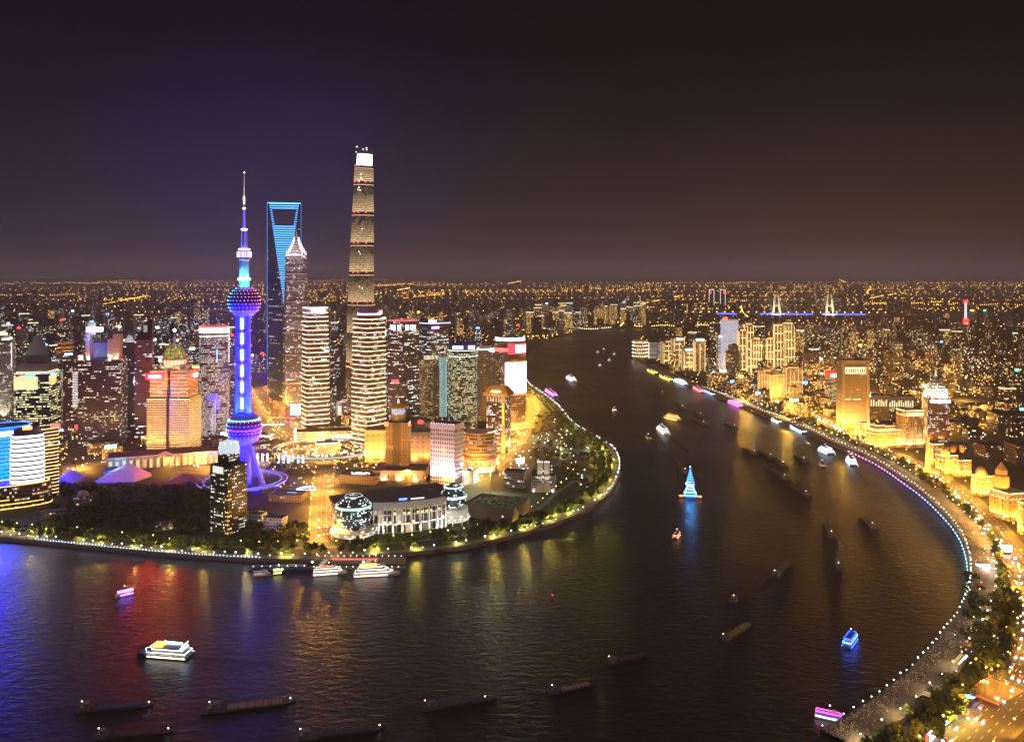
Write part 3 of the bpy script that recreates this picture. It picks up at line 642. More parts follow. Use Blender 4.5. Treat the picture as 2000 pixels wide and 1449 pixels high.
# ---- dark lattice office tower in front of the spheres
T = Tower('lattice_tower', 'dark square office tower with scattered lights, notched corner and white glass crown, before the spheres', 'tower', 411, 483, 905, 1036, 42, 1.0)
fl = facade('lattice_glass', 3.4, 2.6, .42, .42, .34, (1, .85, .55), (.75, .9, .9), 2.6, (.02, .022, .026), (.012, .02, .022), 3)
a = T.w/2; T.walls(fl, DARK, poly=[(-a, -a+7), (-a+7, -a+7), (-a+7, -a), (a, -a), (a, a), (-a, a)])
MB().prism([(-a, -a), (-a+5.8, -a), (-a+5.8, -a+5.8), (-a, -a+5.8)], 0, T.h*.93).obj('corner_shaft', facade('corner_glass', 5, 3, .6, .4, .5, GOLD, WARM, 1.6, (.015, .015, .02)), T.root)
MB().prism(rect(T.w*.62, T.d*.62, 3, 3), T.h, T.h+13).obj('upper_block', fl, T.root)
MB().lathe([(12, T.h+13), (12.6, T.h+20), (11, T.h+24), (6, T.h+27)], 24, 3, 3).obj('glass_crown', em((.75, .92, 1), .62), T.root)
for i in range(9): MB().ball((3+11*math.cos(i*.7), 3+11*math.sin(i*.7), T.h+25), .8).obj('crown_lamp', em((1, .8, .7), 3), T.root)
for i in range(6): MB().box(-a-.3, -a+9+i*3.1, T.h-9, .5, 1.6, 8).obj('light_strip', em((1, .9, .75), 1.2), T.root)
# ---- more towers of the far bank
def simple(name, label, cat, px0, px1, yt, yb, rr, ratio, fm, Y=None, poly=None, roof=DARK):
    T = Tower(name, label, cat, px0, px1, yt, yb, rr, ratio, Y); T.walls(fm, roof, poly=poly(T) if poly else None); return T
# pale gridded tower at the left edge and the one with the gold crown behind
f1 = facade('pale_grid', 3.6, 2.6, .45, .5, .3, (1, .95, .8), WHITE, 1.5, (.42, .39, .35), (.03, .03, .035), 4)
T = simple('office_tower', 'pale gridded office tower with a flaming gold crown at the left edge', 'tower', -34, 31, 664, 828, -12, .8, f1)
MB().lathe([(T.w*.36, T.h), (T.w*.36, T.h+9), (T.w*.3, T.h+11)], 28).obj('crown_drum', STONE, T.root)
m = MB()
for i in range(12): m.box(-T.w*.3+i*T.w*.052, -T.d*.3+abs(i-6)*1.2, T.h+9+2*math.sin(i*.9), T.w*.06, 1.5, 7)
T.part('sign', m, em((1, .6, .16), 6)); T.strip(T.h+1, 3, (1, .9, .75), 2.5, scl(rect(T.w, T.d), .8), .3)
for x in (-.25, .25): lamp(T.root, (x*T.w, -T.d/2-14, 3), 1.6e5, (1, .88, .62), 'SPOT', (x*T.w, -T.d/2, 60), 60)
m = MB()
for i in range(26): m.ball((T.w/2+.8, -T.d/2, T.h-6-i*1.9), .8)
o = T.part('lamp_chain', m, em((1, .72, .65), 4)); o['kind'] = 'stuff'
MB().box(1, -T.d/2-.5, 0, 4.5, .8, T.h-4).obj('dark_recess', mat('recess_navy', (.03, .03, .09), .3), T.root)
# faceted tower with a cone roof and teal lettering
T = Tower('cone_roofed_tower', 'dark blue glass tower with a grey cone roof, gold-lit upper floors and teal letters', 'tower', 28, 119, 726, 842, -22, .9)
fc = facade('navy_glass', 4.6, 3.4, .92, .5, .5, (1, .85, .35), (1, .92, .5), 1.5, (.03, .04, .11), (.015, .03, .12), 5)
T.walls(fc, DARK); zb = T.z(757)
for i in range(6):
    z = zb+4.2*i; T.part('lit_floor', MB().box(-T.w*.16, -T.d/2-.35, z+.4, T.w*.68, .5, 3.1), em((1, .68, .28), 1.7))
for i in range(4): T.part('lit_floor', MB().box(T.w/2+.35, -T.d*.18, zb+13+4.2*i-3, .5, T.d*.6, 2.8), em((1, .62, .2), 1.4))
T.sign(-T.w*.02, T.h-3.4, 18, 4, (.1, .95, .75), 2.6, blocks=4); T.sign(-T.d*.2, T.h-3.4, 18, 4, (.1, .95, .75), 2.6, 'right', 4); T.strip(T.h-.8, .9, (.8, .85, 1), 1.6)
zc = T.z(712); MB().prism(rect(T.w*.9, T.d*.9), T.h, zc+4).obj('set_back', GREY, T.root)
for i in range(11): lamp(T.root, (-T.w*.42+i*T.w*.084, -T.d*.45-2, T.h+1), 700, (1, .72, .4), 'SPOT', (-T.w*.42+i*T.w*.084, -T.d*.45, T.h+12), 90) if i % 2 == 0 else None
T.strip(T.h+1, 2.2, (1, .7, .38), 1.3, rect(T.w*.9, T.d*.9), .3)
MB().prism(ell(T.w*.36, T.d*.36, 8), zc+4, zc+21).obj('attic', mat('violet_glass', (.09, .07, .14), .4), T.root)
MB().lathe([(T.w*.36, zc+21), (T.w*.14, T.z(664)), (T.w*.1, T.z(656))], 32).obj('cone_roof', mat('cone_metal', (.26, .3, .27), .45, .3), T.root)
lamp(T.root, (-T.w*.6, -T.d*.6, zc+30), 6e3, (.7, 1, .6), 'SPOT', (-6, 0, zc+34), 90)
# narrow blue-topped tower and the orange pagoda roof behind it
fdk = facade('dark_mixed', 3.7, 2.8, .7, .5, .16, WARM, WHITE, 1.8, (.1, .075, .1), (.02, .02, .03), 4)
T = simple('narrow_tower', 'narrow dark tower with a small blue roof sign between two office towers', 'tower', 119, 153, 688, 850, 10, .8, fdk, roof=DARK); T.sign(-T.w*.15, T.h-2.5, 14, 3, (.3, .6, 1), 5)
m = MB(); [m.box(T.w*.3, -T.d/2-.4, T.h*.35+i*3.1, 10, .5, 1.4) for i in range(22)]; T.part('light_strip', m, em((.95, .9, .85), .9))['kind'] = 'stuff'
T = simple('pagoda_roof_tower', 'tower with an orange lit flared roof seen behind the cone roof', 'tower', 108, 142, 688, 800, 5, .9, fdk)
MB().prism(rect(T.w*.3, T.d*.3), T.h, T.h+22).obj('neck', TANSTONE, T.root)
for z, k in ((T.h+1, 1.25), (T.h+10, 1.0), (T.h+20, 1.35)): MB().prism(rect(T.w*k*.7, T.d*k*.7), z, z+4, True, top=rect(T.w*k, T.d*k)).obj('flared_roof', TANSTONE, T.root)
for x in (-.7, 0, .7): lamp(T.root, (x*T.w, -T.d, T.h-2), 1.6e4, (1, .4, .06), 'SPOT', (0, 0, T.h+16), 90)
# stepped tower with the white sign
T = Tower('stepped_tower', 'broad dark office tower with pale stepped crown, white sign and two antennas', 'tower', 153, 250, 700, 864, -14, .8)
fs_ = facade('stepped_glass', 3.9, 2.4, .8, .4, .24, (1, .85, .5), (1, .92, .75), 1.6, (.07, .05, .07), (.02, .02, .035), 5)
W2, D2 = T.w/2, T.d/2
MB().prism([(-W2, -D2), (-W2*.35, -D2), (-W2*.35, -D2-3), (W2*.3, -D2-3), (W2*.3, -D2), (W2, -D2), (W2, D2), (-W2, D2)], 0, T.h).obj('wall', fs_, T.root)
cs = mat('crown_stone', (.5, .45, .42), .7)
for x, wd, y0 in ((-.42, .14, 690), (-.26, .1, 640), (.28, .14, 662), (.42, .16, 652)): MB().box(x*T.w, -D2*.7, T.h, wd*T.w, D2*.8, T.z(y0)-T.h).obj('crown_pier', cs, T.root)
MB().box(0, 2, T.h, T.w*.5, D2*1.2, T.z(668)-T.h).obj('upper_block', mat('blue_crown', (.1, .13, .3), .4), T.root)
MB().box(-T.w*.2, -D2*.72, T.z(652), T.w*.2, 4, T.z(628)-T.z(652)).obj('sign_frame', cs, T.root)
T.part('sign', MB().box(-T.w*.06, -D2*1.15, T.z(645), 24, 1, 7.5), em((.82, .9, 1), 7)); T.part('sign', MB().box(-T.w*.22, -D2*1.15, T.z(645), 8, 1, 7.5), em((.6, .8, 1), 7))
for x in (-.12, .1): MB().tube((x*T.w, 0, T.z(640)), (x*T.w, 0, T.z(594)), .8, .3, 6).obj('antenna', METAL, T.root)
for x in (-.42, -.22, .02, .26, .42): lamp(T.root, (x*T.w, -D2-7, T.h-1), 1.4e4, (1, .85, .6), 'SPOT', (x*T.w, -D2*.6, T.h+18), 80)
lamp(T.root, (-T.w*.15, -D2-18, T.z(652)), 4e4, (.08, .2, 1), 'SPOT', (0, 0, T.h+25), 110)
for x in (-.5, .5): T.bulbs([(x*T.w, -D2-.5, T.h), (x*T.w, -D2-.5, T.h-45)], .9, RED, 4)
# tower with the bright blue roof ball, and pyramid-topped tower
T = simple('office_tower', 'dark tower with a dazzling blue-white lamp on its roof', 'tower', 208, 240, 642, 800, 4, .8, fdk, Y=2250); MB().ball((T.w*.3, 0, T.h+5), 5).obj('roof_lamp', em((.35, .6, 1), 9), T.root)
lamp(T.root, (T.w*.3, -9, T.h+5), 5e4, (.02, .12, 1), 'POINT')
T = simple('pyramid_topped_tower', 'dark tower with a small white lit pyramid roof and a cross of white lights', 'tower', 238, 268, 668, 850, 0, .9, facade('dim_blue', 3.7, 2.6, .6, .5, .12, COOL, WHITE, 1.6, (.08, .07, .13), (.02, .02, .04), 4), Y=1720)
MB().prism(rect(T.w*.8, T.d*.8), T.h, T.h+17, False, True, top=rect(.5, .5)).obj('pyramid_roof', mat('pyramid_glass', (.5, .55, .55), .4), T.root); lamp(T.root, (0, -T.d, T.h+3), 9e3, (.8, 1, .95), 'SPOT', (0, 0, T.h+9), 90); MB().tube((0, 0, T.h+16), (0, 0, T.h+30), .4, .2, 5).obj('antenna', METAL, T.root)
for i in range(6): T.part('light_strip', MB().box(-T.w*.36, -T.d/2-.4, T.h*.52+i*3.2, 8-abs(i-2.5)*1.6, .5, 1.5).box(T.w*.36, -T.d/2-.4, T.h*.52+i*3.2, 8-abs(i-2.5)*1.6, .5, 1.5), em((.7, .85, 1), 2.2))
# slant-topped dark tower
T = Tower('slant_topped_tower', 'dark reddish tower with a black sail-shaped slanted top', 'tower', 263, 301, 662, 852, -8, .9)
T.walls(facade('dark_red_lines', 3.9, 3, .85, .4, .1, WHITE, (.9, .95, 1), 2.4, (.16, .09, .1), (.03, .02, .03), 5))
z1 = T.z(623); tp = MB(); tp.loft([[(x, y, T.h) for x, y in T.poly()], [(T.w*.28, -T.d*.5, z1), (T.w*.5, -T.d*.5, z1), (T.w*.5, T.d*.5, z1), (T.w*.28, T.d*.5, z1)]]); tp.obj('slanted_top', mat('black_glass', (.012, .01, .02), .2), T.root)
T.part('lit_opening', MB().box(T.w*.12, -T.d/2-.2, T.h+14, 7, .7, 13), em((.7, .65, .5), .35)); T.part('beacon_lamp', MB().ball((T.w*.4, 0, z1+1), .9), em(RED, 4))
# rounded tower with the white top, right of the dome
T = Tower('rounded_tower', 'rounded tower of white and dark stripes with a white glowing top band', 'tower', 389, 447, 650, 848, 0, .8)
fr = facade('white_stripes', 3.9, 2.2, .95, .45, .75, (1, .85, .65), WHITE, .85, (.16, .12, .13), (.02, .02, .03), 6)
rp_ = ell(T.w/2, T.d/2, 36, 3); MB().prism(rp_, 0, T.h).obj('wall', fr, T.root)
MB().prism(rp_, T.h, T.h+13).obj('crown', STONE, T.root); T.strip(T.h+1, 9.5, (1, .82, .76), 2.0, rp_, .35); T.strip(T.h+11.5, 2, (1, .15, .12), 1.6, rp_, .3); T.strip(T.h-6, 1.2, (.9, 1, .85), 1.6, rp_, .4)
m = MB(); [m.box(T.w*.5+.2, -T.d*.1, T.h+8-i*4.6, 2.4, 4, 2.2) for i in range(15)]; T.part('lamp_ladder', m, em((1, .8, .6), 2.2))['kind'] = 'stuff'
for i in range(4): T.part('light_strip', MB().box(-T.w*.1+i*2.6, -T.d/2-.7, 8, .8, .6, 40+8*i), em((.9, .85, 1), .8))
T.part('blue_sign', MB().box(T.w*.1, -T.d/2-.8, T.h*.72, 1.2, .8, 25), em((.25, .6, 1), 2.5)); T.part('light_patch', MB().box(-T.w*.1, -T.d/2-.6, T.h*.35, 15, .5, 9), em((.12, .1, .9), .9))
# towers right of the striped pair
fp = facade('plum_office', 3.7, 3, .8, .45, .2, (1, .9, .7), WHITE, 2.0, (.12, .085, .1), (.03, .022, .03), 7)
T = simple('office_tower', 'dark plum square tower carrying two white signs and a red roof line', 'tower', 757, 819, 626, 800, 42, 1, fp, Y=1900)
for fc_ in ('front', 'left'):
    T.sign(T.w*.1 if fc_ == 'front' else -T.w*.12, T.h-14, 15, 9, (.85, .92, 1), 6, fc_, 1); T.sign(-T.w*.24 if fc_ == 'front' else T.w*.3, T.h-14, 8, 11, (.85, .92, 1), 6, fc_, 1)
T.strip(T.h-.5, 1.8, (1, .15, .22), 1.0)
T = simple('office_tower', 'glass tower under a square floating frame of violet light', 'tower', 815, 876, 642, 800, 38, 1, facade('teal_office', 3.7, 2.4, .75, .5, .3, (.75, .95, 1), WHITE, 1.8, (.07, .07, .1), (.02, .03, .04), 6), Y=2080)
MB().prism(rect(T.w*1.12, T.d*1.12), T.h+6, T.h+16, True).obj('floating_frame', mat('frame_navy', (.06, .05, .1), .4), T.root)
for k in range(4): MB().box(T.w*.4*(1 if k % 2 else -1), T.d*.4*(1 if k > 1 else -1), T.h, 2, 2, 6).obj('strut', METAL, T.root)
T.strip(T.h+13.5, 2, (.4, .42, 1), 2.6, rect(T.w*1.12, T.d*1.12), .3); T.part('sign', MB().box(-T.w*.3, -T.d*.57, T.h+2, 22, 1, 5), em((1, .2, .75), 5)); T.part('sign', MB().box(-T.w*.25, -T.d*.3, T.h+17, 22, 1, 4.5), em((1, .95, .9), 5))
T = simple('panel_topped_tower', 'dark gold tower topped by tilted pale panels', 'tower', 819, 853, 702, 834, 30, .9, facade('gold_speckle', 3.6, 2.2, .7, .6, .5, (.9, .62, .22), (.85, .7, .35), .7, (.1, .08, .07), (.03, .025, .02), 3), Y=1780)
pl = mat('pale_panel', (.6, .66, .6), .5)
for x, y, z, wd, hg, rz_ in ((-.3, -.5, 1, 16, 9, -.3), (.25, -.5, 2, 12, 12, .5), (.55, -.1, -6, 10, 12, 1.0), (-.55, -.2, -9, 9, 9, -.6)): MB().box(x*T.w, y*T.d, T.h+z, wd, 1.2, hg, rz_).obj('roof_panel', pl, T.root)
lamp(T.root, (0, -T.d*1.5, T.h), 1.6e4, (.85, 1, .85), 'SPOT', (0, 0, T.h+5), 110)
T = simple('slim_tower', 'slim dark tower beside the panel-topped one', 'tower', 846, 858, 720, 836, 20, .9, facade('gold_speckle2', 3.6, 2.4, .6, .5, .2, GOLD, WARM, 1, (.06, .05, .06), (.02, .02, .02), 3), Y=1760)
T = simple('slim_tower', 'slim tower lit in pale teal vertical lines next to the round glass tower', 'tower', 857, 873, 697, 812, 6, 1.2, facade('teal_lines', 3.6, 2.7, .5, .9, 3, (.55, .9, .95), (.6, .95, .9), .75, (.03, .05, .06), (.1, .2, .2), 2, var=.35), Y=1900)
T = Tower('round_glass_tower', 'round glass tower of lit floors with a blue sign on its crown', 'tower', 875, 932, 682, 834, 0, 1.0)
rp_ = ell(T.w/2, T.d/2, 40, 2.6); MB().prism(rp_, 0, T.h).obj('wall', facade('bottle_glass', 3.7, 2.1, .82, .52, .62, (.9, .85, .35), (.75, .95, .75), 1.0, (.05, .06, .06), (.02, .035, .03), 4), T.root)
MB().prism(rp_, T.h, T.h+12).obj('crown', mat('crown_blue', (.02, .04, .2), .3), T.root)
T.part('sign', MB().box(-T.w*.16, -T.d/2-.6, T.h+3, 20, 1, 5.5), em((.55, .75, 1), 7)); T.part('sign', MB().box(T.w*.3, -T.d*.46, T.h+3.5, 13, 1, 5.5, R(20)), em((.55, .75, 1), 7)); T.strip(T.h-1, 1, (.9, .95, .7), 1.8, rp_, .4); T.strip(T.h-13, 1, (.9, .95, .7), 1.5, rp_, .4)
lamp(T.root, (0, -T.d/2-9, T.h+6), 5e3, (.02, .15, 1), 'POINT')
for i in range(26): a = rnd.random()*3.14+3.14; MB().ball((T.w*.52*math.cos(a), T.d*.52*math.sin(a), T.h-2-rnd.random()*16), .55).obj('lamp', em((.95, .95, 1), 4), T.root)
fg = facade('grey_ribs', 3.6, 2.0, .5, .6, .07, GOLD, WARM, 1.8, (.26, .22, .21), (.06, .05, .05), 3)
T = simple('office_tower', 'grey ribbed slab tower with white lit roof edges beside the round glass tower', 'tower', 928, 966, 682, 806, 25, .9, fg, Y=1860); T.strip(T.h-.5, 2.6, (1, .75, .6), 3); MB().box(0, 0, T.h, T.w*.6, T.d*.6, 8).obj('roof_house', GREY, T.root)
T = simple('office_tower', 'brown ribbed slab tower between the grey slab and the big screen', 'tower', 955, 985, 686, 806, 25, .9, fg, Y=1800); T.strip(T.h-.5, 2.4, (1, .85, .8), 3)
# cylinder with the giant screen
T = Tower('cylinder_tower', 'amber cylindrical tower wearing a giant white screen and red characters', 'tower', 966, 1027, 668, 834, 0, 1.0)
rp_ = ell(T.w/2, T.d/2, 48); MB().prism(rp_, 0, T.h).obj('wall', facade('amber_glass', 3.8, 2.4, .8, .6, .3, (1, .5, .12), (1, .62, .3), .7, (.14, .09, .06), (.06, .035, .02), 6), T.root)
def arc(T, a0, a1, z0, z1, m, name, o=.9, n=14):
    q = MB(); pts = [((T.w/2+o)*math.cos(R(a0+(a1-a0)*i/n)), (T.d/2+o)*math.sin(R(a0+(a1-a0)*i/n))) for i in range(n+1)]
    for a, b in zip(pts, pts[1:]): q.bar((a[0], a[1], (z0+z1)/2), (b[0], b[1], (z0+z1)/2), 1, z1-z0)
    return T.part(name, q, m)
arc(T, 252, 350, T.z(764), T.z(705), em((1, .9, .86), 3.2), 'screen')
arc(T, 256, 345, T.z(706), T.z(703), em((1, .2, .1), 2), 'screen_edge'); arc(T, 256, 345, T.z(768), T.z(765), em((1, .2, .1), 2), 'screen_edge')
arc(T, 262, 345, T.z(689), T.z(669), em((1, .02, .05), 2.4), 'sign_backing', .6)
arc(T, 290, 312, T.z(686), T.z(672), em((1, .78, .78), 6), 'sign', 1.6, 5); arc(T, 320, 336, T.z(686), T.z(672), em((1, .78, .78), 6), 'sign', 1.6, 5)
arc(T, 190, 345, T.z(664), T.z(658), em((.8, .75, 1), 5), 'sign', -1.5); arc(T, 180, 262, T.z(684), T.z(678), em((1, .08, .08), 3), 'light_strip')
lamp(T.root, (T.w*1.1, -T.d*.5, T.z(679)), 2.5e5, (1, .01, .02), 'SPOT', (T.w*3.6, T.d*.2, -LAND), 80)
T.strip(8, 5, (1, .55, .06), 1.4, rp_, .5); MB().prism(ell(T.w*.6, T.d*.6, 36), 0, 7).obj('base_storey', em((1, .62, .2), .8), T.root)
for a in (225, 270, 315): lamp(T.root, (T.w*.8*math.cos(R(a)), T.w*.8*math.sin(R(a)), 6), 4e4, (1, .55, .15), 'SPOT', (0, 0, 60), 80)
# gold-roofed hotel
T = Tower('gold_roofed_hotel', 'brown hotel tower with a flared golden roof and a column of yellow lamps', 'hotel', 950, 998, 772, 882, -20, .7)
T.walls(facade('hotel_brown', 3.6, 3.2, .55, .5, .35, (1, .75, .45), (.9, .9, 1), 3.0, (.12, .07, .05), (.03, .02, .02), 2), None)
MB().prism(rect(T.w*1.25, T.d*1.3), T.h, T.h+4, True).obj('eaves', TANSTONE, T.root)
goldm = mat('gold_roof', (.6, .36, .05), .4, .3)
MB().prism(rect(T.w*1.3, T.d*1.35), T.h+4, T.h+17, False, True, top=rect(T.w*.75, T.d*.7)).obj('gold_roof', goldm, T.root)
for x in (-.4, 0, .4): lamp(T.root, (x*T.w, -T.d*1.4, T.h+4), 9e3, (1, .55, .08), 'SPOT', (x*T.w*.5, 0, T.h+10), 100)
T.part('sign', MB().box(0, -T.d*.58, T.h+7, 16, 1.2, 3), em((1, .85, .4), 5))
for i in range(7): lamp(T.root, (-T.w*.42+i*T.w*.14, -T.d/2-1.6, T.h-9), 500, (1, .8, .55), 'SPOT', (-T.w*.42+i*T.w*.14, -T.d/2, T.h+2), 80) if i % 2 == 0 else None
for i in range(6): T.part('pilaster', MB().box(-T.w*.42+i*T.w*.14, -T.d/2-.6, T.h-10, 1.6, 1, 9), em((1, .7, .42), .6))
for i in range(8): T.part('round_lamp', MB().ball((T.w*.36, -T.d/2-1, T.h-13-i*5), 1.9), em((1, .85, .02), 2.6))
MB().box(T.w*.36, -T.d/2-.3, 0, 6, 1, T.h).obj('lit_pier', TANSTONE, T.root); lamp(T.root, (T.w*.36, -T.d/2-10, 2), 9e3, (1, .6, .2), 'SPOT', (T.w*.36, -T.d/2, 40), 70)
# art deco tower with the gold lantern
T = Tower('art_deco_tower', 'tan art deco tower with dark ribbed bay, banded lantern and gold finial roof', 'tower', 753, 803, 822, 926, -8, .8)
T.walls(facade('tan_deco', 3.4, 4.2, .35, .5, .12, WARM, GOLD, 1.4, (.42, .3, .19), (.05, .04, .03), 3), DARK)
MB().box(-1, -T.d/2-.5, 0, T.w*.3, 1, T.h-2).obj('ribbed_bay', mat('bay_dark', (.07, .05, .06), .4), T.root)
for i in range(5): MB().box(-1-T.w*.13+i*T.w*.065, -T.d/2-1.3, 0, .8, .7, T.h-1).obj('rib', TANSTONE, T.root)
zl_ = T.z(797); rl_ = T.w*.27
MB().prism(ell(rl_*1.15, rl_*1.15, 8), T.h, zl_-9).obj('lantern_base', TANSTONE, T.root)
MB().lathe([(rl_, zl_-9), (rl_*1.05, zl_+1)], 24).obj('lantern', em((1, .75, .5), .55), T.root)
for i in range(16): MB().box(rl_*1.06*math.cos(i*.393), rl_*1.06*math.sin(i*.393), zl_-9, .7, .7, 10).obj('lantern_rib', TANSTONE, T.root)
MB().lathe([(rl_*1.12, zl_-5.4), (rl_*1.12, zl_-3.2)], 24, cap1=False).obj('blue_band', em((.05, .18, 1), 2.4), T.root)
MB().lathe([(rl_*1.35, zl_+1), (rl_*1.2, zl_+3.5), (rl_*.75, zl_+7), (rl_*.2, zl_+8.5)], 32, cap0=True).obj('gold_dome', goldm, T.root); MB().lathe([(1, zl_+8), (1.6, zl_+9.5), (.2, zl_+15)], 8).obj('finial', em((1, .85, .6), 2), T.root)
lamp(T.root, (0, -T.d, T.h+4), 9e3, (1, .7, .25), 'SPOT', (0, 0, zl_+4), 80)
T.part('sign', MB().box(-T.w*.46, -T.d/2-.6, T.h-5, 6, 1, 6), em((1, .12, .05), 4)); T.part('sign', MB().box(T.w*.5+.5, -T.d*.3, T.h-5, 1, 12, 5), em((1, .15, .08), 5))
for x in (-.4, -.15, .15, .4): lamp(T.root, (x*T.w, -T.d/2-9, 2), 6e4, (1, .6, .25), 'SPOT', (x*T.w, -T.d/2, 45), 70)
for lab, a, b, yt, yb in (('low tan block with a gold cornice left of the art deco tower', 713, 757, 836, 898), ('low tan block with a violet roof right of the art deco tower', 800, 847, 840, 902)):
    Q = simple('annex_block', lab, 'building', a, b, yt, yb, -6, 1, facade('annex', 8, 9, .3, .25, .2, GOLD, WARM, .8, (.45, .33, .2), (.1, .08, .06), 2), roof=mat('plum_roof', (.09, .06, .08), .7))
    Q.strip(Q.h-7, 6, (1, .55, .08), .75 if a < 760 else .12)
    for x in (-.3, .3): lamp(Q.root, (x*Q.w, -Q.d/2-10, 3), 6e4, (1, .55, .14), 'SPOT', (x*Q.w, -Q.d/2, 20), 90)
Q = simple('podium', 'dark-roofed tan podium at the foot of the art deco tower', 'podium', 730, 838, 912, 932, -8, .6, facade('pod_tan', 12, 9, .2, .5, .1, WARM, WARM, .6, (.4, .3, .2), (.05, .04, .04), 2), roof=mat('plum_roof', (.09, .06, .08), .7))
for x in (-.3, 0, .3): lamp(Q.root, (x*Q.w, -Q.d/2-8, 2), 1.6e4, (1, .7, .4), 'SPOT', (x*Q.w, -Q.d/2, 8), 120)
# white gridded tower
T = Tower('white_grid_tower', 'white square-windowed tower washed in lilac light', 'tower', 841, 906, 826, 941, -27, .75)
T.walls(facade('white_grid', 6.4, 3.0, .58, .72, .08, WARM, WHITE, 1, (.66, .6, .68), (.04, .04, .05), 3, rough=.5), DARK)
T.part('parapet', MB().prism(off(T.poly(), .6), T.h-7, T.h+1, True, False), mat('lilac_white', (.66, .6, .68), .5))
for i in range(12): T.part('rail', MB().box(T.w/2+.5, 0, 3+i*(T.h-12)/12, .8, T.d*.96, 2.6), mat('lilac_white', (.66, .6, .68), .5))
for i in range(10): MB().ball((-T.w*.45+i*T.w*.1, -T.d/2-.4, T.h+1.6), .6).obj('lamp', em((1, .95, 1), 4), T.root)
for x in (-.38, -.13, .13, .38): lamp(T.root, (x*T.w, -T.d/2-10, 2), 9e4, (.9, .8, 1), 'SPOT', (x*T.w, -T.d/2, 42), 75)
for y in (-.25, .25): lamp(T.root, (T.w/2+9, y*T.d, 2), 7e4, (.9, .8, 1), 'SPOT', (T.w/2, y*T.d, 36), 80)
Q = simple('annex_block', 'small colonnaded annex with bright roof lamps beside the white tower', 'building', 903, 934, 916, 942, -25, 1.2, mat('annex_white', (.5, .47, .5), .6))
for i in range(6): Q.part('pillar', MB().box(-Q.w/2+(i+.5)*Q.w/6, -Q.d/2-.7, 0, 1.2, 1, Q.h), WHITEP)
lamp(Q.root, (0, -Q.d, 2), 5e3, (1, .9, 1), 'SPOT', (0, -Q.d/2, 8), 110)
for i in range(5): MB().ball((rnd.uniform(-.4, .4)*Q.w, rnd.uniform(-.4, .4)*Q.d, Q.h+1), 1.1).obj('roof_lamp', em(((1, .7, .6), (.8, .85, 1))[i % 2], 5), Q.root)
# stacked round mall
T = Tower('round_mall', 'round stacked mall with curved orange-lit terraces behind the white tower', 'mall', 902, 972, 842, 917, 0, .9)
sp_ = facade('mall_terrace', 5.5, 3, .8, .45, .4, (1, .7, .35), (1, .8, .5), .8, (.4, .25, .17), (.05, .04, .04), 4)
for i in range(6):
    k = 1-.035*i; MB().prism(ell(T.w/2*k, T.d/2*k, 40), T.h*i/6, T.h*(i+1)/6-.5).obj('terrace', sp_, T.root)
    MB().prism(ell(T.w/2*k+1.2, T.d/2*k+1.2, 40), T.h*(i+1)/6-1.6, T.h*(i+1)/6, True).obj('terrace_rim', mat('mall_rim', (.45, .28, .2), .6), T.root)
for a in (225, 265, 305): lamp(T.root, (T.w*.75*math.cos(R(a)), T.d*.75*math.sin(R(a)), 3), 5e4, (1, .5, .18), 'SPOT', (0, 0, 22), 100)
for i in range(9): MB().box(-T.w*.2+i*2.6, -T.d*.5, 1, 1.6, 1, 7).obj('lit_window', em((1, .75, .5), 2), T.root)
m = MB(); [m.ball((T.w*.46*math.cos(R(300+i*6)), T.d*.46*math.sin(R(300+i*6)), T.h+1.5), .8) for i in range(12)]; T.part('lamp_chain', m, em((1, .8, .45), 4))['kind'] = 'stuff'
# ---- convention centre with the two globes
CY0 = 1052.0; cx0 = xat(776, CY0)
t = thing('convention_centre', 'white convention hall with a curved floodlit colonnade and two glass globes at its ends', 'hall', (cx0, CY0+18, LAND), R(19))
HERO.append((cx0, CY0+40, 85, 'convention centre'))
wl = mat('hall_white', (.62, .6, .58), .5); HC = 37
front = [(-34+i*5.6, -14+9*(1-((i-8)/8)**2)*-1+4) for i in range(17)]   # bowed front
back = [(62, 62), (-78, 40), (-78, 0), (-58, -18)]
MB().prism(front+[(66, 2)]+back, 0, HC-3).obj('wall', facade('hall_glass', 11, 5.6, .8, .85, .35, (1, .62, .25), WHITE, .5, (.55, .53, .52), (.04, .04, .06), 2), t)
MB().prism([(x, y-2.5) for x, y in front]+[(68, 2)]+[(64, 64), (-80, 42), (-80, -2), (-60, -19)], HC-3, HC, True).obj('roof', mat('hall_roof', (.05, .035, .045), .6), t)
MB().loft([[(x, y-3, z) for x, y in front]+[(x, y-1.5, z) for x, y in front[::-1]] for z in (HC-6, HC+1)], True).obj('cornice', wl, t)
for i in range(0, 17):
    x, y = front[i]
    if i % 2 == 0 or i in (1, 15):
        MB().tube((x, y-2.6, 0), (x, y-2.6, HC-6), 1.15, 1.0, 10).obj('column', wl, t)
        lamp(t, (x, y-6.6, .6), 20000, (1, .94, .84), 'SPOT', (x, y-2.6, 16), 75)
for i in range(16):
    x = (front[i][0]+front[i+1][0])/2; y = (front[i][1]+front[i+1][1])/2
    MB().box(x, y-.6, 11, 5, .5, 1).box(x, y-.6, 21.5, 5, .5, 1).obj('floor_band', wl, t)
    if rnd.random() < .75: MB().box(x, y-.5, rnd.choice((23, 23, 12.5)), 3, .4, 2).obj('lit_window', em((1, .6, .2), 1.6), t)
    MB().prism([(x-2.4, y-1.3), (x+2.4, y-1.3), (x+2.4, y-.7), (x-2.4, y-.7)], HC-9, HC-6.2, True, top=[(x-2.4, y-1.3), (x+2.4, y-1.3), (x+2.4, y-.7), (x-2.4, y-.7)]).obj('arch_head', wl, t)
MB().box(2, -12.5, HC+1, 10, .8, 2.2).obj('sign', em((.1, .2, 1), 3), t); MB().box(20, -12.5, HC+1, 17, .8, 1.4).obj('sign', em((.9, .8, .8), 1.3), t)
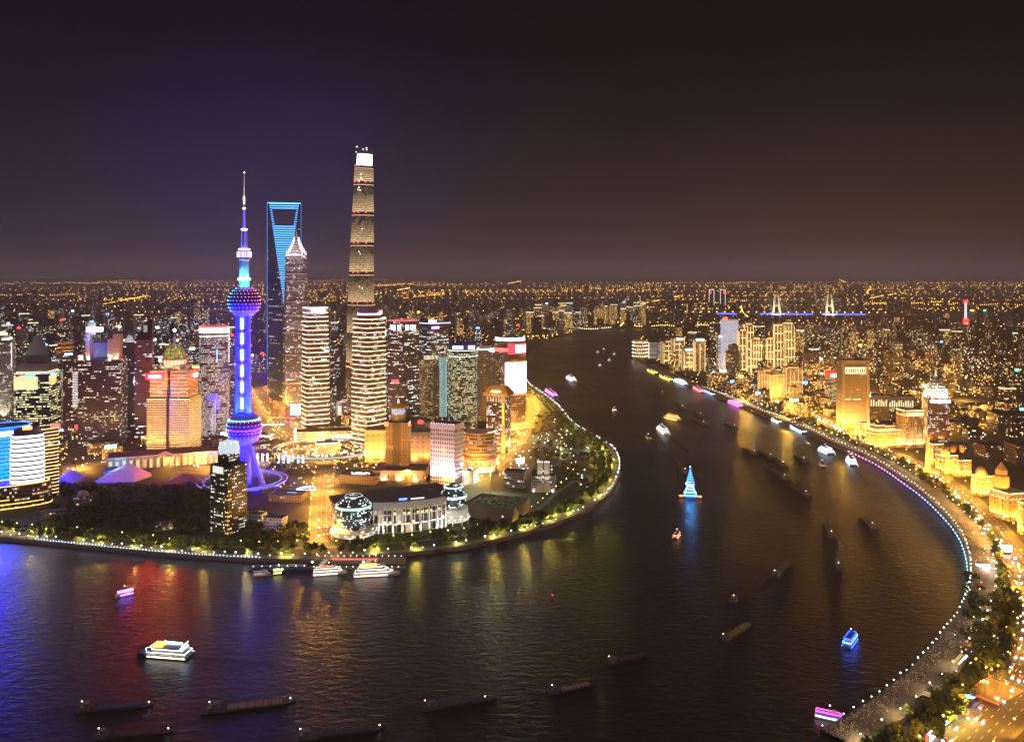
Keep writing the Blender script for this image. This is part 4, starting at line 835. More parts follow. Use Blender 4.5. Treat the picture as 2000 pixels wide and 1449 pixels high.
gg = facade('globe_glass', 2.6, 2.6, .42, .42, .3, (.8, .95, 1), WHITE, 7, (.03, .07, .08), (.015, .04, .05), 1, grough=.15)
def globe(x, y, r, zc, lab, bands_):
    g = MB().sphere((x, y, zc), r, 36, 16, z0=-.86, z1=1); o = g.obj('glass_globe', gg, t, smooth=True); o['label'] = lab
    for i in range(24):
        m = MB(); a = 2*math.pi*i/24
        for k in range(8):
            e0, e1 = R(-52+k*17), R(-52+(k+1)*17); m.bar((x+r*1.005*math.cos(e0)*math.cos(a), y+r*1.005*math.cos(e0)*math.sin(a), zc+r*1.005*math.sin(e0)), (x+r*1.005*math.cos(e1)*math.cos(a), y+r*1.005*math.cos(e1)*math.sin(a), zc+r*1.005*math.sin(e1)), .28, .28)
        m.obj('meridian_rib', METAL, o)
    for e, h_, st in bands_:
        c = math.cos(R(e)); MB().lathe([(r*c+.5, zc+r*math.sin(R(e))), (r*math.cos(R(e))+.2, zc+r*math.sin(R(e))+h_)], 36, x, y, cap1=False).obj('light_band', em((.62, .95, .9), st), o)
    MB().lathe([(r*1.12, 4), (r*1.12, zc-r*.82)], 32, x, y).obj('globe_base', wl, o)
    for z in (6, 9.5): MB().lathe([(r*1.22, z), (r*1.22, z+1)], 36, x, y, cap0=True).obj('balcony', wl, o)
    for i in range(18): a = 2*math.pi*i/18; MB().ball((x+r*1.24*math.cos(a), y+r*1.24*math.sin(a), 8), .75).obj('lamp', em((1, .85, .75), 4), o)
    for i in range(9): a = 2*math.pi*i/9+.1; MB().box(x+r*1.13*math.cos(a), y+r*1.13*math.sin(a), 10.6, .4, 4, 1.8, a).obj('lit_window', em((1, .6, .25), 1.5), o)
    for i in range(10): MB().tube((x+r*1.18*math.cos(i*.628), y+r*1.18*math.sin(i*.628), 0), (x+r*1.18*math.cos(i*.628), y+r*1.18*math.sin(i*.628), 6), .6, seg=6).obj('pillar', wl, o)
    for a in (215, 260, 310): lamp(t, (x+r*2*math.cos(R(a)), y+r*2*math.sin(R(a)), 2), 9000, (.9, .95, 1), 'SPOT', (x, y, 9), 100)
    lamp(t, (x, y-r*1.9, zc+4), 9000, (.4, 1, .85), 'SPOT', (x, y, zc+r*.7), 60)
globe(-58, -14, 22, 29, 'larger left glass globe', ((18, 3.2, .8), (63, .8, .8)))
globe(70, 4, 16.5, 33, 'smaller right glass globe with two bright bands', ((0, 2.2, 2.4), (45, 1.6, 2.2)))
# construction plot
T = Tower('construction_hall', 'windowless tan hall whose floodlit flat roof holds green-lit building rubble', 'building', 905, 1035, 978, 1003, -24, .85)
T.walls(mat('hoarding_tan', (.2, .16, .13), .8), None); MB().prism(scl(T.poly(), .98), T.h-2, T.h-1.6).obj('roof', mat('rubble_green', (.16, .2, .11), .9, noise=.7, nscale=.25), T.root)
for i in range(70): MB().box(rnd.uniform(-.45, .45)*T.w, rnd.uniform(-.45, .45)*T.d, T.h-1.6, rnd.uniform(1, 5), rnd.uniform(1, 4), rnd.uniform(.4, 2), rnd.random()*3).obj('rubble_heap', mat('rubble_green', (.16, .2, .11), .9), T.root)
for px_, py_ in ((958, 962), (902, 948)):
    p = gp(px_, py_); q = thing('floodlight_mast', 'tall floodlight mast with a blue-white head %s' % ('over the rubble-strewn roof' if px_ > 950 else 'behind the smaller globe'), 'lamp', p); MB().tube((0, 0, 0), (0, 0, 30), .7, .45, 6).obj('mast', mat('mast_yellow', (.4, .3, .1), .6), q); MB().box(0, 0, 30, 4, 1.5, 2.4).obj('lamp_head', em((.6, .8, 1), 9), q)
    lamp(q, (0, -1, 29), 1.2e5, (.8, 1, .6), 'SPOT', (6, -22, 0), 130)
# grey symmetrical block with two pale piers and its pavilion
T = Tower('twin_pier_building', 'grey symmetrical block with two pale floodlit piers and stepped front', 'building', 1038, 1086, 900, 956, -3, .7)
T.walls(facade('pier_grey', 4, 3, .5, .5, .2, WHITE, COOL, 1.4, (.3, .29, .27), (.04, .04, .04), 3), DARK, z1=T.h*.55)
for s in (-1, 1):
    MB().box(s*T.w*.14, -T.d*.2, 0, T.w*.22, T.d*.5, T.h).obj('pier', mat('pier_stone', (.55, .52, .46), .6), T.root); T.part('light_strip', MB().box(s*T.w*.4, -T.d/2-2, .5, 1.5, 6, 2.5), em((.95, .85, 1), 4))
    MB().box(s*T.w*.14, -T.d*.5-2, 0, T.w*.26, 4, T.h*.3).obj('porch', mat('pier_stone', (.55, .52, .46), .6), T.root); lamp(T.root, (s*T.w*.14, -T.d*.9, T.h*.35), 6e3, (1, .95, .85), 'SPOT', (s*T.w*.14, -T.d*.3, T.h*.8), 90)
    for i in range(4): MB().ball((s*T.w*(.06+.06*i), -T.d*.46, T.h+1), .7).obj('lamp', em((1, .95, .9), 4), T.root)
Q = simple('office_block', 'low grey office block with a few lit windows left of the twin piers', 'building', 985, 1028, 918, 950, -18, .5, facade('low_grey', 4, 4, .6, .5, .3, WHITE, COOL, 1.2, (.2, .2, .2), (.03, .03, .03), 2))
m = thing('light_screen', 'dazzling blue-white billboard screen beside the low grey office block', 'screen', gp(1016, 912)); MB().box(0, 0, 0, 1, 1, 6).obj('post', METAL, m); MB().box(0, 0, 6, 12, 1, 8).obj('panel', em((.5, .75, 1), 8), m); lamp(m, (0, -4, 10), 9e3, (.1, .3, 1), 'POINT')
# riverside tents and low roofs on the left
def tent(lab, pts, hts, col, name='tent_pavilion', cat='pavilion', glow=None):
    c = gp(*pts[0]); b = [gp(*p)-c for p in pts[1:]]; o = thing(name, lab, cat, c)
    ridge = [(b[i].x, b[i].y, hts[i]) for i in range(len(b))]; m = MB()
    ap = (0, 0, hts[-1])
    for i in range(len(ridge)):
        j = (i+1) % len(ridge); m.face([ridge[i], ridge[j], ap])
        m.face([(ridge[i][0], ridge[i][1], 0), (ridge[j][0], ridge[j][1], 0), ridge[j], ridge[i]])
    m.obj('roof', col, o)
    if glow:
        for x, y, z, c_, p_ in glow: lamp(o, (x, y, z), p_, c_, 'SPOT', (0, 0, 6), 130)
    return o
tent('white and blue lit glass tent like an arrowhead in front of the colonnade', [(252, 918), (183, 944), (262, 942), (296, 930), (246, 905)], [2, 2, 4, 3, 12], mat('tent_white', (.55, .6, .7), .35), glow=[(-30, -30, 4, (.01, .25, 1), 7e4), (14, -26, 5, (.6, .85, 1), 4e4), (-6, -34, 9, (.1, .5, 1), 5e4), (24, -16, 6, (.05, .3, 1), 4e4)])
tent('lilac sloping roof of a low hall left of the glass tent', [(140, 932), (113, 944), (142, 949), (168, 938), (130, 920)], [6, 5, 7, 7, 12], mat('lilac_roof', (.3, .26, .42), .6), 'low_hall', 'building', [(0, -30, 12, (.5, .4, 1), 4e3)])
tent('plum tent roof peeking out behind the glass tent', [(218, 910), (203, 925), (232, 922), (240, 914), (216, 902)], [5, 5, 5, 5, 14], mat('plum_roof', (.09, .06, .08), .7))
tent('dark red hipped roof of a hall left of the lattice tower', [(362, 940), (316, 955), (400, 955), (408, 938), (350, 930)], [7, 7, 7, 7, 13], mat('red_roof', (.16, .06, .08), .7), 'low_hall', 'building', [(0, -34, 14, (1, .3, .5), 3e3)])
for lab, a, b, yt, yb, rr, hcol in (('low lilac-walled museum block right of the lattice tower', 480, 522, 1000, 1022, -30, (.4, .4, .55)), ('stepped low block with lit corner windows beside the lilac museum', 515, 562, 1008, 1034, -30, (.35, .35, .5)), ('wide flat-roofed hall with a blue skylight before the spheres', 525, 602, 962, 975, -20, (.2, .16, .22)), ('dark gable-roofed house among the park trees', 410, 446, 1006, 1018, 10, (.2, .2, .25)), ('plum flat-roofed restaurant with white swirling neon on its roof', 662, 748, 924, 940, -22, (.2, .14, .15)), ('small grey kiosk building in the dark park', 75, 130, 996, 1008, 0, (.16, .16, .3)), ('pale-gabled garden house at the park edge', 300, 345, 1020, 1032, 6, (.3, .28, .3)), ('domed greenhouse deep in the dark park', 142, 182, 968, 984, 0, (.3, .26, .36))):
    Q = simple('low_building', lab, 'building', a, b, yt, yb, rr, .6, facade('low_'+str(a), 4, 4, .5, .4, .14, WHITE, WARM, 1.1, hcol, (.03, .03, .04), 2), roof=mat('plum_roof', (.09, .06, .08), .7))
    if 'skylight' in lab: Q.part('skylight', MB().box(Q.w*.1, 0, Q.h, 12, 6, .6), em((.05, .35, .9), .7)); lamp(Q.root, (0, -20, 25), 2e3, (.4, .25, 1), 'POINT')
    if 'museum' in lab or 'stepped' in lab: lamp(Q.root, (0, -Q.d-12, 9), 2500, (.6, .6, 1), 'SPOT', (0, 0, 6), 120)
    if 'neon' in lab:
        for k in range(4):
            m = MB(); P_ = [(-8+6*k+5*math.cos(a_*.6), -4+4*math.sin(a_*.6)*(1 if k % 2 else -1), Q.h+1) for a_ in range(7)]
            for p_, q_ in zip(P_, P_[1:]): m.bar(p_, q_, .8, .8)
            Q.part('neon_tube', m, em((1, .9, .75), 4))
    if 'gable' in lab or 'gabled' in lab:
        for x in (-.25, .2): Q.part('gable', MB().prism([(x*Q.w-3, -Q.d/2-1), (x*Q.w+3, -Q.d/2-1), (x*Q.w+3, -Q.d/2), (x*Q.w-3, -Q.d/2)], Q.h-3, Q.h+3, top=[(x*Q.w-.2, -Q.d/2-1), (x*Q.w+.2, -Q.d/2-1), (x*Q.w+.2, -Q.d/2), (x*Q.w-.2, -Q.d/2)]), WHITEP)
    if 'domed' in lab: Q.part('dome', MB().sphere((0, 0, Q.h), Q.w*.3, 20, 6, z0=0.05), mat('greenhouse_glass', (.25, .2, .28), .3))
# neon swan-like sign, lit pylons by the spheres, plaza ring
nb_ = thing('neon_sign', 'swirl of blue-white neon on the ground beside the river road', 'sign', gp(598, 956))
for k, (rx, ry, c_) in enumerate(((13, 16, (.25, .35, 1)), (9, 10, (.5, .6, 1)), (14, 6, (.8, .8, 1)))):
    m = MB(); P_ = [(rx*math.cos(a_*.42+k), ry*math.sin(a_*.42+k), .8) for a_ in range(11)]
    for p_, q_ in zip(P_, P_[1:]): m.bar(p_, q_, .9, .9)
    m.obj('neon_tube', em(c_, 3), nb_)
for i in range(9):
    p = gp(503+i*9.6+(12 if i > 2 else 0), 905-(4 if i < 3 else 0)); q = thing('light_pylon', 'blue-white glowing pylon in the row between spheres and roundabout', 'pylon', p, 0, 'lit pylons by the roundabout'); MB().box(0, 0, 0, 3.4, 1.4, 1).obj('base', METAL, q); MB().prism(rect(3, 1), 1, 13, top=rect(2.4, .8)).obj('lit_panel', em(((.55, .75, 1), (.3, .5, 1))[i % 2], 4), q)
ft = thing('plaza_fountain', 'ring-shaped flower bed of white lamps in the middle of the roundabout', 'fountain', (RC.x, RC.y, LAND))
MB().lathe([(40, 0), (40, .8), (36, 1)], 40).obj('bed', lawn, ft); m = MB()
for i in range(90): a = rnd.random()*6.28; r_ = 12+24*rnd.random()**.5; m.ball((r_*math.cos(a), r_*math.sin(a), 1.6), .9)
m.obj('lamp_cluster', em((1, .95, .8), 4), ft)['kind'] = 'stuff'
sk = thing('skywalk', 'circular pedestrian footbridge over the roundabout, edged with blue light', 'footbridge', (RC.x, RC.y, LAND))
MB().loft([ring(84, 6), ring(92, 6), ring(92, 8), ring(84, 8), ring(84, 6)], False, False).obj('deck', paving, sk)
for r_ in (83.6, 92.3): MB().loft([ring(r_, 8), ring(r_+.4, 8), ring(r_+.4, 9.2), ring(r_, 9.2), ring(r_, 8)], False, False).obj('railing_light', em((.4, .65, .8), .7), sk)
for i in range(20): MB().tube((88*math.cos(i*.314), 88*math.sin(i*.314), 0), (88*math.cos(i*.314), 88*math.sin(i*.314), 6), 1, seg=8).obj('pillar', GREY, sk)
pod = Tower('retail_podium', 'curved glowing gold mall podium between the two striped towers', 'mall', 575, 720, 838, 862, 0, .35, Y=1640)
pp = ell(pod.w/2, pod.d/2, 44, 3.5); pod.walls(facade('gold_shop', 5, 4, .8, .6, 1.1, (1, .62, .18), (1, .75, .4), 1.7, (.4, .28, .14), (.2, .12, .05), 3, sample=True), DARK, poly=pp); pod.part('sign', MB().box(-pod.w*.48, -pod.d*.3, 3, 3, 1.5, 22).box(pod.w*.44, -pod.d*.35, 3, 3, 1.5, 26), em((1, .85, .7), 6))
pod.part('shop_front', MB().box(pod.w*.12, -pod.d/2-.6, 2, 34, 1, 10), em((1, .8, .55), 3))
sc_ = thing('video_screen', 'dazzling white billboard on a violet block left of the striped towers', 'screen', (xat(575, 1850), 1850, LAND)); MB().box(0, 4, 0, 40, 8, 26).obj('block', mat('violet_block', (.12, .08, .14), .7), sc_); MB().box(2, -.6, 12, 20, 1, 22).obj('panel', em((1, .9, 1), 5), sc_); lamp(sc_, (2, -9, 22), 1.6e4, (1, .8, 1), 'POINT')
g_ = thing('gateway_pavilion', 'pale glowing gateway-shaped pavilion glimpsed between the striped towers', 'pavilion', (xat(670, 1900), 1900, LAND)); MB().box(-14, 0, 0, 6, 14, 26).box(14, 0, 0, 6, 14, 26).box(0, 0, 26, 36, 14, 7).obj('frame', mat('gate_white', (.6, .55, .5), .5), g_); MB().box(0, 2, 2, 22, 3, 20).obj('lit_hall', em((1, .75, .6), .8), g_); lamp(g_, (0, -30, 12), 3e4, (1, .85, .7), 'SPOT', (0, 0, 20), 100)
for lab, y_, px_, wd, c_ in (('red neon strip across the avenue', 822, 552, 50, (1, .05, .08)), ('rainbow light strip on the footbridge over the avenue', 836, 528, 56, (.6, .8, 1))):
    q = thing('light_bridge', lab, 'footbridge', gp(px_, y_), R(-12 if 'red' in lab else 4)); MB().box(0, 0, 6, wd*1.1, 5, 1.4).obj('deck', GREY, q); MB().box(0, -2.8, 6.6, wd, .5, 1.6).obj('light_strip', em(c_, 3), q)
    for s in (-1, 1): MB().box(s*wd*.45, 0, 0, 1.5, 3, 6).obj('pillar', GREY, q)
# ================================================================== the near bank: the old waterfront and the district behind it
def flood(T, xs, color, power, zt=.6, dist=8, ang=70, side=None, z0=2):
    for x in xs:
        if side == 'left': lamp(T.root, (-T.w/2-dist, x*T.d, z0), power, color, 'SPOT', (-T.w/2, x*T.d, T.h*zt), ang)
        else: lamp(T.root, (x*T.w, -T.d/2-dist, z0), power, color, 'SPOT', (x*T.w, -T.d/2, T.h*zt), ang)
AM = (1, .4, .04)
# gateway tower and its slab hotel wings
fgt = facade('gate_ribs', 3.7, 1.6, .45, .6, .06, WARM, GOLD, 1.6, (.33, .25, .16), (.06, .045, .03), 6)
T = Tower('gateway_tower', 'tall tan gateway-framed tower with a lit balcony band and a white roof sign', 'tower', 1633, 1697, 702, 836, 22, .55)
T.walls(fgt, DARK); W2, D2 = T.w/2, T.d/2
for s in (-1, 1): MB().box(s*(W2-2.5), -D2-1.4, 0, 5.5, 2.6, T.h+.4).obj('frame_pier', TANSTONE, T.root)
MB().box(0, -D2-1.2, T.h-7, T.w, 2.2, 7.3).obj('frame_beam', TANSTONE, T.root); T.sign(-T.w*.22, T.h-3, 20, 4.5, (.85, .9, 1), 7)
m = T.part('lit_balcony', MB().box(0, -D2-.7, T.h-27, T.w*.76, 1, 13), em((1, .8, .42), 1.3))
for i in range(9): MB().box(-T.w*.33+i*T.w*.083, -D2-1.4, T.h-25, 1.8, .5, 8).obj('dark_window', mat('window_black', (.02, .02, .02), .3), T.root)
for x in (-.3, .05): MB().box(x*T.w, -D2-.4, T.h*.43, 15, .5, 1.6).obj('lit_window', em((1, .85, .45), 1.6), T.root)
flood(T, (-.45, -.15, .15, .45), (1, .72, .42), 9e4, .55); flood(T, (-.3, .3), (1, .72, .42), 7e4, .5, side='left')
for i, (a, b, yt, lab) in enumerate(((1664, 1736, 770, 'grey slab hotel with a row of lit tall windows, right of the gateway tower'), (1722, 1787, 772, 'second grey slab hotel, farther right, with tall lit top windows'))):
    Q = Tower('slab_hotel', lab, 'hotel', a, b, yt, 836, 18, .4, Y=1860+60*i); Q.walls(facade('slab_ribs', 3.7, 1.7, .4, .6, .08, WARM, GOLD, 1.4, (.2, .16, .12), (.05, .04, .03), 6), DARK)
    for k in range(12): MB().box(-Q.w*.42+k*Q.w*.076, -Q.d/2-.4, Q.h-23, 1.8, .6, 13-4*(k % 3 == 1)).obj('lit_window', em((1, .8, .45), 1.4), Q.root)
    MB().box(0, -Q.d/2-.6, Q.h-8, Q.w, 1, 8).obj('parapet', GREY, Q.root)
    if not i: Q.sign(-Q.w*.28, Q.h-1, 30, 4.5, (.85, .92, 1), 7); flood(Q, (-.46, -.3), (1, .75, .45), 8e4, .5)
    else: flood(Q, (-.3, .3), (1, .8, .5), 3e4, .5)
# floodlit classical blocks
def classical(lab, px0, px1, yt, yb, rr, ratio, nst=4, color=AM, power=1.2e4, floors=True, stone=None, tower=None, dome=None, Y=None, name='classical_building'):
    T = Tower(name, lab, 'building', px0, px1, yt, yb, rr, ratio, Y)
    st = stone or mat('ochre_stone', (.52, .38, .2), .75, noise=.12, nscale=.12)
    T.walls(facade('classical_windows', 5.2, 4.4, .42, .55, .4, (1, .6, .18), (1, .72, .3), 1.2, (.52, .38, .2), (.05, .035, .02), 2, rough=.75), DARK)
    fh = T.h/nst
    for i in range(1, nst+1):
        z = fh*i; MB().prism(off(T.poly(), .9), z-.9, z, True, True).obj('cornice', st, T.root)
        if i == nst or i == 1:
            MB().box(0, -T.d/2-1.1, z, T.w, .4, .8).obj('light_strip', em((1, .72, .25), 3), T.root); MB().box(-T.w/2-1.1, 0, z, .4, T.d, .8).obj('light_strip', em((1, .72, .25), 3), T.root)
    m = MB()
    for z in (T.h+.6, fh+.6, T.h-fh+.6):
        for i in range(int(T.w/4)): m.ball((-T.w/2+4*i+2, -T.d/2-1.4, z), .5)
        for i in range(int(T.d/4)): m.ball((-T.w/2-1.4, -T.d/2+4*i+2, z), .5)
    T.part('lamp_chain', m, em((1, .85, .55), 7))['kind'] = 'stuff'
    n = max(4, int(T.w/5.5))
    for i in range(n+1): MB().box(-T.w/2+T.w*i/n, -T.d/2-.5, 0, 1.1, .9, T.h-1).obj('pilaster', st, T.root)
    n2 = max(3, int(T.d/5.5))
    for i in range(n2+1): MB().box(-T.w/2-.5, -T.d/2+T.d*i/n2, 0, .9, 1.1, T.h-1).obj('pilaster', st, T.root)
    k = max(2, int(T.w/16))
    flood(T, [(-.5+(i+.5)/k) for i in range(k)], color, power*1.9, .5, 7, 110); flood(T, (-.3, .3), color, power*1.9, .5, 7, 110, 'left')
    if tower:
        x, y, wd, hh = tower; c = thing_part = T.part('clock_tower', MB().prism(rect(wd, wd, x*T.w, y*T.d), T.h, T.h+hh*.5).prism(rect(wd*.75, wd*.75, x*T.w, y*T.d), T.h+hh*.5, T.h+hh*.72).prism(rect(wd*.7, wd*.7, x*T.w, y*T.d), T.h+hh*.72, T.h+hh, top=rect(.3, .3, x*T.w, y*T.d)), st)
        lamp(T.root, (x*T.w, y*T.d-wd*1.5, T.h+1), power*1.6, color, 'SPOT', (x*T.w, y*T.d, T.h+hh*.6), 90); lamp(T.root, (x*T.w-wd*1.5, y*T.d, T.h+1), power*1.2, color, 'SPOT', (x*T.w, y*T.d, T.h+hh*.6), 90)
    if dome:
        x, y, r = dome; T.part('dome', MB().lathe([(r, T.h), (r, T.h+r*.6)]+[(r*.95*math.cos(R(a)), T.h+r*.6+r*1.1*math.sin(R(a))) for a in range(0, 86, 12)], 24, x*T.w, y*T.d), st); lamp(T.root, (x*T.w-r*1.8, y*T.d-r*1.8, T.h+1), power*1.2, color, 'SPOT', (x*T.w, y*T.d, T.h+r), 100)
    return T
T = classical('brilliant gold palace-like hotel with rooftop tiers below the slab hotels', 1692, 1760, 838, 872, 40, .55, 5, (1, .52, .1), 3e4)
for i, (x, k, hh) in enumerate(((-.25, .3, 9), (.15, .4, 7))):
    MB().prism(rect(T.w*k, T.d*.7, x*T.w, 2), T.h, T.h+hh).obj('roof_tier', TANSTONE, T.root); 
    for z in (1, hh-1): MB().prism(off(rect(T.w*k, T.d*.7, x*T.w, 2), .5), T.h+z, T.h+z+.9, True).obj('light_strip', em((1, .72, .25), 2.4), T.root)
classical('orange floodlit corner block between the gateway tower and the gold hotel', 1670, 1700, 826, 850, 30, .9, 4, (1, .4, .03), 2.2e4)
T = classical('tan flat-faced hotel tower lit from below, with a lit cornice, on the waterfront', 1751, 1804, 800, 872, 35, .75, 8, (1, .78, .5), 2.6e4, name='hotel_tower')
for i in range(8): MB().box(-T.w*.44+i*T.w*.125, -T.d/2-1.2, T.h-9, 3, .8, 6).obj('lit_arch', em((1, .8, .35), 1.5), T.root)
# lotus-crowned tower
T = Tower('lotus_crowned_tower', 'office tower with a white lit lotus-petal crown and violet-white sign', 'tower', 1800, 1855, 772, 868, 20, .8)
T.walls(facade('lotus_body', 3.6, 2.6, .5, .5, .3, (1, .75, .5), (.85, .8, 1), 2.2, (.28, .19, .11), (.05, .035, .03), 3), DARK)
petal = mat('petal_white', (.75, .74, .62), .5); z = T.h; rr_ = T.w*.44
for i in range(6):
    k = (1, .96, .86, .72, .55, .35)[i]
    for j in range(12):
        a = 2*math.pi*j/12+.26*(i % 2); MB().sphere((rr_*k*math.cos(a), rr_*k*math.sin(a), z), 4.6*k+.8, 8, 4, z0=-.1).obj('petal', petal, T.root)
    MB().lathe([(rr_*k*.95, z-1), (rr_*k*.9, z+5)], 24).obj('crown_core', mat('crown_core_dark', (.2, .2, .14), .6), T.root); z += 5.4  # core in a darker olive than the petals
MB().lathe([(2, z-2), (3.2, z+2), (.3, z+18)], 8).obj('spire', mat('spire_teal', (.4, .55, .5), .4), T.root)
for a in (200, 235, 270, 305): lamp(T.root, (T.w*.8*math.cos(R(a)), T.w*.8*math.sin(R(a)), T.h-2), 1.3e5, (1, .97, .72), 'SPOT', (0, 0, T.h+16), 80)
T.sign(-T.w*.24, T.h-9, 10, 4.5, (.5, .55, 1), 7); T.sign(T.w*.16, T.h-9, 27, 4.5, (.8, .75, 1), 7)
flood(T, (-.45, .1), AM, 5e4, .4); T.strip(4, 1.3, (1, .6, .15), 3)
# monument
p = gp(1812, 922); t = thing('monument', 'white three-pillared monument spire standing in a gold-lit ring on the waterfront', 'monument', p)
for a in range(3): MB().tube((3.4*math.cos(a*2.09), 3.4*math.sin(a*2.09), 0), (1.3*math.cos(a*2.09), 1.3*math.sin(a*2.09), 56), 1.7, 1.1, 10).obj('pillar', mat('monument_white', (.72, .72, .7), .5), t)
MB().lathe([(17, 0), (17, 3.5), (14, 3.6)], 32).obj('ring_base', TANSTONE, t)
for a in (200, 270, 340): lamp(t, (14*math.cos(R(a)), 14*math.sin(R(a)), 3), 1.6e4, (.9, .92, 1), 'SPOT', (0, 0, 28), 70)
lamp(t, (0, -20, 9), 8e3, AM, 'POINT')
# row of classical buildings
classical('gold classical bank with stepped corner right of the monument', 1828, 1870, 888, 922, 42, .8, 4, AM, 1.2e4, tower=(-.35, -.3, 9, 14))
classical('orange porticoed block beside the gold classical bank', 1862, 1896, 898, 930, 42, .7, 3, (1, .45, .05), 1.6e4)
classical('tan bank building with tall lit strips behind the monument', 1810, 1842, 866, 906, 40, .8, 4, AM, 8e3)
classical('brilliant domed gold building, brightest on the old waterfront', 1898, 1938, 928, 966, 44, .9, 4, (1, .5, .08), 3.2e4, dome=(-.25, -.2, 8))
classical('long gold palace with a pointed clock tower at the right edge', 1934, 2012, 958, 1010, 44, .9, 5, AM, 2.2e4, tower=(-.2, .25, 13, 36))
classical('gold corner palace with strings of lamps cut by the right edge', 1988, 2090, 984, 1046, 44, .8, 5, AM, 2.4e4, dome=(-.3, -.2, 10))
# dark offices behind
fo = facade('brown_office', 3.8, 2.6, .5, .5, .12, WARM, (1, .95, .8), 1.6, (.16, .11, .08), (.03, .025, .02), 4)
for lab, a, b, yt, yb, rr, Yy, sg in (('dark office block with a violet roof sign behind the classical row', 1898, 1940, 870, 902, 30, 1560, 1), ('wide dark office block with faint windows at the right edge', 1926, 2030, 806, 886, 20, 1750, 0), ('low dark block with a few white windows right of the lotus tower', 1860, 1932, 828, 850, 15, 2050, 0), ('dark corner office with lit stair windows behind the domed building', 1902, 1966, 866, 916, 35, 1480, 0), ('dark slab at the right edge above the clock tower', 1960, 2040, 866, 930, 30, 1440, 0), ('amber-lit block with flat roof between lotus tower and dark offices', 1836, 1890, 866, 902, 35, 1520, 0)):
    Q = Tower('office_block', lab, 'building', a, b, yt, yb, rr, .8, Yy); Q.walls(fo, DARK)
    if sg: Q.part('sign', MB().box(-Q.w*.1, -Q.d*.3, Q.h+.8, 26, 1.5, 6), em((.8, .65, 1), 7)); Q.part('sign', MB().box(-Q.w*.45, -Q.d*.3, Q.h+2, 8, 1.5, 6), em((1, .6, .9), 6))
    if 'amber' in lab: flood(Q, (-.3, .2), AM, 3e4, .5)
# red-topped net tower
T = Tower('net_tower', 'round net-wrapped tower with a red glowing top, left of the gateway tower', 'tower', 1612, 1641, 736, 806, 0, 1, Y=2060)
MB().prism(ell(T.w/2, T.w/2, 24), 0, T.h).obj('wall', facade('net_glass', 3.4, 2.2, .8, .5, .7, (1, .9, .5), (1, .8, .4), 1.2, (.1, .08, .05), (.04, .03, .02), 3), T.root)
MB().prism(ell(T.w*.55, T.w*.55, 24), T.h, T.h+13).obj('crown', em((1, .02, .01), 1.6), T.root); T.part('sign', MB().box(2, -T.w*.58, T.h+2, 12, 1, 7), em((1, .8, .6), 6)); MB().tube((0, 0, T.h+13), (0, 0, T.h+75), .9, .5, 6).obj('mast', GREY, T.root)
# white screen tower, ribbed neighbour and the gold residential cluster
T = simple('screen_tower', 'tower with a face of pale lilac LED light and a red roof sign', 'tower', 1407, 1442, 624, 724, 14, .7, facade('led_face', 3.5, 3, 1.1, .6, 3, (.72, .74, 1), (.85, .85, 1), .8, (.2, .2, .25), (.3, .3, .35), 3, sample=True, var=.3), Y=2700)
T.part('sign', MB().box(-T.w*.36, -T.d/2-1, T.h, 14, 2, 8), em((1, .05, .02), 6)); T.strip(T.h-4, 4, (.6, .55, .5), .5)
T = simple('slim_tower', 'slim white-ribbed tower on the left flank of the lilac screen tower', 'tower', 1399, 1411, 658, 720, 10, .8, facade('ladder', 4.5, 20, .8, .5, 3, (1, .95, .85), WHITE, .8, (.06, .05, .05), (.2, .2, .2), 1), Y=2720); T.part('sign', MB().ball((0, -T.d/2, T.h+2), 4), em((.7, .85, 1), 6))
gl_ = (1, .66, .25)
def outlined(lab, px0, px1, yt, yb, rr, Y, nv=4, nh=5, fl=4e4, st=1.7):
    T = Tower('gold_outlined_tower', lab, 'tower', px0, px1, yt, yb, rr, .8, Y); T.walls(facade('gold_flats', 3.2, 2.6, .5, .5, .3, (1, .68, .3), (1, .8, .5), 1.1, (.42, .32, .2), (.05, .04, .03), 2), DARK)
    for i in range(nv): MB().box(-T.w/2+T.w*(i+.12)/(nv-.76), -T.d/2-.7, 2, 1.2, .8, T.h-2-rnd.random()*14).obj('light_strip', em(gl_, st), T.root)
    for i in range(2): MB().box(-T.w/2-.6, -T.d*.3+i*T.d*.6, 2, .8, 1.2, T.h-4).obj('light_strip', em(gl_, st*.8), T.root)
    for i in range(nh):
        z = T.h*(i+1)/nh-1.4; a = rnd.uniform(-.2, .2)*T.w; MB().box(a, -T.d/2-1.4, z, T.w*rnd.uniform(.5, .9), 1.2, 1.7).obj('lit_balcony', em(gl_, st*1.3), T.root)
    MB().prism(scl(T.poly(), .55), T.h, T.h+6).obj('roof_house', TANSTONE, T.root)
    flood(T, (-.3, .25), (1, .68, .28), fl, .5, 9, 80); lamp(T.root, (0, -T.d/2-6, T.h*.5), fl*.5, (1, .68, .28), 'SPOT', (0, -T.d/2, T.h*.9), 90)
    return T
for i, (a, b, yt, Yy) in enumerate(((1440, 1458, 644, 2620), (1452, 1472, 632, 2680), (1466, 1488, 660, 2560), (1496, 1512, 660, 2560), (1510, 1532, 634, 2640), (1528, 1552, 630, 2700))):
    outlined('gold-lit residential tower, %s of the six slender towers right of the lilac screen tower' % ('first', 'second', 'third', 'fourth', 'fifth', 'last')[i], a, b, yt, None, 12-5*(i % 3), Yy, 3+i % 3, 6, 6e4)
for i, (a, b, yt, Yy) in enumerate(((1480, 1504, 722, 2260), (1500, 1532, 730, 2200), (1530, 1568, 716, 2230))):
    outlined('low block framed in gold light, %s of the three below the gold-lit residential towers' % ('left', 'middle', 'right')[i], a, b, yt, None, 10, Yy, 5, 2, 1.2e4, .9)
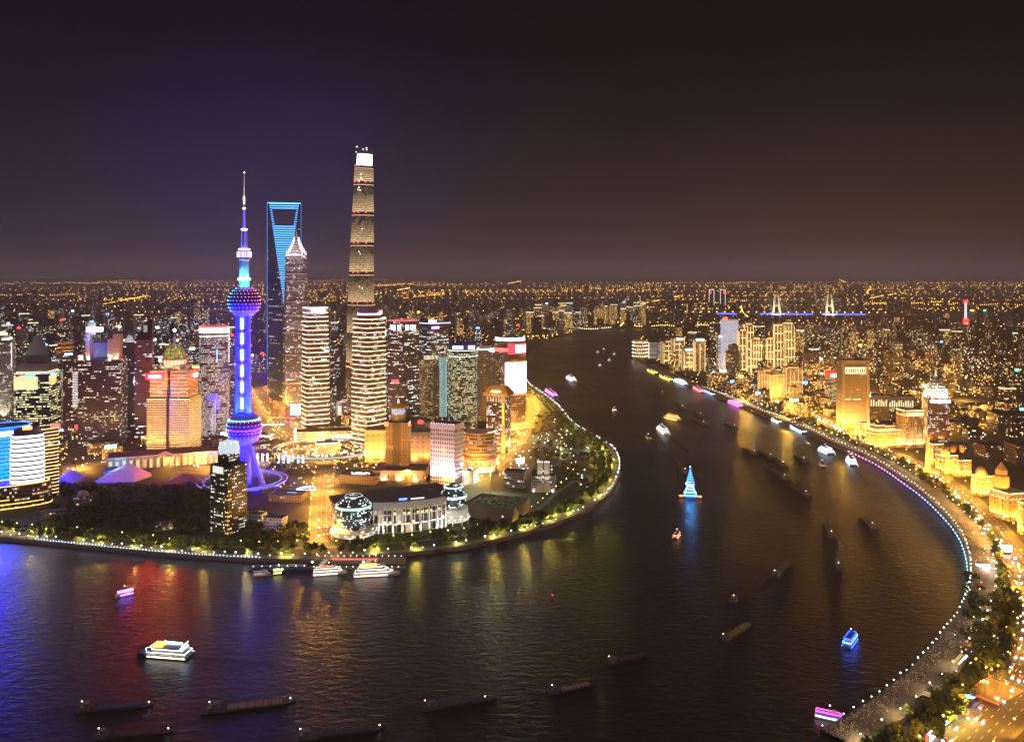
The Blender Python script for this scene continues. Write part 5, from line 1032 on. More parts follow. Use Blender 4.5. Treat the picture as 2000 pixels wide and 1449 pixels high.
# gold hotel group at the river's turn
T = Tower('round_building', 'drum-shaped building ringed by gold lamps at the river bend', 'building', 1236, 1263, 664, 702, 0, 1, Y=3180)
MB().prism(ell(T.w/2, T.w/2, 28), 0, T.h).obj('wall', facade('drum', 6, 5, .6, .6, .8, GOLD, WARM, 1, (.4, .3, .18), (.05, .04, .03), 2), T.root)
for i in range(5):
    m = MB(); [m.ball((T.w*.53*math.cos(j*.3+i*.1), T.w*.53*math.sin(j*.3+i*.1), T.h*(i+.6)/5.2), 2.0) for j in range(21)]; T.part('lamp_ring', m, em((1, .85, .6), 3))['kind'] = 'stuff'
Q = simple('office_block', 'pale grey louvred block among the gold waterfront hotels', 'building', 1265, 1292, 668, 694, 8, .7, facade('louvre', 4, 30, .9, .5, 3, (.8, .72, .7), WHITE, .5, (.4, .36, .33), (.3, .3, .3), 1), Y=3150)
for s in (-1, 1): Q.part('light_strip', MB().box(s*Q.w*.5, -Q.d/2-.6, 0, 1.6, 1, Q.h), em((1, .7, .35), 2))
for i, (a, b, yt, Yy) in enumerate(((1290, 1316, 666, 2960), (1310, 1338, 660, 2900), (1330, 1356, 680, 2780))):
    T = outlined('gold terraced hotel at the bend, %s of three, with bright ledges' % ('left', 'middle', 'right')[i], a, b, yt, None, 20, Yy, 3, 5, 8e4, 1.4)
    if i: T.sign(0, T.h-3, 22, 6, (1, .95, .9), 6)
T = outlined('dark tower with orange dotted verticals and a violet sign behind the gold hotels', 1354, 1378, 664, None, 8, 2750, 3, 1, 6e3); T.sign(0, T.h+2, 24, 5, (.85, .8, 1), 6)
# cable-stayed bridge far upriver
BYa, BYb = 5350.0, 5150.0
t = thing('cable_stayed_bridge', 'cable-stayed bridge with two pale H-shaped pylons and a blue-lit deck', 'bridge', (xat(1580, BYa), BYa, LAND), -.09)
bx = [xat(1518, BYa)-xat(1580, BYa), xat(1643, BYb)-xat(1580, BYa)]
MB().bar((-760, 0, 56), (520, 0, 50), 34, 5).obj('deck', GREY, t)
pw_ = mat('pylon_pale', (.6, .56, .45), .6)
for i, x in enumerate(bx):
    zt = zat(575, BYa)
    for s in (-1, 1): MB().bar((x+s*26, 0, 0), (x+s*21, 0, 52), 11, 12).bar((x+s*21, 0, 52), (x+s*9, 0, zt), 10, 11).obj('pylon_leg', pw_, t)
    MB().box(x, 0, 98, 34, 8, 8).box(x, 0, 44, 44, 8, 7).obj('cross_beam', pw_, t)
    for s in (-1, 1):
        for k in range(9): MB().bar((x, 0, zt-6-k*7), (x+s*(240-k*24), 0, 56), .9, .9).obj('stay_cable', mat('cable_grey', (.4, .4, .4), .5), t)
    for s in (-1, 1): lamp(t, (x+s*30, -70, 40), 5e5, (1, .85, .55), 'SPOT', (x+s*14, 0, 105), 90)
for a, b in ((-560, -440), (-440+140, 20), (75, 330)): MB().bar((a, -19, 55), (b, -19, 53), 3, 8).obj('light_strip', em((.08, .12, 1), 2.2), t)
for i in range(26): MB().ball((-750+i*48, -14, 66), 5.5).obj('lamp', em((1, .6, .15), 2.2), t)
# twin framed buildings and the lit mast far away
t = thing('framed_twin_towers', 'pair of distant blocks joined by a bridge, outlined in white with red tops', 'building', (xat(1400, 7600), 7600, LAND))
for x in (-48, 48): MB().box(x, 0, 0, 40, 30, 150).obj('block', mat('dim_block', (.08, .07, .07), .6), t)
for x in (-70, -28, 28, 70): MB().box(x, -16, 20, 4, 2, 135).obj('light_strip', em((.9, .85, .75), 1.2), t)
for x in (-49, 49): MB().box(x, -16, 154, 46, 2, 5).obj('light_strip', em((.9, .85, .75), 1.2), t); MB().box(x*1.2, -17, 118, 14, 2, 34).obj('red_light', em((1, .05, .12), 1.6), t)
MB().box(0, 0, 60, 56, 24, 50).obj('link', mat('dim_block', (.08, .07, .07), .6), t)
t = thing('lit_mast', 'distant white lit mast with red top and base lights', 'mast', (xat(1886, 5200), 5200, LAND)); MB().tube((0, 0, 0), (0, 0, 130), 8, 6, 10).obj('shaft', em((.85, .85, .95), 1.0), t); MB().box(0, 0, 130, 22, 14, 14).obj('red_light', em(RED, 4), t); MB().box(0, -3, 0, 30, 10, 34).obj('red_light', em(RED, 4), t)
# riverside low features on the old waterfront
t = thing('video_screen', 'blazing white and red screen standing on the orange square by the promenade', 'screen', gp(1963, 1082)); MB().box(0, 0, 0, 14, 3, 3).obj('base', METAL, t); MB().box(0, 0, 3, 15, 1.2, 7).obj('panel', em((1, .85, .82), 7), t); lamp(t, (0, -5, 5), 1.5e4, (1, .05, .02), 'POINT')
t = thing('stage_canopy', 'small white lit canopy over a crowd on the promenade', 'canopy', gp(1920, 1112)); MB().box(0, 0, 4, 13, 5, 1).obj('roof', em((.95, .9, 1), 4), t)
for s in (-1, 1): MB().box(s*6, 0, 0, .5, 4, 4).obj('post', METAL, t)
lamp(t, (0, -8, 9), 1.4e4, (1, .95, .85), 'POINT')
t = thing('promenade_pavilion', 'long pavilion with a lit white and gold roof edge on the promenade', 'pavilion', gp(1879, 1292), R(47)); MB().box(0, 0, 0, 34, 5, 4).obj('wall', GREY, t); MB().box(0, 1.4, 4, 35, 2.5, .5).obj('gold_edge', em((1, .7, .15), 1.2), t); MB().box(0, -2.2, 4, 34, 1.6, .5).obj('white_edge', em((.95, .92, 1), 3.5), t)
t = thing('kiosk', 'small kiosk with a blue roof light and white windows on the orange plaza', 'kiosk', gp(1951, 1283)); MB().box(0, 0, 0, 10, 7, 3.5).obj('wall', em((.9, .9, .8), 1.5), t); MB().box(0, 0, 3.5, 11, 8, 1).obj('roof', em((.05, .1, 1), 3), t)
t = thing('sunken_plaza', 'tan sunken plaza walled by a low orange parapet', 'plaza', gp(1944, 1350), R(35))
MB().box(0, 0, .05, 38, 24, .3).obj('paving', mat('plaza_tan', (.4, .3, .16), .8, noise=.2, nscale=.3), t)
for x, y, wd, dp in ((-19.5, 0, 1, 25), (0, 12.5, 40, 1)): MB().box(x, y, 0, wd, dp, 2).obj('parapet', mat('parapet_orange', (.5, .22, .06), .7), t)
lamp(t, (0, 0, 9), 5e3, AM, 'POINT')
t = thing('light_wall', 'row of rainbow-coloured billboard lights by the bottom edge of the promenade', 'sign', gp(1866, 1400), R(40))
for i in range(12): MB().box(-17+i*3.1, 0, 0, 2.8, .8, 3.2).obj('panel', em([(.5, .7, 1), (1, 1, .9), (.8, .9, 1), (1, .4, .1), (.9, .95, 1)][i % 5], 3.5), t)
t = thing('screen_wall', 'bright white lit shopfront at the bottom edge of the picture', 'screen', gp(1822, 1440), R(45)); MB().box(0, 0, 0, 18, 2, 5).obj('panel', em((.9, .93, 1), 4), t); MB().box(-9.6, 0, 0, 1.4, 2.2, 5.5).obj('red_end', em(RED, 3), t)
p = gp(1892, 1368); t = thing('blue_lit_booth', 'booth glowing blue on the dark lawn near the bottom right', 'booth', p); MB().box(0, 0, 0, 6, 4, 3).obj('wall', METAL, t); MB().box(0, -.5, 3, 6.5, 4, .8).obj('light_panel', em((.1, .4, 1), 5), t); lamp(t, (0, -3, 5), 1500, (.05, .2, 1), 'POINT')
# ================================================================== boats
hull_white = mat('hull_white', (.7, .7, .7), .4); hull_dark = mat('hull_dark', (.035, .03, .032), .5, noise=.3, nscale=.4); rustm = mat('hull_rust', (.12, .05, .035), .7, noise=.4, nscale=.5)
def axis(bow, stern):
    b, s = gp(*bow, 0), gp(*stern, 0); d = b-s; return (b+s)/2, d.length, math.atan2(d.y, d.x)
def hullp(Ln, B, k=1.0): return [(-Ln/2, -B/2*k*.9), (-Ln/2+B*.2, -B/2*k), (Ln*.22, -B/2*k), (Ln*.38, -B*.32*k), (Ln/2*(1 if k >= 1 else .985), 0), (Ln*.38, B*.32*k), (Ln*.22, B/2*k), (-Ln/2+B*.2, B/2*k), (-Ln/2, B/2*k*.9)]
def tour_boat(lab, bow, stern, cols, decks=3, hullm=None, st=4.0, B=None, mast=True, strip=1.0, group=None, cabin=(1, .75, .4), length=None, name='tour_boat'):
    c, Ln, h = axis(bow, stern); Ln = length or Ln; B = B or max(4, Ln*.24); t = thing(name, lab, 'boat', (c.x, c.y, 0), h, group)
    MB().loft([[(x, y, -.6) for x, y in hullp(Ln, B, .8)], [(x, y, 2.4+max(0, x/Ln)*1.6) for x, y in hullp(Ln, B)]], cap1=True).obj('hull', hullm or hull_white, t)
    for s in (-1, 1): MB().bar((-Ln*.48, s*(B/2+.15), 2), (Ln*.22, s*(B/2+.15), 2), .35, .5*strip+.3).obj('light_strip', em(cols[0], st), t)
    z = 2.6
    for k in range(decks):
        L2 = Ln*(.78-.16*k); x0 = -Ln*.06-Ln*.02*k; b2 = B*(.86-.1*k)
        poly = [(x0-L2/2, -b2/2), (x0+L2*.36, -b2/2), (x0+L2/2, 0), (x0+L2*.36, b2/2), (x0-L2/2, b2/2)]
        o = MB().prism(poly, z, z+2.2).obj('deckhouse', facade('cabin_%s' % round(cabin[2], 2), 2.2, 1.5, .7, .5, 1.2, cabin, cabin, .8, (.4, .4, .4), (.1, .1, .1), 2), t)
        MB().prism(off(poly, .3), z+2.2, z+2.5, True).obj('deck_roof', hullm or mat('deck_grey', (.22, .22, .24), .6), t); MB().ring(poly, z+2.1, .5*strip+.1, .6, -.31).obj('light_strip', em(cols[(k+1) % len(cols)], st), t); z += 2.6
    MB().box(Ln*.12, 0, z-.1, Ln*.12, B*.35, 2).obj('bridge_house', hullm or hull_white, t)
    if mast: MB().tube((0, 0, z), (-Ln*.03, 0, z+4.5), .25, .12, 5).obj('mast', METAL, t); MB().ball((-Ln*.03, 0, z+4.9), .55).obj('mast_lamp', em((1, .95, .9), 6), t)
    return t
def barge(lab, bow, stern, cover=(.1, .085, .075), lamps=((-.42, (1, .85, .6)), (.44, (.9, .9, .8))), hm=None, house='stern', B=None, group=None):
    c, Ln, h = axis(bow, stern); B = B or max(6, Ln*.17); t = thing('barge', lab, 'barge', (c.x, c.y, 0), h, group)
    MB().loft([[(x, y, -.5) for x, y in hullp(Ln, B, .9)], [(x, y, 1.5) for x, y in hullp(Ln, B)]]).obj('hull', hm or hull_dark, t)
    if cover: MB().loft([[(x, y, 1.5) for x, y in rect(Ln*.58, B*.76, Ln*.06, 0)], [(x, y, 2.5) for x, y in rect(Ln*.58, B*.76, Ln*.06, 0)], [(x, y, 3.1) for x, y in rect(Ln*.56, B*.4, Ln*.06, 0)]]).obj('hold_cover', mat('tarp_%g_%g' % cover[:2], cover, .8, noise=.25, nscale=.4), t)
    for i in range(7): MB().box(Ln*(-.2+.087*i), 0, 2.3, .5, B*.8, .9).obj('hatch_rib', rustm, t)
    for s in (-1, 1): MB().bar((-Ln*.28, s*B*.45, 2.3), (Ln*.36, s*B*.45, 2.3), .15, .3).obj('rail', METAL, t)
    MB().tube((Ln*.36, 0, 1.5), (Ln*.36, 0, 4.6), .2, .12, 5).obj('bow_mast', METAL, t)
    MB().box(-Ln*.37, 0, 1.5, Ln*.13, B*.7, 3).box(-Ln*.36, 0, 4.5, Ln*.07, B*.5, 2).obj('wheelhouse', mat('wheelhouse_grey', (.13, .12, .13), .6), t)
    for x, col in lamps: MB().tube((x*Ln, 0, 1.5), (x*Ln, 0, 7.2 if x < 0 else 3.4), .12, seg=5).obj('lamp_post', METAL, t); MB().ball((x*Ln, 0, 7.5 if x < 0 else 3.7), .55).obj('lamp', em(col, 6), t)
    return t
W_, B_, R_, Y_, M_ = (1, .93, .85), (.1, .35, 1), (1, .06, .05), (1, .72, .15), (1, .1, .75)
t = tour_boat('brilliant white-lit catamaran with a red banner gliding on the near water', (268, 1276), (372, 1284), [(1, .85, .6), (.5, .7, 1)], 2, mat('hull_navy', (.06, .08, .14), .4), st=4, B=15, strip=1.0)
MB().bar((14, -6.6, 3), (2, -6.6, 8.4), .5, 1.5).obj('swoosh_light', em((.5, .72, 1), 6), t); MB().bar((2, -6.7, 8.4), (-13, -6.7, 8.2), .5, 1.5).obj('swoosh_light', em((.5, .72, 1), 6), t); MB().box(-5, -7, 5.4, 11, .4, 2.2).obj('banner', em((1, .05, .03), 3), t); MB().bar((-16, 0, 7), (-20, 0, 12), 8, .7).obj('tail_fin', em((.5, .7, 1), 3), t); MB().box(4, 0, 8, 8, 7, 2.5).obj('bridge_glow', em((1, .5, .1), 2), t)
tour_boat('small launch glowing violet left of the catamaran', (224, 1168), (260, 1160), [(.3, .1, 1), (.9, .2, 1)], 1, hull_white, 6, strip=1.5)
t = tour_boat('white two-deck ferry moored bow right at the pier, left of the pair', (677, 1119), (611, 1124), [(1, .9, .72), (1, .92, .8)], 2, st=3, B=9); MB().box(-6, 0, 8, 7, 3, 1.6).obj('red_light_panel', em(R_, 3), t); MB().tube((-18, 0, 7), (-18, 0, 14), .3, seg=5).obj('mast', METAL, t); MB().ball((-18, 0, 14.5), 1.1).obj('mast_lamp', em((.75, .85, 1), 7), t)
t = tour_boat('larger yacht with golden top canopy moored at the pier, right of the pair', (782, 1121), (690, 1126), [(1, .88, .68), (1, .9, .75)], 3, st=3, B=11); MB().box(-9, 0, 10.6, 18, 6, 1.6).obj('canopy', em((1, .62, .15), 1.3), t); MB().box(-8, -5.2, 3.2, 10, .5, 1.6).obj('red_light_panel', em(R_, 3), t); MB().box(4, -4, 6, 7, .5, 1.6).obj('red_light_panel', em(R_, 3), t); MB().ball((-14, 0, 15), 1.2).obj('mast_lamp', em((.75, .85, 1), 8), t)
tour_boat('little workboat with a bright yellow lamp beside the dark pontoon', (556, 1120), (534, 1122), [(1, .9, .25), (.9, 1, .3)], 1, hull_dark, 4, strip=1.2); tour_boat('pinkish moored launch at the left end of the dark pontoon', (528, 1123), (494, 1126), [(.5, .25, .4)], 1, hull_white, .5, mast=False)
p_ = gp(548, 1113, 0); t = thing('pontoon', 'dark floating pontoon with a blue roof and small lamps left of the ferries', 'pontoon', (p_.x, p_.y, 0), R(2)); MB().box(0, 0, -.4, 66, 11, 1.6).obj('deck', hull_dark, t); MB().box(0, 1, 1.2, 56, 7, 3.6).obj('shed', mat('shed_blue', (.05, .12, .25), .6), t)
for i in range(7): MB().ball((-28+i*9, -3.4, 5.6), .55).obj('lamp', em(W_, 5), t)
p_ = gp(698, 1108, 0); t = thing('floating_pier', 'floating pier with two sloping yellow gangways behind the moored ferries', 'pier', (p_.x, p_.y, 0)); MB().box(0, -2, -.4, 104, 8, 1.8).obj('deck', GREY, t); MB().box(0, 14, 0, 100, 9, 5).obj('landing_stage', mat('stage_tan', (.3, .24, .18), .8), t); MB().box(-4, 9.2, 5, 50, .4, 1.8).obj('red_banner', em((1, .2, .15), .8), t)
for x in (-40, 8): MB().bar((x, 1, 1.8), (x+4, 11, 5), 5, 1).obj('gangway', em((.8, .7, .4), .35), t)
for i in range(14): MB().ball((-46+i*7, -4.5, 2.6), .5).obj('lamp', em((1, .95, .75), 5), t); MB().ball((-46+i*7, 19, 6.5), .5).obj('lamp', em((1, .95, .85), 5), t)
barge('low barge with a blue tarp patch near the bottom left', (300, 1379), (148, 1390), (.04, .08, .16)); barge('barge with a long grey-tan cargo cover near the bottom', (578, 1371), (394, 1392), (.26, .2, .17)); barge('dark barge with two orange lamps near the bottom centre', (970, 1365), (824, 1388), (.05, .06, .06), ((-.46, (1, .6, .3)), (.34, (1, .6, .3))))
barge('barge with a pale grey cover right of the two-lamp barge', (1166, 1336), (1070, 1358), (.25, .22, .2), ((-.42, (.5, .7, 1)),)); barge('faint dark barge with a red lamp trailing toward the river centre', (1272, 1280), (1184, 1300), (.07, .05, .05), ((-.44, (1, .5, .2)),)); barge('dark barge cut by the bottom edge on the left', (338, 1431), (180, 1444), (.06, .05, .05)); barge('dark barge cut by the bottom edge left of centre', (752, 1424), (572, 1446), (.05, .045, .05))
barge('barge with an olive-yellow cargo heap, lowest on the dark right water', (1470, 1216), (1410, 1256), (.24, .22, .04), ((-.46, (1, .8, .3)),)); barge('dark red barge above the olive-yellow one', (1462, 1148), (1428, 1182), (.06, .03, .03), ((-.36, (1, .75, .35)),)); barge('barge with a grey-green cover in mid river, right', (1544, 1096), (1510, 1130), (.11, .13, .09), ((-.42, (.9, .9, .8)),))
barge('short boat with a white light heading down the right water', (1636, 1088), (1638, 1118), (.2, .2, .18), ((-.3, (.8, .85, 1)),), B=9); barge('green-covered barge nearer the old waterfront', (1612, 1018), (1626, 1054), (.09, .14, .07), ((-.36, (1, .7, .2)),), B=12); barge('dark barge closest to the curved promenade wall', (1680, 1010), (1708, 1036), (.07, .09, .05), ((-.36, (1, .6, .2)),), B=11)
dk = ((-.35, (1, .9, .7)),)
for lab, b, s in (('dark barge, lowest of the file in mid river', (1542, 950), (1580, 972)), ('long dark barge second from the bottom of the mid-river file', (1494, 914), (1540, 940)), ('dark barge in the middle of the mid-river file', (1506, 892), (1534, 914)), ('dark barge third from the top of the mid-river file', (1480, 880), (1510, 898)), ('unlit barge, highest of the mid-river file', (1450, 876), (1478, 890)), ('dark barge right of the mid-river file', (1550, 890), (1574, 904)), ('dark boat astern of the glowing blue ship', (1328, 902), (1340, 928)), ('dark barge far up the river near the bend', (1278, 764), (1296, 771)), ('dark barge beyond the bend, below the lit quay', (1318, 788), (1336, 800)), ('small dark barge above the orange-lit boat', (1352, 804), (1372, 814)), ('dark barge beside the orange-lit boat', (1352, 818), (1378, 832)), ('lone dark barge right of the orange-lit boat', (1414, 828), (1438, 838))): barge(lab, b, s, (.06, .06, .05), dk, B=11)
# the ship of blue light
c, Ln, h = axis((1347, 958), (1349, 982)); t = thing('light_ship', 'tall ship covered in electric blue lights with a pointed rig and orange side wings', 'ship', (c.x, c.y, 0), h); Ln = 34; B = 17
MB().loft([[(x, y, -.6) for x, y in hullp(Ln, B, .8)], [(x, y, 4.5) for x, y in hullp(Ln, B)]]).obj('hull', mat('hull_blue', (.05, .15, .4), .4), t)
MB().loft([[(x*1.02, y*1.03, 4.5) for x, y in hullp(Ln, B)], [(x*1.02, y*1.03, 5.5) for x, y in hullp(Ln, B)]], True).obj('light_strip', em((.12, .5, 1), 3.2), t)
for k in range(3): MB().box(-4, 0, 5.5+k*4, 20-4*k, 13-2.5*k, 3.4).obj('deckhouse', em((.01, .13, .8), 1.0), t); MB().box(-4, 0, 8.9+k*4, 20.6-4*k, 13.6-2.5*k, .6).obj('light_strip', em((.25, .6, 1), 4), t)
for k in range(7): MB().box(-3, 0, 18+k*3.3, 1.2, 13.5-1.85*k, .7).obj('yard', em((.1, .4, 1), 3.2), t)
MB().tube((-3, 0, 16), (-3, 0, 42), .6, .3, 6).obj('mast', em((.05, .25, 1), 1.6), t); MB().ball((-3, 0, 43), 1).obj('mast_lamp', em((.6, .8, 1), 6), t)
for s in (-1, 1):
    for k in range(2): MB().bar((-10+8*k, s*7, 6), (-3, 0, 41), .5, .5).obj('rigging_light', em((.03, .3, 1), 2.2), t)
    MB().box(-12, s*12.5, 3, 5, 6, 1.6).obj('side_wing', em((1, .35, .08), 1.6), t); MB().bar((-12, s*8, 3.6), (-12, s*10, 3.6), 1, .8).obj('wing_arm', METAL, t)
for i in range(14): MB().ball((-16+rnd.random()*18, rnd.uniform(-6, 6), 8+rnd.random()*15), .9).obj('lamp', em((.8, .92, 1), 6), t)
lamp(t, (-24, 0, 12), 9e3, (.03, .35, 1), 'POINT')
tour_boat('tug with an orange and a red lamp below the blue ship', (1327, 1044), (1318, 1054), [(1, .35, .2)], 1, hull_dark, 3); tour_boat('boat outlined in pure blue light, right part of the dark water', (1672, 1243), (1653, 1268), [(.02, .06, 1), (.1, .3, 1)], 2, mat('hull_blue', (.05, .15, .4), .4), 6, strip=1.8, cabin=(.05, .15, 1)); tour_boat('white launch with magenta and blue roof lights by the bottom promenade', (1654, 1412), (1592, 1398), [(.5, .4, .4), (1, .05, .6)], 1, hull_white, 4, strip=1.5, cabin=(.2, .1, 1)); MB
tour_boat('blazing white stepped cruiser near the lit quay, left of two', (1598, 878), (1624, 889), [(.8, .9, 1), (.9, .95, 1)], 3, mat('hull_navy', (.06, .08, .14), .4), st=3, strip=1.4, cabin=(.7, .85, 1), B=15); tour_boat('blazing white stepped cruiser near the lit quay, right of two', (1656, 896), (1668, 912), [(.8, .9, 1), (.9, .95, 1)], 3, mat('hull_navy', (.06, .08, .14), .4), st=3, strip=1.4, cabin=(.7, .85, 1), B=13); tour_boat('dim little tug between the two blazing white cruisers', (1602, 906), (1609, 914), [(.7, .3, .2)], 1, hull_dark, 1)
tour_boat('white three-deck boat left of the orange-lit boat', (1283, 834), (1303, 850), [W_, (.8, .9, 1)], 3, st=3, B=13); tour_boat('orange and yellow lit boat with a long bowsprit in mid river', (1294, 815), (1326, 822), [Y_, (1, .35, .1)], 3, st=4, B=13, cabin=(1, .2, .1)); tour_boat('white lit boat alone in the far reach of the river', (1106, 736), (1122, 746), [(.9, .93, 1), W_], 3, st=4, B=16, cabin=(.9, .9, 1)); tour_boat('small dark launch with one lamp left of the white three-deck boat', (1262, 854), (1270, 860), [(.4, .3, .2)], 1, hull_dark, .6)
for lab, b, s, cs, n in (('red and white lit boat at the tip of the gold hotels', (1236, 694), (1252, 702), [(1, .9, .95), R_], 2), ('long yellow-lit moored boat, upper of two under the bend', (1262, 722), (1282, 731), [Y_], 1), ('long yellow-lit moored boat, lower of two under the bend', (1284, 733), (1312, 745), [Y_], 1), ('pale blue lit cruiser moored below the yellow boats', (1312, 742), (1340, 753), [(.55, .8, 1), (.8, .9, 1)], 3), ('red-pink lit cruiser moored below the pale blue one', (1352, 757), (1372, 768), [(1, .08, .15), (1, .4, .4)], 2), ('blue and white lit moored boat between the red and magenta cruisers', (1374, 763), (1396, 774), [(.1, .25, 1), (.7, .8, 1)], 1), ('magenta lit cruiser moored at the quay', (1418, 784), (1448, 797), [M_, (1, .3, .8)], 3), ('blue lit moored boat right of the magenta cruiser', (1444, 786), (1466, 798), [(.08, .3, 1)], 1), ('golden yellow lit cruiser moored right of the blue boat', (1464, 800), (1496, 812), [(1, .78, .05), (1, .85, .4)], 2), ('pale green-white moored boat right of the golden cruiser', (1506, 820), (1526, 828), [(.7, .95, .8)], 1), ('long pale cyan-lit moored boat along the quay', (1540, 832), (1572, 848), [(.65, .95, .95)], 1), ('moored boat with blue roof outlines, upper of two by the quay', (1592, 850), (1622, 862), [(.1, .25, 1), (.2, .35, 1)], 1), ('moored boat with blue roof outlines, lower of two by the quay', (1618, 858), (1650, 876), [(.1, .25, 1), (.2, .35, 1)], 1), ('red lit restaurant boat moored by the promenade', (1664, 884), (1716, 906), [(1, .05, .03), (1, .12, .08)], 2), ('gaudy pink, blue and gold boat moored at the far bank pier', (1062, 760), (1086, 776), [M_, (.1, .4, 1)], 2)):
    tour_boat(lab, b, s, cs, n, hull_dark, 4.5, B=12, strip=1.6, cabin=tuple(.3+.7*v for v in cs[0]))
for i, (x, y, col) in enumerate(((1166, 688, (1, .8, .5)), (1178, 682, (1, .7, .4)), (1198, 692, (1, .85, .6)), (1188, 704, (1, .9, .8)), (1198, 802, (1, .7, .5)), (1170, 714, (.9, .9, 1)))): tour_boat('tiny boat with a single lamp, %s of those dotting the far reach' % ('leftmost', 'farthest', 'rightmost', 'lone middle one', 'nearest', 'palest')[i], (x, y), (x+3, y+2), [col], 1, hull_dark, 2.5, B=6, length=22)
t = thing('channel_buoy', 'red-lamped channel buoy alone on the dark centre water', 'buoy', gp(1079, 1172, 0)); MB().lathe([(1.6, 0), (1.8, 1), (.5, 2), (.3, 4.6)], 12).obj('float', rustm, t); MB().ball((0, 0, 5), .6).obj('lamp', em(RED, 8), t)
# wakes: glassier water trailing each moving hull
wk = bpy.data.materials.new('wake_water'); wk.use_nodes = True; wb_ = wk.node_tree.nodes['Principled BSDF']; wb_.inputs['Base Color'].default_value = (.035, .03, .028, 1); wb_.inputs['Roughness'].default_value = .47; wb_.inputs['IOR'].default_value = 1.33
q = MB()
for o in [o for o in COL.objects if o.type == 'EMPTY' and o.get('category') in ('barge', 'boat', 'ship') and 'moored' not in o['label'] and 'tiny' not in o['label']]:
    d = Vector((math.cos(o.rotation_euler[2]), math.sin(o.rotation_euler[2]))); n = Vector((-d.y, d.x)); c = Vector(o.location[:2]); hl = max((abs(v[0]) for ch in o.children if ch.name.startswith('hull') for v in ch.bound_box), default=10)
    L0 = hl*(rnd.uniform(.5, .9) if o['category'] == 'barge' else rnd.uniform(2, 3.4))
    for s in (-1, 1):
        a = c+d*hl*.7+n*s*hl*.12; b = c-d*(hl+L0)+n*s*(hl*.2+L0*.22); w_ = hl*.05
        q.face([(a.x, a.y, .03), (b.x-n.x*s*w_*2, b.y-n.y*s*w_*2, .03), (b.x, b.y, .03), (a.x+n.x*s*w_*.3, a.y+n.y*s*w_*.3, .03)][::s])
    e = c-d*hl; f = c-d*(hl+L0*1.3); w_ = hl*.14
    q.face([(e.x-n.x*w_, e.y-n.y*w_, .05), (e.x+n.x*w_, e.y+n.y*w_, .05), (f.x+n.x*w_*.6, f.y+n.y*w_*.6, .05), (f.x-n.x*w_*.6, f.y-n.y*w_*.6, .05)][::-1])
struct(q.obj('boat_wake', wk), 'stuff')
# ================================================================== lamps along banks and roads
def post_proto(name, lab, cat, h, r, col, st, group, arm=0):
    o = MB().tube((0, 0, 0), (0, 0, h), .14, .09, 5).obj(name, METAL); tag(o, lab, cat, group)
    if arm: o2 = MB().bar((0, 0, h), (arm, 0, h+.3), .12, .12).obj('arm', METAL, o)
    MB().ball((arm, 0, h+r*.8), r).obj('lamp_globe', em(col, st), o); return o
def place(proto, pts, first=[True]):
    r = []
    for i, (p, h) in enumerate(pts):
        o = proto if i == 0 else dup(proto); o.scale = (rnd.uniform(.75, 1.3),)*3; o.location = (p.x, p.y, r_z); o.rotation_euler = (0, 0, h); r.append(o)
    return r
r_z = LAND+4.5
place(post_proto('ball_lamp', 'white ball lamp in the row along the curved promenade rail', 'lamp', 4, .52, (1, .93, .85), 9, 'white ball lamps on the promenade rail'), along(offline(WBS, -2.5), 12.5)[:150])
inner = [q for q in along(offline(WBS, -25), 26, 9) if rnd.random() < .8]
for i, o in enumerate(place(post_proto('ball_lamp', 'white ball lamp in the inner row of the curved promenade', 'lamp', 5, .6, (1, .9, .8), 8, 'white ball lamps on the inner promenade'), inner[:60])):
    if i % 2 == 0: lamp(o, (0, 0, 8), 9e3, (1, .68, .3), 'POINT')
# coloured lights washing the promenade wall
GR = [(.1, 1, .45), (.1, .9, .55), (.05, .75, .95), (.02, .55, 1), (.02, .4, 1), (.05, .25, 1), (.2, .12, 1), (.5, .08, 1), (.9, .05, .7), (1, .03, .3)]
NMC = ['green', 'green', 'cyan', 'sky blue', 'blue', 'deep blue', 'indigo', 'violet', 'magenta', 'crimson']
wl_ = [q for q in along(offline(WBS, .6), 13)][18:82]
for i, (p, h) in enumerate(wl_):
    k = min(9, int(i*10/len(wl_))); o = MB().box(0, 0, 0, 3.6, .5, 1.5).obj('wall_light', em(tuple(.2+.8*v for v in GR[k]), 5)); o.location = (p.x, p.y, 3.4); o.rotation_euler = (0, 0, h); tag(o, '%s light washing the promenade wall above the water' % NMC[k], 'light', '%s wall lights' % NMC[k])
r_z = LAND+.3
far_lamps = [q for q in along(offline(EBS, 3), 13) if rnd.random() < .85]
place(post_proto('promenade_lamp', 'white lamp on the far bank close to the water', 'lamp', 4, .7, (.95, .92, 1), 9, 'white lamps along the far bank'), far_lamps[:150])
place(post_proto('garden_lamp', 'warm yellow lamp along the inner walk of the far bank garden', 'lamp', 5, .65, (1, .75, .2), 8, 'warm lamps along the far garden walk'), along(offline(INN, 5), 22)[:80])
o = None
pl_ = along(offline(EBS, 1.2), 4.2); pl_ = [q for q in pl_ if -560 < q[0].x < -275 and q[0].y < 1080]
place(post_proto('quay_light', 'blue-white quay light in the dense row left of the pier', 'lamp', 1.2, .55, (.55, .75, 1), 7, 'blue-white quay lights left of the pier'), pl_[:70])
sl = post_proto('street_lamp', 'orange street lamp beside the roads of the far bank', 'lamp', 10, .8, (1, .52, .1), 9, 'orange street lamps on the far bank', 2.2)
pts = []; ptsW = []
for nm, (rp, wd) in ROADS.items():
    for s in (-1, 1): (ptsW if nm == 'bund_road' else pts).extend(along(offline(rp, s*(wd/2+1.5)), 38, 6))
L_ = place(sl, pts[:190])
for i, o in enumerate(L_):
    if i % 2 == 0: lamp(o, (0, 0, 13), 1e5, (1, .43, .05), 'POINT')
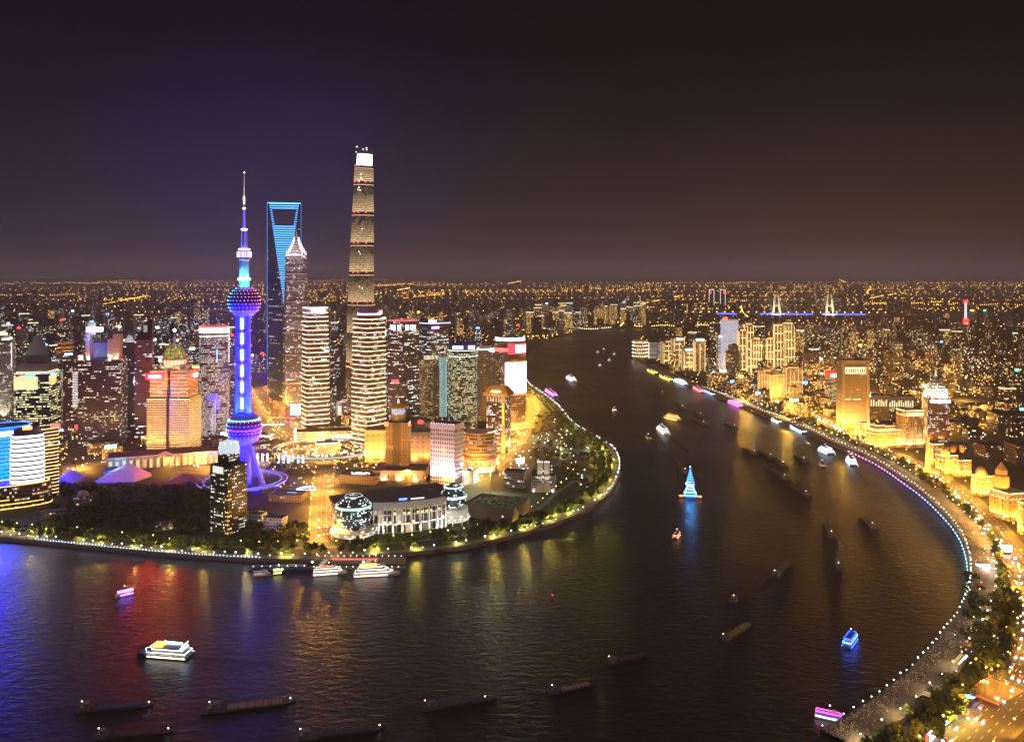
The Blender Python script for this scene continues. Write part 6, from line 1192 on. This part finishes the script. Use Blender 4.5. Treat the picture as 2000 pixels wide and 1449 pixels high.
slw = post_proto('street_lamp', 'orange street lamp beside the busy road of the old waterfront', 'lamp', 10, .8, (1, .52, .1), 9, 'orange street lamps on the old waterfront', 2.2); slw.location = (0, 0, 0)
L_ = place(slw, ptsW[:130])
for i, o in enumerate(L_):
    if i % 2 == 0: lamp(o, (0, 0, 13), 3.6e4 if o.location[1] < 820 else 9e4, (1, .43, .035), 'POINT')
am = post_proto('street_lamp', 'added amber lamp lighting the blocks behind the quay', 'lamp', 11, .9, (1, .5, .08), 9, 'added amber lamps behind the quay', 2)  # made-up lamps, added at random spots to turn the block walls amber
ap = []
for _ in range(400):
    p = gp(rnd.uniform(1380, 1930), rnd.uniform(715, 865))
    if len(ap) < 64 and on_land(p) and all((hx-p.x)**2+(hy-p.y)**2 > (hr+3)**2 for hx, hy, hr, _l in HERO): ap.append((p.xy, rnd.random()*6))
for i, o in enumerate(place(am, ap)): lamp(o, (0, 0, 16), 1.1e5, (1, .46, .06), 'POINT')
gpts = []
for (x0, y0), (x1, y1), n_ in (((1000, 850), (1120, 900), 26), ((1080, 800), (1160, 880), 22), ((1120, 880), (1190, 960), 14), ((930, 900), (1030, 945), 12)):
    for _ in range(n_):
        p = gp(rnd.uniform(x0, x1), rnd.uniform(y0, y1))
        if on_land(p): gpts.append((p.xy, rnd.random()*6))
place(post_proto('garden_lamp', 'white lamp scattered through the garden at the tip of the far bank', 'lamp', 4, .75, (1, .93, .85), 8, 'white lamps of the tip garden'), gpts)
for i, (p, h) in enumerate(gpts):
    if i % 5 == 0: lamp(None, (p.x, p.y, LAND+7), 1.3e4, ((1, .85, .5), (.6, 1, .4))[i % 2], 'POINT')
# ================================================================== traffic
def car_proto(col, lab, group):
    m = mat('car_%g' % sum(col), col, .35, .2); o = MB().loft([[(x, y, .35) for x, y in rect(4.4, 1.75)], [(x, y, .95) for x, y in rect(4.5, 1.8)], [(x, y, 1.0) for x, y in rect(3, 1.6, -.2)], [(x, y, 1.5) for x, y in rect(2.1, 1.4, -.3)]]).obj('car', m); tag(o, lab, 'car', group)
    MB().box(2.25, 0, .55, .3, 1.5, .45).obj('headlight', em((1, .93, .8), 45), o); MB().box(-2.27, 0, .6, .3, 1.5, .45).obj('taillight', em((1, .02, .01), 40), o)
    for x in (-1.4, 1.4):
        for y in (-.85, .85): MB().tube((x, y-.1, .32), (x, y+.1, .32), .32, seg=8).obj('wheel', mat('tyre_black', (.02, .02, .02), .8), o)
    return o
CARS = [(car_proto((.03, .03, .035), 'black car in traffic on %s', 'a'), 'black'), (car_proto((.6, .6, .6), 'white car in traffic on %s', 'a'), 'white'), (car_proto((.25, .02, .02), 'dark red car in traffic on %s', 'a'), 'dark red')]
used = set(); nc = {}; QC = {'bund_road': 175, 'avenue': 60, 'river_road': 24, 'roundabout': 30}
RN = {'river_road': 'the straight orange road to the river', 'roundabout': 'the roundabout', 'avenue': 'the wide avenue', 'east_road': 'the road round the convention centre', 'west_road': 'the road before the colonnaded hall', 'bund_road': 'the old waterfront road'}
for nm, (rp, wd) in ROADS.items():
    for s in (-1, 1):
        for ln in (.12, .28, .42):
            for p, h in along(offline(rp, s*wd*ln), 22 if nm in ('bund_road', 'avenue') else 34, rnd.random()*30):
                if rnd.random() < .4 or nc.get(nm, 0) >= QC.get(nm, 22): continue
                k = rnd.randrange(3); pr, cn = CARS[k]
                o = pr if k not in used else dup(pr); used.add(k); nc[nm] = nc.get(nm, 0)+1
                o.location = (p.x, p.y, LAND+.07); o.rotation_euler = (0, 0, h if s < 0 else h+math.pi); o['label'] = '%s car in traffic on %s' % (cn, RN[nm]); o['group'] = 'cars on %s' % RN[nm]
for k, (pr, cn) in enumerate(CARS):
    if k not in used: pr.location = (ROADS['avenue'][0][2].x, ROADS['avenue'][0][2].y, LAND+.07); pr['label'] = '%s car alone on the wide avenue' % cn
# buses on the old waterfront
bs = along(offline(ROADS['bund_road'][0], -5), 210, 60)
for i, (p, h) in enumerate(bs[2:7]):
    o = MB().loft([[(x, y, .4) for x, y in rect(11, 2.5)], [(x, y, 2.9) for x, y in rect(11, 2.5)], [(x, y, 3.2) for x, y in rect(10.6, 2.2)]]).obj('bus', mat('bus_cream', (.5, .42, .3), .5)); o.location = (p.x, p.y, LAND+.07); o.rotation_euler = (0, 0, h); tag(o, 'cream city bus on the old waterfront road', 'bus', 'buses on the old waterfront road')
    for s in (-1, 1): MB().box(0, s*1.28, 1.5, 9.5, .1, .9).obj('lit_window', em((1, .9, .7), 1.2), o)
    MB().box(5.55, 0, .6, .15, 2, .4).obj('headlight', em((1, .93, .8), 10), o); MB().box(-5.55, 0, .8, .15, 2, .4).obj('taillight', em(RED, 8), o)
# ================================================================== trees
leafm = mat('foliage', (.06, .085, .02), .8, noise=.5, nscale=.35); leafd = mat('foliage_dark', (.03, .045, .016), .8, noise=.5, nscale=.3); bark = mat('bark', (.08, .06, .045), .9)
def crown_mesh(seed, r=4.4, h=6.0, n=230, s=1.15, base=3.2):
    q = random.Random(seed); m = MB(); cl = [(q.uniform(-.6, .6)*r, q.uniform(-.6, .6)*r, base+h*q.uniform(.15, .9), r*q.uniform(.35, .6)) for _ in range(8)]
    for _ in range(n):
        cx, cy_, cz, cr_ = q.choice(cl); d = Vector((q.gauss(0, 1), q.gauss(0, 1), q.gauss(0, 1))).normalized(); p = Vector((cx, cy_, cz))+d*cr_*q.uniform(.7, 1.05)
        a = Vector((q.gauss(0, 1), q.gauss(0, 1), q.gauss(0, .6))).normalized(); b = a.cross(d+Vector((q.gauss(0, .4), q.gauss(0, .4), q.gauss(0, .4)))); b = b.normalized() if b.length > 1e-4 else a.orthogonal().normalized()
        k = s*q.uniform(.6, 1.3); m.face([p-a*k-b*k*.6, p+a*k-b*k*.6, p+a*k*.7+b*k*.6, p-a*k*.7+b*k*.6])
    return m
def tree_proto(seed, lab, m, r=4.4, h=6.0):
    o = MB().tube((0, 0, 0), (0, 0, 4.2), .32, .2, 6).tube((0, 0, 3.4), (1.3, .6, 6.2), .16, .07, 5).tube((0, 0, 3.6), (-1.2, .3, 6.4), .16, .07, 5).obj('tree_trunk_proto', bark)
    t = thing('tree', lab, 'tree', (0, 0, 0)); o.name = 'trunk'; o.parent = t; crown_mesh(seed, r, h).obj('crown', m, t); return t
PROT = [tree_proto(3, 'x', leafm), tree_proto(8, 'x', leafm, 5, 7), tree_proto(11, 'x', leafd, 5.5, 7.5)]
firsts = set()
CANOPY = [MB(), MB()]; QUOTA = {}; CAP = {'trees along the far bank promenade': 105, 'trees behind the curved promenade': 85, 'trees of the dark park': 40, 'trees of the amber garden': 14, 'trees on the tip of the far bank': 14, 'trees of the bottom corner': 22, 'trees by the orange plaza': 18}
def put_tree(p, k, lab, grp, sc, z=LAND):
    q_ = QUOTA[grp] = QUOTA.get(grp, 0)+1
    if grp not in CAP or (q_ % 2 == 0 and 'promenade' in grp) or q_ > CAP[grp]*(2 if 'promenade' in grp else 1):
        m = crown_mesh(rnd.randrange(9999), 4.4*sc, 6*sc, 90, 1.5); b = CANOPY[1 if k == 2 else 0]; i0 = len(b.v); b.v += [(a+p[0], c+p[1], e+z) for a, c, e in m.v]; b.f += [[i+i0 for i in f] for f in m.f]; b.uv += m.uv; b.mi += m.mi; return
    o = PROT[k] if k not in firsts else dup(PROT[k]); firsts.add(k); o.location = (p[0], p[1], z); o.rotation_euler = (0, 0, rnd.random()*6.28); s = sc*rnd.uniform(.8, 1.25); o.scale = (s, s, s*rnd.uniform(.9, 1.15)); o['label'] = lab; o['group'] = grp
nt_ = 0
def blocked(x, y, r):
    for hx, hy, hr, _ in HERO:
        if (hx-x)**2+(hy-y)**2 < (hr+r)**2: return True
    return False
RPT = [(p, wd) for nm, (rp, wd) in ROADS.items() for p in smooth(rp, 3)]
def on_road(x, y, r):
    return any((p.x-x)**2+(p.y-y)**2 < (wd/2+r)**2 for p, wd in RPT)
for dd, st_ in ((19, 12), (31, 13)):
    for i, (p, h) in enumerate(along(offline(EBS, dd), st_)):
        if not (-780 < p.x < 330) or on_road(p.x, p.y, 2) or blocked(p.x, p.y, -8) or rnd.random() < .22: continue
        p = p+Vector((rnd.uniform(-3, 3), rnd.uniform(-3, 3))); put_tree(p, rnd.randrange(2), 'yellow-lit tree in the rows along the far bank promenade', 'trees along the far bank promenade', .95); nt_ += 1
        if i % 4 == 0: lamp(None, (p.x+2, p.y-6, LAND+2), 14000, (1, .78, .12), 'POINT')
for dd, st_ in ((-33, 11), (-44, 13)):
    for i, (p, h) in enumerate(along(offline(WBS, dd), st_)):
        if on_road(p.x, p.y, 1) or blocked(p.x, p.y, -4) or rnd.random() < .25: continue
        p = p+Vector((rnd.uniform(-3, 3), rnd.uniform(-3, 3)))
        if not on_land(p): continue
        put_tree(p, rnd.randrange(2), 'street tree between the curved promenade and the old waterfront road', 'trees behind the curved promenade', 1.0); nt_ += 1
for (x0, y0), (x1, y1), n_, k, lab, grp in (((105, 958), (405, 1040), 70, 2, 'dark tree in the unlit riverside park', 'trees of the dark park'), ((1560, 770), (1650, 822), 34, 1, 'amber-lit tree in the garden left of the gateway tower', 'trees of the amber garden'), ((1060, 810), (1170, 915), 34, 0, 'tree of the garden on the tip of the far bank', 'trees on the tip of the far bank'), ((1820, 1395), (1960, 1449), 26, 1, 'yellow-lit tree near the bottom right corner', 'trees of the bottom corner'), ((1890, 1180), (1990, 1300), 22, 2, 'tree of the dark garden beside the orange plaza', 'trees by the orange plaza')):
    c = 0
    for _ in range(n_*5):
        p = gp(rnd.uniform(x0, x1), rnd.uniform(y0, y1))
        if c >= n_ or not on_land(p) or on_road(p.x, p.y, 3) or blocked(p.x, p.y, 0): continue
        put_tree(p, k, lab, grp, 1.15 if k == 2 else 1); c += 1; nt_ += 1
        if k != 2 and c % 6 == 0: lamp(None, (p.x+4, p.y-6, LAND+7), 1.2e4, (1, .66, .1), 'POINT')
# the rest of the greenery, a closed canopy nobody could count
q = CANOPY[1]; n_ = 0
for (x0, y0), (x1, y1), k in (((100, 952), (470, 1044), 420), ((480, 1030), (600, 1060), 60), ((930, 1005), (1060, 1040), 60), ((1040, 790), (1185, 960), 170), ((1540, 770), (1660, 826), 90), ((1800, 1330), (1990, 1449), 40), ((1880, 1120), (2000, 1320), 60), ((440, 895), (600, 930), 40), ((660, 880), (740, 915), 40)):
    for _ in range(k):
        p = gp(rnd.uniform(x0, x1), rnd.uniform(y0, y1))
        if not on_land(p) or on_road(p.x, p.y, 3) or blocked(p.x, p.y, -2): continue
        hgt = rnd.uniform(5, 10); r_ = rnd.uniform(3, 5.5)
        for _ in range(26):
            d = Vector((rnd.gauss(0, 1), rnd.gauss(0, 1), abs(rnd.gauss(0, .9)))).normalized(); c = Vector((p.x, p.y, LAND+hgt*.45))+Vector((d.x*r_, d.y*r_, d.z*hgt*.6)); a = d.orthogonal().normalized(); b = d.cross(a); a = (a+d*rnd.uniform(-.5, .5))*rnd.uniform(.9, 1.7); b = b*rnd.uniform(.8, 1.5); q.face([c-a-b, c+a-b, c+a+b, c-a+b])
struct(q.obj('tree_canopy', leafd), 'stuff'); struct(CANOPY[0].obj('tree_canopy', leafm), 'stuff')
# crowd on the promenade
q = MB(); rc = random.Random(5)
def fig(x, y, z, h):
    a = rc.random()*6.28; w_ = .24*h/1.7; m0 = len(q.v)
    q.prism(rect(.3, .22, x, y), z, z+h*.48, False, False, rc.randrange(3), top=rect(.36, .24, x, y)); q.prism(rect(.42, .26, x, y), z+h*.48, z+h*.82, False, True, rc.randrange(3), top=rect(.5, .26, x, y)); q.ball((x, y, z+h*.91), .13, 3)
PB = [p for p in PROM]
segs = along(PB, 1.0); segs = [s for s in segs if s[0].y < 1150]
for _ in range(1500):
    i = int(len(segs)*rc.random()**1.7); p, h = segs[min(i, len(segs)-1)]; n = Vector((-math.sin(h), math.cos(h))); o = rc.gauss(6, 5)
    if -12 < o < 12: p = p+n*o; fig(p.x, p.y, LAND+4.5, rc.uniform(1.55, 1.85))
for _ in range(350):
    p = gp(rc.uniform(1905, 1995), rc.uniform(1235, 1330)); fig(p.x, p.y, LAND+.1, rc.uniform(1.55, 1.85))
struct(q.obj('crowd', [mat('cloth_dark', (.05, .05, .06), .9), mat('cloth_tan', (.3, .25, .2), .9), mat('cloth_pale', (.5, .48, .45), .9), mat('skin_hair', (.2, .14, .1), .8)]), 'stuff')
# ================================================================== the rest of the city
FM = {'sparse': facade('flats_sparse', 3.2, 3.0, .5, .5, .1, (1, .62, .25), (1, .82, .5), 3.0, (.12, .095, .09), (.03, .025, .025), 1), 'dots': facade('flats_dots', 3.6, 3.6, .6, .55, .17, (1, .66, .28), (1, .86, .6), 3.2, (.1, .08, .08), (.03, .025, .025), 1), 'bands': facade('office_bands', 3.9, 2.6, .9, .45, .22, (1, .92, .75), (.9, .95, 1), 1.6, (.1, .08, .1), (.03, .025, .03), 7), 'pale': facade('flats_pale', 3.3, 3.2, .55, .5, .14, (1, .7, .35), (1, .9, .7), 2.6, (.32, .27, .25), (.05, .045, .045), 2), 'blue': facade('office_blue', 3.9, 2.4, .8, .6, .24, (.75, .85, 1), (1, .95, .85), 1.5, (.07, .075, .13), (.025, .03, .05), 5), 'gold': facade('flats_gold', 3.4, 3.4, .6, .55, .42, (1, .52, .1), (1, .66, .25), 3.2, (.22, .15, .09), (.04, .03, .025), 1)}
LM = [(t_[3], t_[0], t_[1]) for t_ in HERO]
SHORT = [('golden dome tower', 340, 1540), ('sphere tower', 477, 1297), ('trapezoid tower', 555, 2195), ('pagoda tower', 585, 2073), ('twisting tower', 709, 2192), ('left striped tower', 612, 1680), ('right striped tower', 722, 1640), ('plum office tower', 788, 1900), ('round glass tower', 903, 1767), ('giant screen', 996, 1767), ('stepped tower', 200, 1620), ('cone-roofed tower', 74, 1722), ('pale left-edge tower', 0, 1803), ('slant-topped tower', 282, 1668), ('white-topped round tower', 418, 1690), ('gold hotels at the bend', 1325, 2900), ('lilac screen tower', 1424, 2700), ('gold residential towers', 1520, 2640), ('gateway tower', 1665, 1755), ('slab hotels', 1740, 1860), ('lotus tower', 1828, 1590), ('far river bend', 1140, 4500), ('dark offices', 1960, 1700)]
def near_name(x, Y):
    px = 1000+x*FPX/Y; s_ = min(SHORT, key=lambda s: abs(s[1]-px)+abs(s[2]-Y)*.03); d = px-s_[1]; f = Y-s_[2]
    return ('just ' if abs(f) < 350 else '' if abs(f) < 1200 else 'far ')+('in front of' if f < -40 and abs(f) < 350 else 'behind')+(' left of' if d < -22 else ' right of' if d > 22 else '')+' the '+s_[0]
    return min(SHORT, key=lambda s: abs(s[1]-px)+abs(s[2]-Y)*.03)[0]
PLACED = []; CITY = []
def fits(x, y, r):
    if not all(on_land((x+dx*(r+14), y+dy*(r+14))) for dx, dy in ((1, 0), (-1, 0), (0, 1), (0, -1))): return False
    if blocked(x, y, r) or on_road(x, y, r+2): return False
    return not any((a-x)**2+(b-y)**2 < (c+r)**2 for a, b, c in PLACED)
SIGNS = [(1, .03, .03), (.1, .3, 1), (.7, .85, 1), (1, .9, .8), (1, .5, .1), (.1, .9, .5)]; SN = ['red', 'blue', 'pale blue', 'white', 'orange', 'green']
def body(mb, wd, dp, h, style):
    if style == 0: mb.box(0, 0, 0, wd, dp, h, cap0=False, capmi=1)
    elif style == 1: mb.box(0, 0, 0, wd, dp, h*.84, cap0=False, capmi=1); mb.box(0, 0, h*.84, wd*.66, dp*.66, h*.16, cap0=False, capmi=1)
    elif style == 2: mb.prism([(-wd/2, -dp/2), (wd*.1, -dp/2), (wd*.1, -dp*.2), (wd/2, -dp*.2), (wd/2, dp/2), (-wd/2, dp/2)], 0, h, capmi=1)
    elif style == 3: mb.prism(ell(wd/2, dp/2, 16, 3), 0, h, capmi=1)
    else: mb.box(-wd*.24, 0, 0, wd*.42, dp, h, cap0=False, capmi=1); mb.box(wd*.24, dp*.12, 0, wd*.42, dp, h*.94, cap0=False, capmi=1); mb.box(0, dp*.05, 0, wd*.1, dp*.5, h*.9, cap0=False, capmi=1)
def city(n, px, Yr, hr, wr, styles, kind, cat, where, grp, ypow=1.0, signs=.15, crown=.2, lim=None, tries=14):
    c = 0
    for _ in range(n*tries):
        if c >= n: break
        Y = Yr[0]+(Yr[1]-Yr[0])*rnd.random()**ypow; x = xat(rnd.uniform(*px), Y); wd = rnd.uniform(*wr); dp = rnd.uniform(wr[0], wr[1])*.7; h = rnd.uniform(*hr)
        if lim: h = min(h, lim(1000+x*FPX/Y, Y))
        r = .5*math.hypot(wd, dp)
        if h < 8 or not fits(x, Y, r): continue
        PLACED.append((x, Y, r)); c += 1
        sk_ = rnd.choice(styles); st = rnd.choice((0, 0, 1, 2, 3, 4)) if h > 35 else 0; big = Y < 3400
        a = -math.atan2(x, Y)+rnd.uniform(-.7, .7); fe = ''
        adj = ('tall' if h > hr[0]+.62*(hr[1]-hr[0]) else 'low' if h < hr[0]+.3*(hr[1]-hr[0]) else 'mid-height'); ton = {'sparse': 'dark', 'dots': 'dotted-light', 'bands': 'banded', 'pale': 'pale', 'blue': 'bluish', 'gold': 'amber-windowed'}[sk_]; shp = ['square', 'set-back', 'notched', 'rounded', 'twin-slab'][st]
        if big: root = thing(kind, '', cat, (x, Y, LAND), a, grp); mb = MB(); body(mb, wd, dp, h, st); mb.obj('wall', [FM[sk_], DARK], root); MB().box(wd*.05, dp*.05, h-.02*0+.02, wd*.3, dp*.3, 4).obj('roof_house', DARK, root)
        else: mb = MB(); body(mb, wd, dp, h, st); root = mb.obj(kind, [FM[sk_], DARK]); root.location = (x, Y, LAND); root.rotation_euler = (0, 0, a); tag(root, '', cat, grp)
        if rnd.random() < signs:
            k = rnd.choice((0, 0, 1, 1, 2, 3, 3, 4, 5)); fe = ' with a %s roof sign' % SN[k]; MB().box(rnd.uniform(-.15, .15)*wd, -dp/2-.8, h-2, wd*rnd.uniform(.35, .6), 1, 5+Y*.0006).obj('sign', em(SIGNS[k], 4), root)
        elif rnd.random() < crown:
            fe = ' with a lit roof line'; MB().ring(rect(wd, dp), h-2.2, 2.8, .5).obj('light_strip', em(rnd.choice(((1, .85, .6), (1, .72, .35), (1, .9, .8))), 1.3, Y < 3000), root)
        elif rnd.random() < .2: MB().ball((wd*.3, -dp*.3, h+2), 1.2+Y*.0002).obj('beacon_lamp', em(RED, 4), root); fe = ' with a red roof lamp'
        root['label'] = '%s %s %s %s%s, %s' % (adj, ton, shp, where, fe, near_name(x, Y).replace('behind left', 'behind, left').replace('behind right', 'behind, right').replace('of left', 'and left').replace('of right', 'and right')); lw2 = root['label'].split(); root['label'] = ' '.join(lw2 if len(lw2) <= 16 else [w_ for w_ in lw2 if w_ != shp and (len(lw2) == 17 or w_ != ton) and (len(lw2) < 19 or w_ not in (adj, 'roof'))]); CITY.append(root)
    return c
capA = lambda px, Y: 95 if Y < 2350 else (120 if Y < 2700 else 150)
city(120, (-40, 1010), (1720, 3000), (45, 140), (22, 40), ['bands', 'dots', 'blue', 'pale', 'sparse', 'bands'], 'office_tower', 'tower', 'tower', 'towers behind the bend', 1.0, .22, .2, capA)
city(50, (-40, 470), (2100, 3900), (70, 150), (22, 40), ['bands', 'blue', 'dots', 'pale'], 'office_tower', 'tower', 'tower', 'towers behind the left group', 1.0, .25, .25, capA)
city(110, (-60, 1180), (3000, 5600), (40, 120), (24, 44), ['dots', 'sparse', 'pale', 'bands', 'gold'], 'apartment_tower', 'tower', 'apartment tower', 'towers in the far city', 1.0, .14, .2)
city(34, (1030, 1260), (4250, 5900), (70, 140), (26, 44), ['gold', 'dots', 'pale'], 'apartment_tower', 'tower', 'apartment tower', 'towers beyond the river bend', 1, .12, .75)
capW = lambda px, Y: min(120, 316-(632-HZ)*Y/FPX) if 1380 < px < 1680 else 120
city(34, (1262, 1620), (2250, 4300), (35, 110), (22, 40), ['gold', 'dots', 'pale', 'sparse'], 'apartment_tower', 'tower', 'apartment tower', 'towers behind the lit quay', 1, .12, .25, capW)
city(122, (1560, 2050), (2500, 5000), (40, 105), (22, 40), ['dots', 'sparse', 'dots', 'gold', 'sparse'], 'apartment_tower', 'tower', 'apartment tower', 'dark towers of the far right', 1, .04, .08, capW)
city(110, (1640, 2080), (1650, 2900), (10, 30), (24, 46), ['sparse', 'sparse', 'dots', 'gold'], 'low_building', 'building', 'low block', 'low blocks behind the old waterfront', 1, .06, .05)
city(90, (1390, 1660), (1850, 2900), (12, 44), (22, 40), ['gold', 'gold', 'dots', 'pale'], 'low_building', 'building', 'low block', 'low blocks behind the quay', 1, .14, .12)
city(46, (80, 1010), (1480, 1800), (8, 24), (22, 46), ['pale', 'bands', 'gold'], 'low_building', 'building', 'low block', 'low blocks between the towers', 1, .25, .2)
for o in CITY:
    l_ = o['label'].split()
    if len(l_) > 16: o['label'] = ' '.join([w_ for w_ in l_ if w_ not in ('just', 'far')][:16])
by_ = {}
for o in CITY: by_.setdefault(o['label'], []).append(o)
for l_, os_ in by_.items():
    if len(os_) > 1:
        for o in os_: o['group'] = 'look-alikes: '+l_
# beyond: the endless carpet of the far city, and its street lights
q = MB(); rc = random.Random(9); mm = ['dots', 'sparse', 'bands', 'gold', 'pale']
FF = [facade('far_'+k, a_, a_, .6, .55, p_, c_, (1, .66, .3), s_, (.04, .032, .036), (.02, .02, .02), 1) for k, a_, p_, c_, s_ in (('a', 4.5, .02, (1, .6, .22), 6), ('b', 4, .035, (1, .52, .12), 5), ('c', 5, .015, (1, .75, .45), 7), ('d', 4.2, .06, (1, .5, .1), 4), ('e', 4.5, .015, (.9, .85, .8), 5))]
for _ in range(2600):
    Y = 3000*math.exp(rc.random()*1.95); x = Y*rc.uniform(-.68, .68); h = rc.uniform(10, 38) if rc.random() < .6 else rc.uniform(40, 110)
    px = 1000+x*FPX/Y
    if 1380 < px < 1700 and Y < 5500: h = min(h, 30)
    if not fits(x, Y, 20): continue
    q.box(x, Y, LAND, rc.uniform(22, 50), rc.uniform(18, 40), h, rc.random()*3, rc.randrange(5), 5, cap0=False)
struct(q.obj('far_city', FF+[DARK]), 'stuff')
qs = [MB() for _ in range(6)]; LC = [((1, .46, .05), 6), ((1, .54, .11), 6), ((1, .85, .6), 4), ((1, .04, .04), 5), ((.15, .35, 1), 5), ((.3, 1, .5), 3.5)]
def dot(x, Y, k, z=12, s=1.0): qs[k].ball((x, Y, LAND+z), s*(.8+Y*.00036))
for _ in range(105):
    Y = 3300*math.exp(rc.random()**.8*2.0); x = Y*rc.uniform(-.65, .65); hd = rc.gauss(0, .35) if rc.random() < .75 else rc.gauss(1.4, .3); n = rc.randrange(20, 80); k = 0 if rc.random() < .7 else 1; g = max(38, Y*.009)
    for i in range(n):
        X, YY = x+math.cos(hd)*g*i, Y+math.sin(hd)*g*i*.8+40*math.sin(i*.1)
        if YY > 3000 and on_land((X, YY)) and abs(X) < YY*.7: dot(X, YY, k, 14, rc.uniform(.7, 1.2))
for _ in range(1500):
    Y = 2400*math.exp(rc.random()*2.35); x = Y*rc.uniform(-.64, .64)
    if on_land((x, Y)) and not blocked(x, Y, 4): dot(x, Y, rc.choices(range(6), (6, 5, 3, .7, .7, .35))[0], rc.uniform(8, 40), rc.uniform(.4, 1.0))
for x0, x1, y, k in ((0, 112, 541.5, 0), (0, 150, 577, 0), (190, 270, 549, 0), (0, 330, 553, 1), (610, 760, 548, 0), (730, 930, 556, 0), (760, 870, 572, 0), (1080, 1290, 562, 0), (1100, 1300, 566, 1), (1500, 1585, 562, 0), (1510, 1590, 570, 0), (1600, 1850, 566, 0), (1700, 1900, 592, 0), (1820, 2000, 596, 0), (1400, 1480, 553, 1), (870, 1000, 570, 0), (200, 270, 586, 0), (1240, 1480, 639, 1), (1060, 1240, 644, 2)):
    n = int((x1-x0)/4.2)
    for i in range(n):
        p = gp(x0+(x1-x0)*i/n, y+1.4*math.sin(i*.35)+rc.uniform(-.5, .5))
        if on_land(p): dot(p.x, p.y, k, 8, 1.1)
for _ in range(900):
    p = gp(rc.uniform(1330, 2010), rc.uniform(640, 860))
    if p.x and on_land(p) and not blocked(p.x, p.y, 3): dot(p.x, p.y, rc.choices((0, 1, 2), (5, 4, 1))[0], rc.uniform(6, 16), rc.uniform(.5, 1.0))
qn = [MB() for _ in LC]
for (x0, y0), (x1, y1), k in (((120, 770), (1000, 905), 420), ((500, 740), (640, 900), 160), ((640, 860), (760, 920), 60), ((960, 850), (1120, 930), 60), ((480, 895), (610, 960), 60), ((1860, 1040), (2000, 1380), 90)):
    for _ in range(k):
        p = gp(rc.uniform(x0, x1), rc.uniform(y0, y1))
        if on_land(p) and not blocked(p.x, p.y, 1): qn[rc.choices(range(6), (5, 4, 5, 2, 1, .6))[0]].ball((p.x, p.y, LAND+rc.uniform(2, 9)), rc.uniform(.5, 1.0))
for m, (c_, s_) in zip(qn, LC): struct(m.obj('street_level_lights', em(c_, s_+1)), 'stuff')
for i, (m, (c_, s_)) in enumerate(zip(qs, LC)): struct(m.obj('distant_street_lights', em(c_, s_, False)), 'stuff')
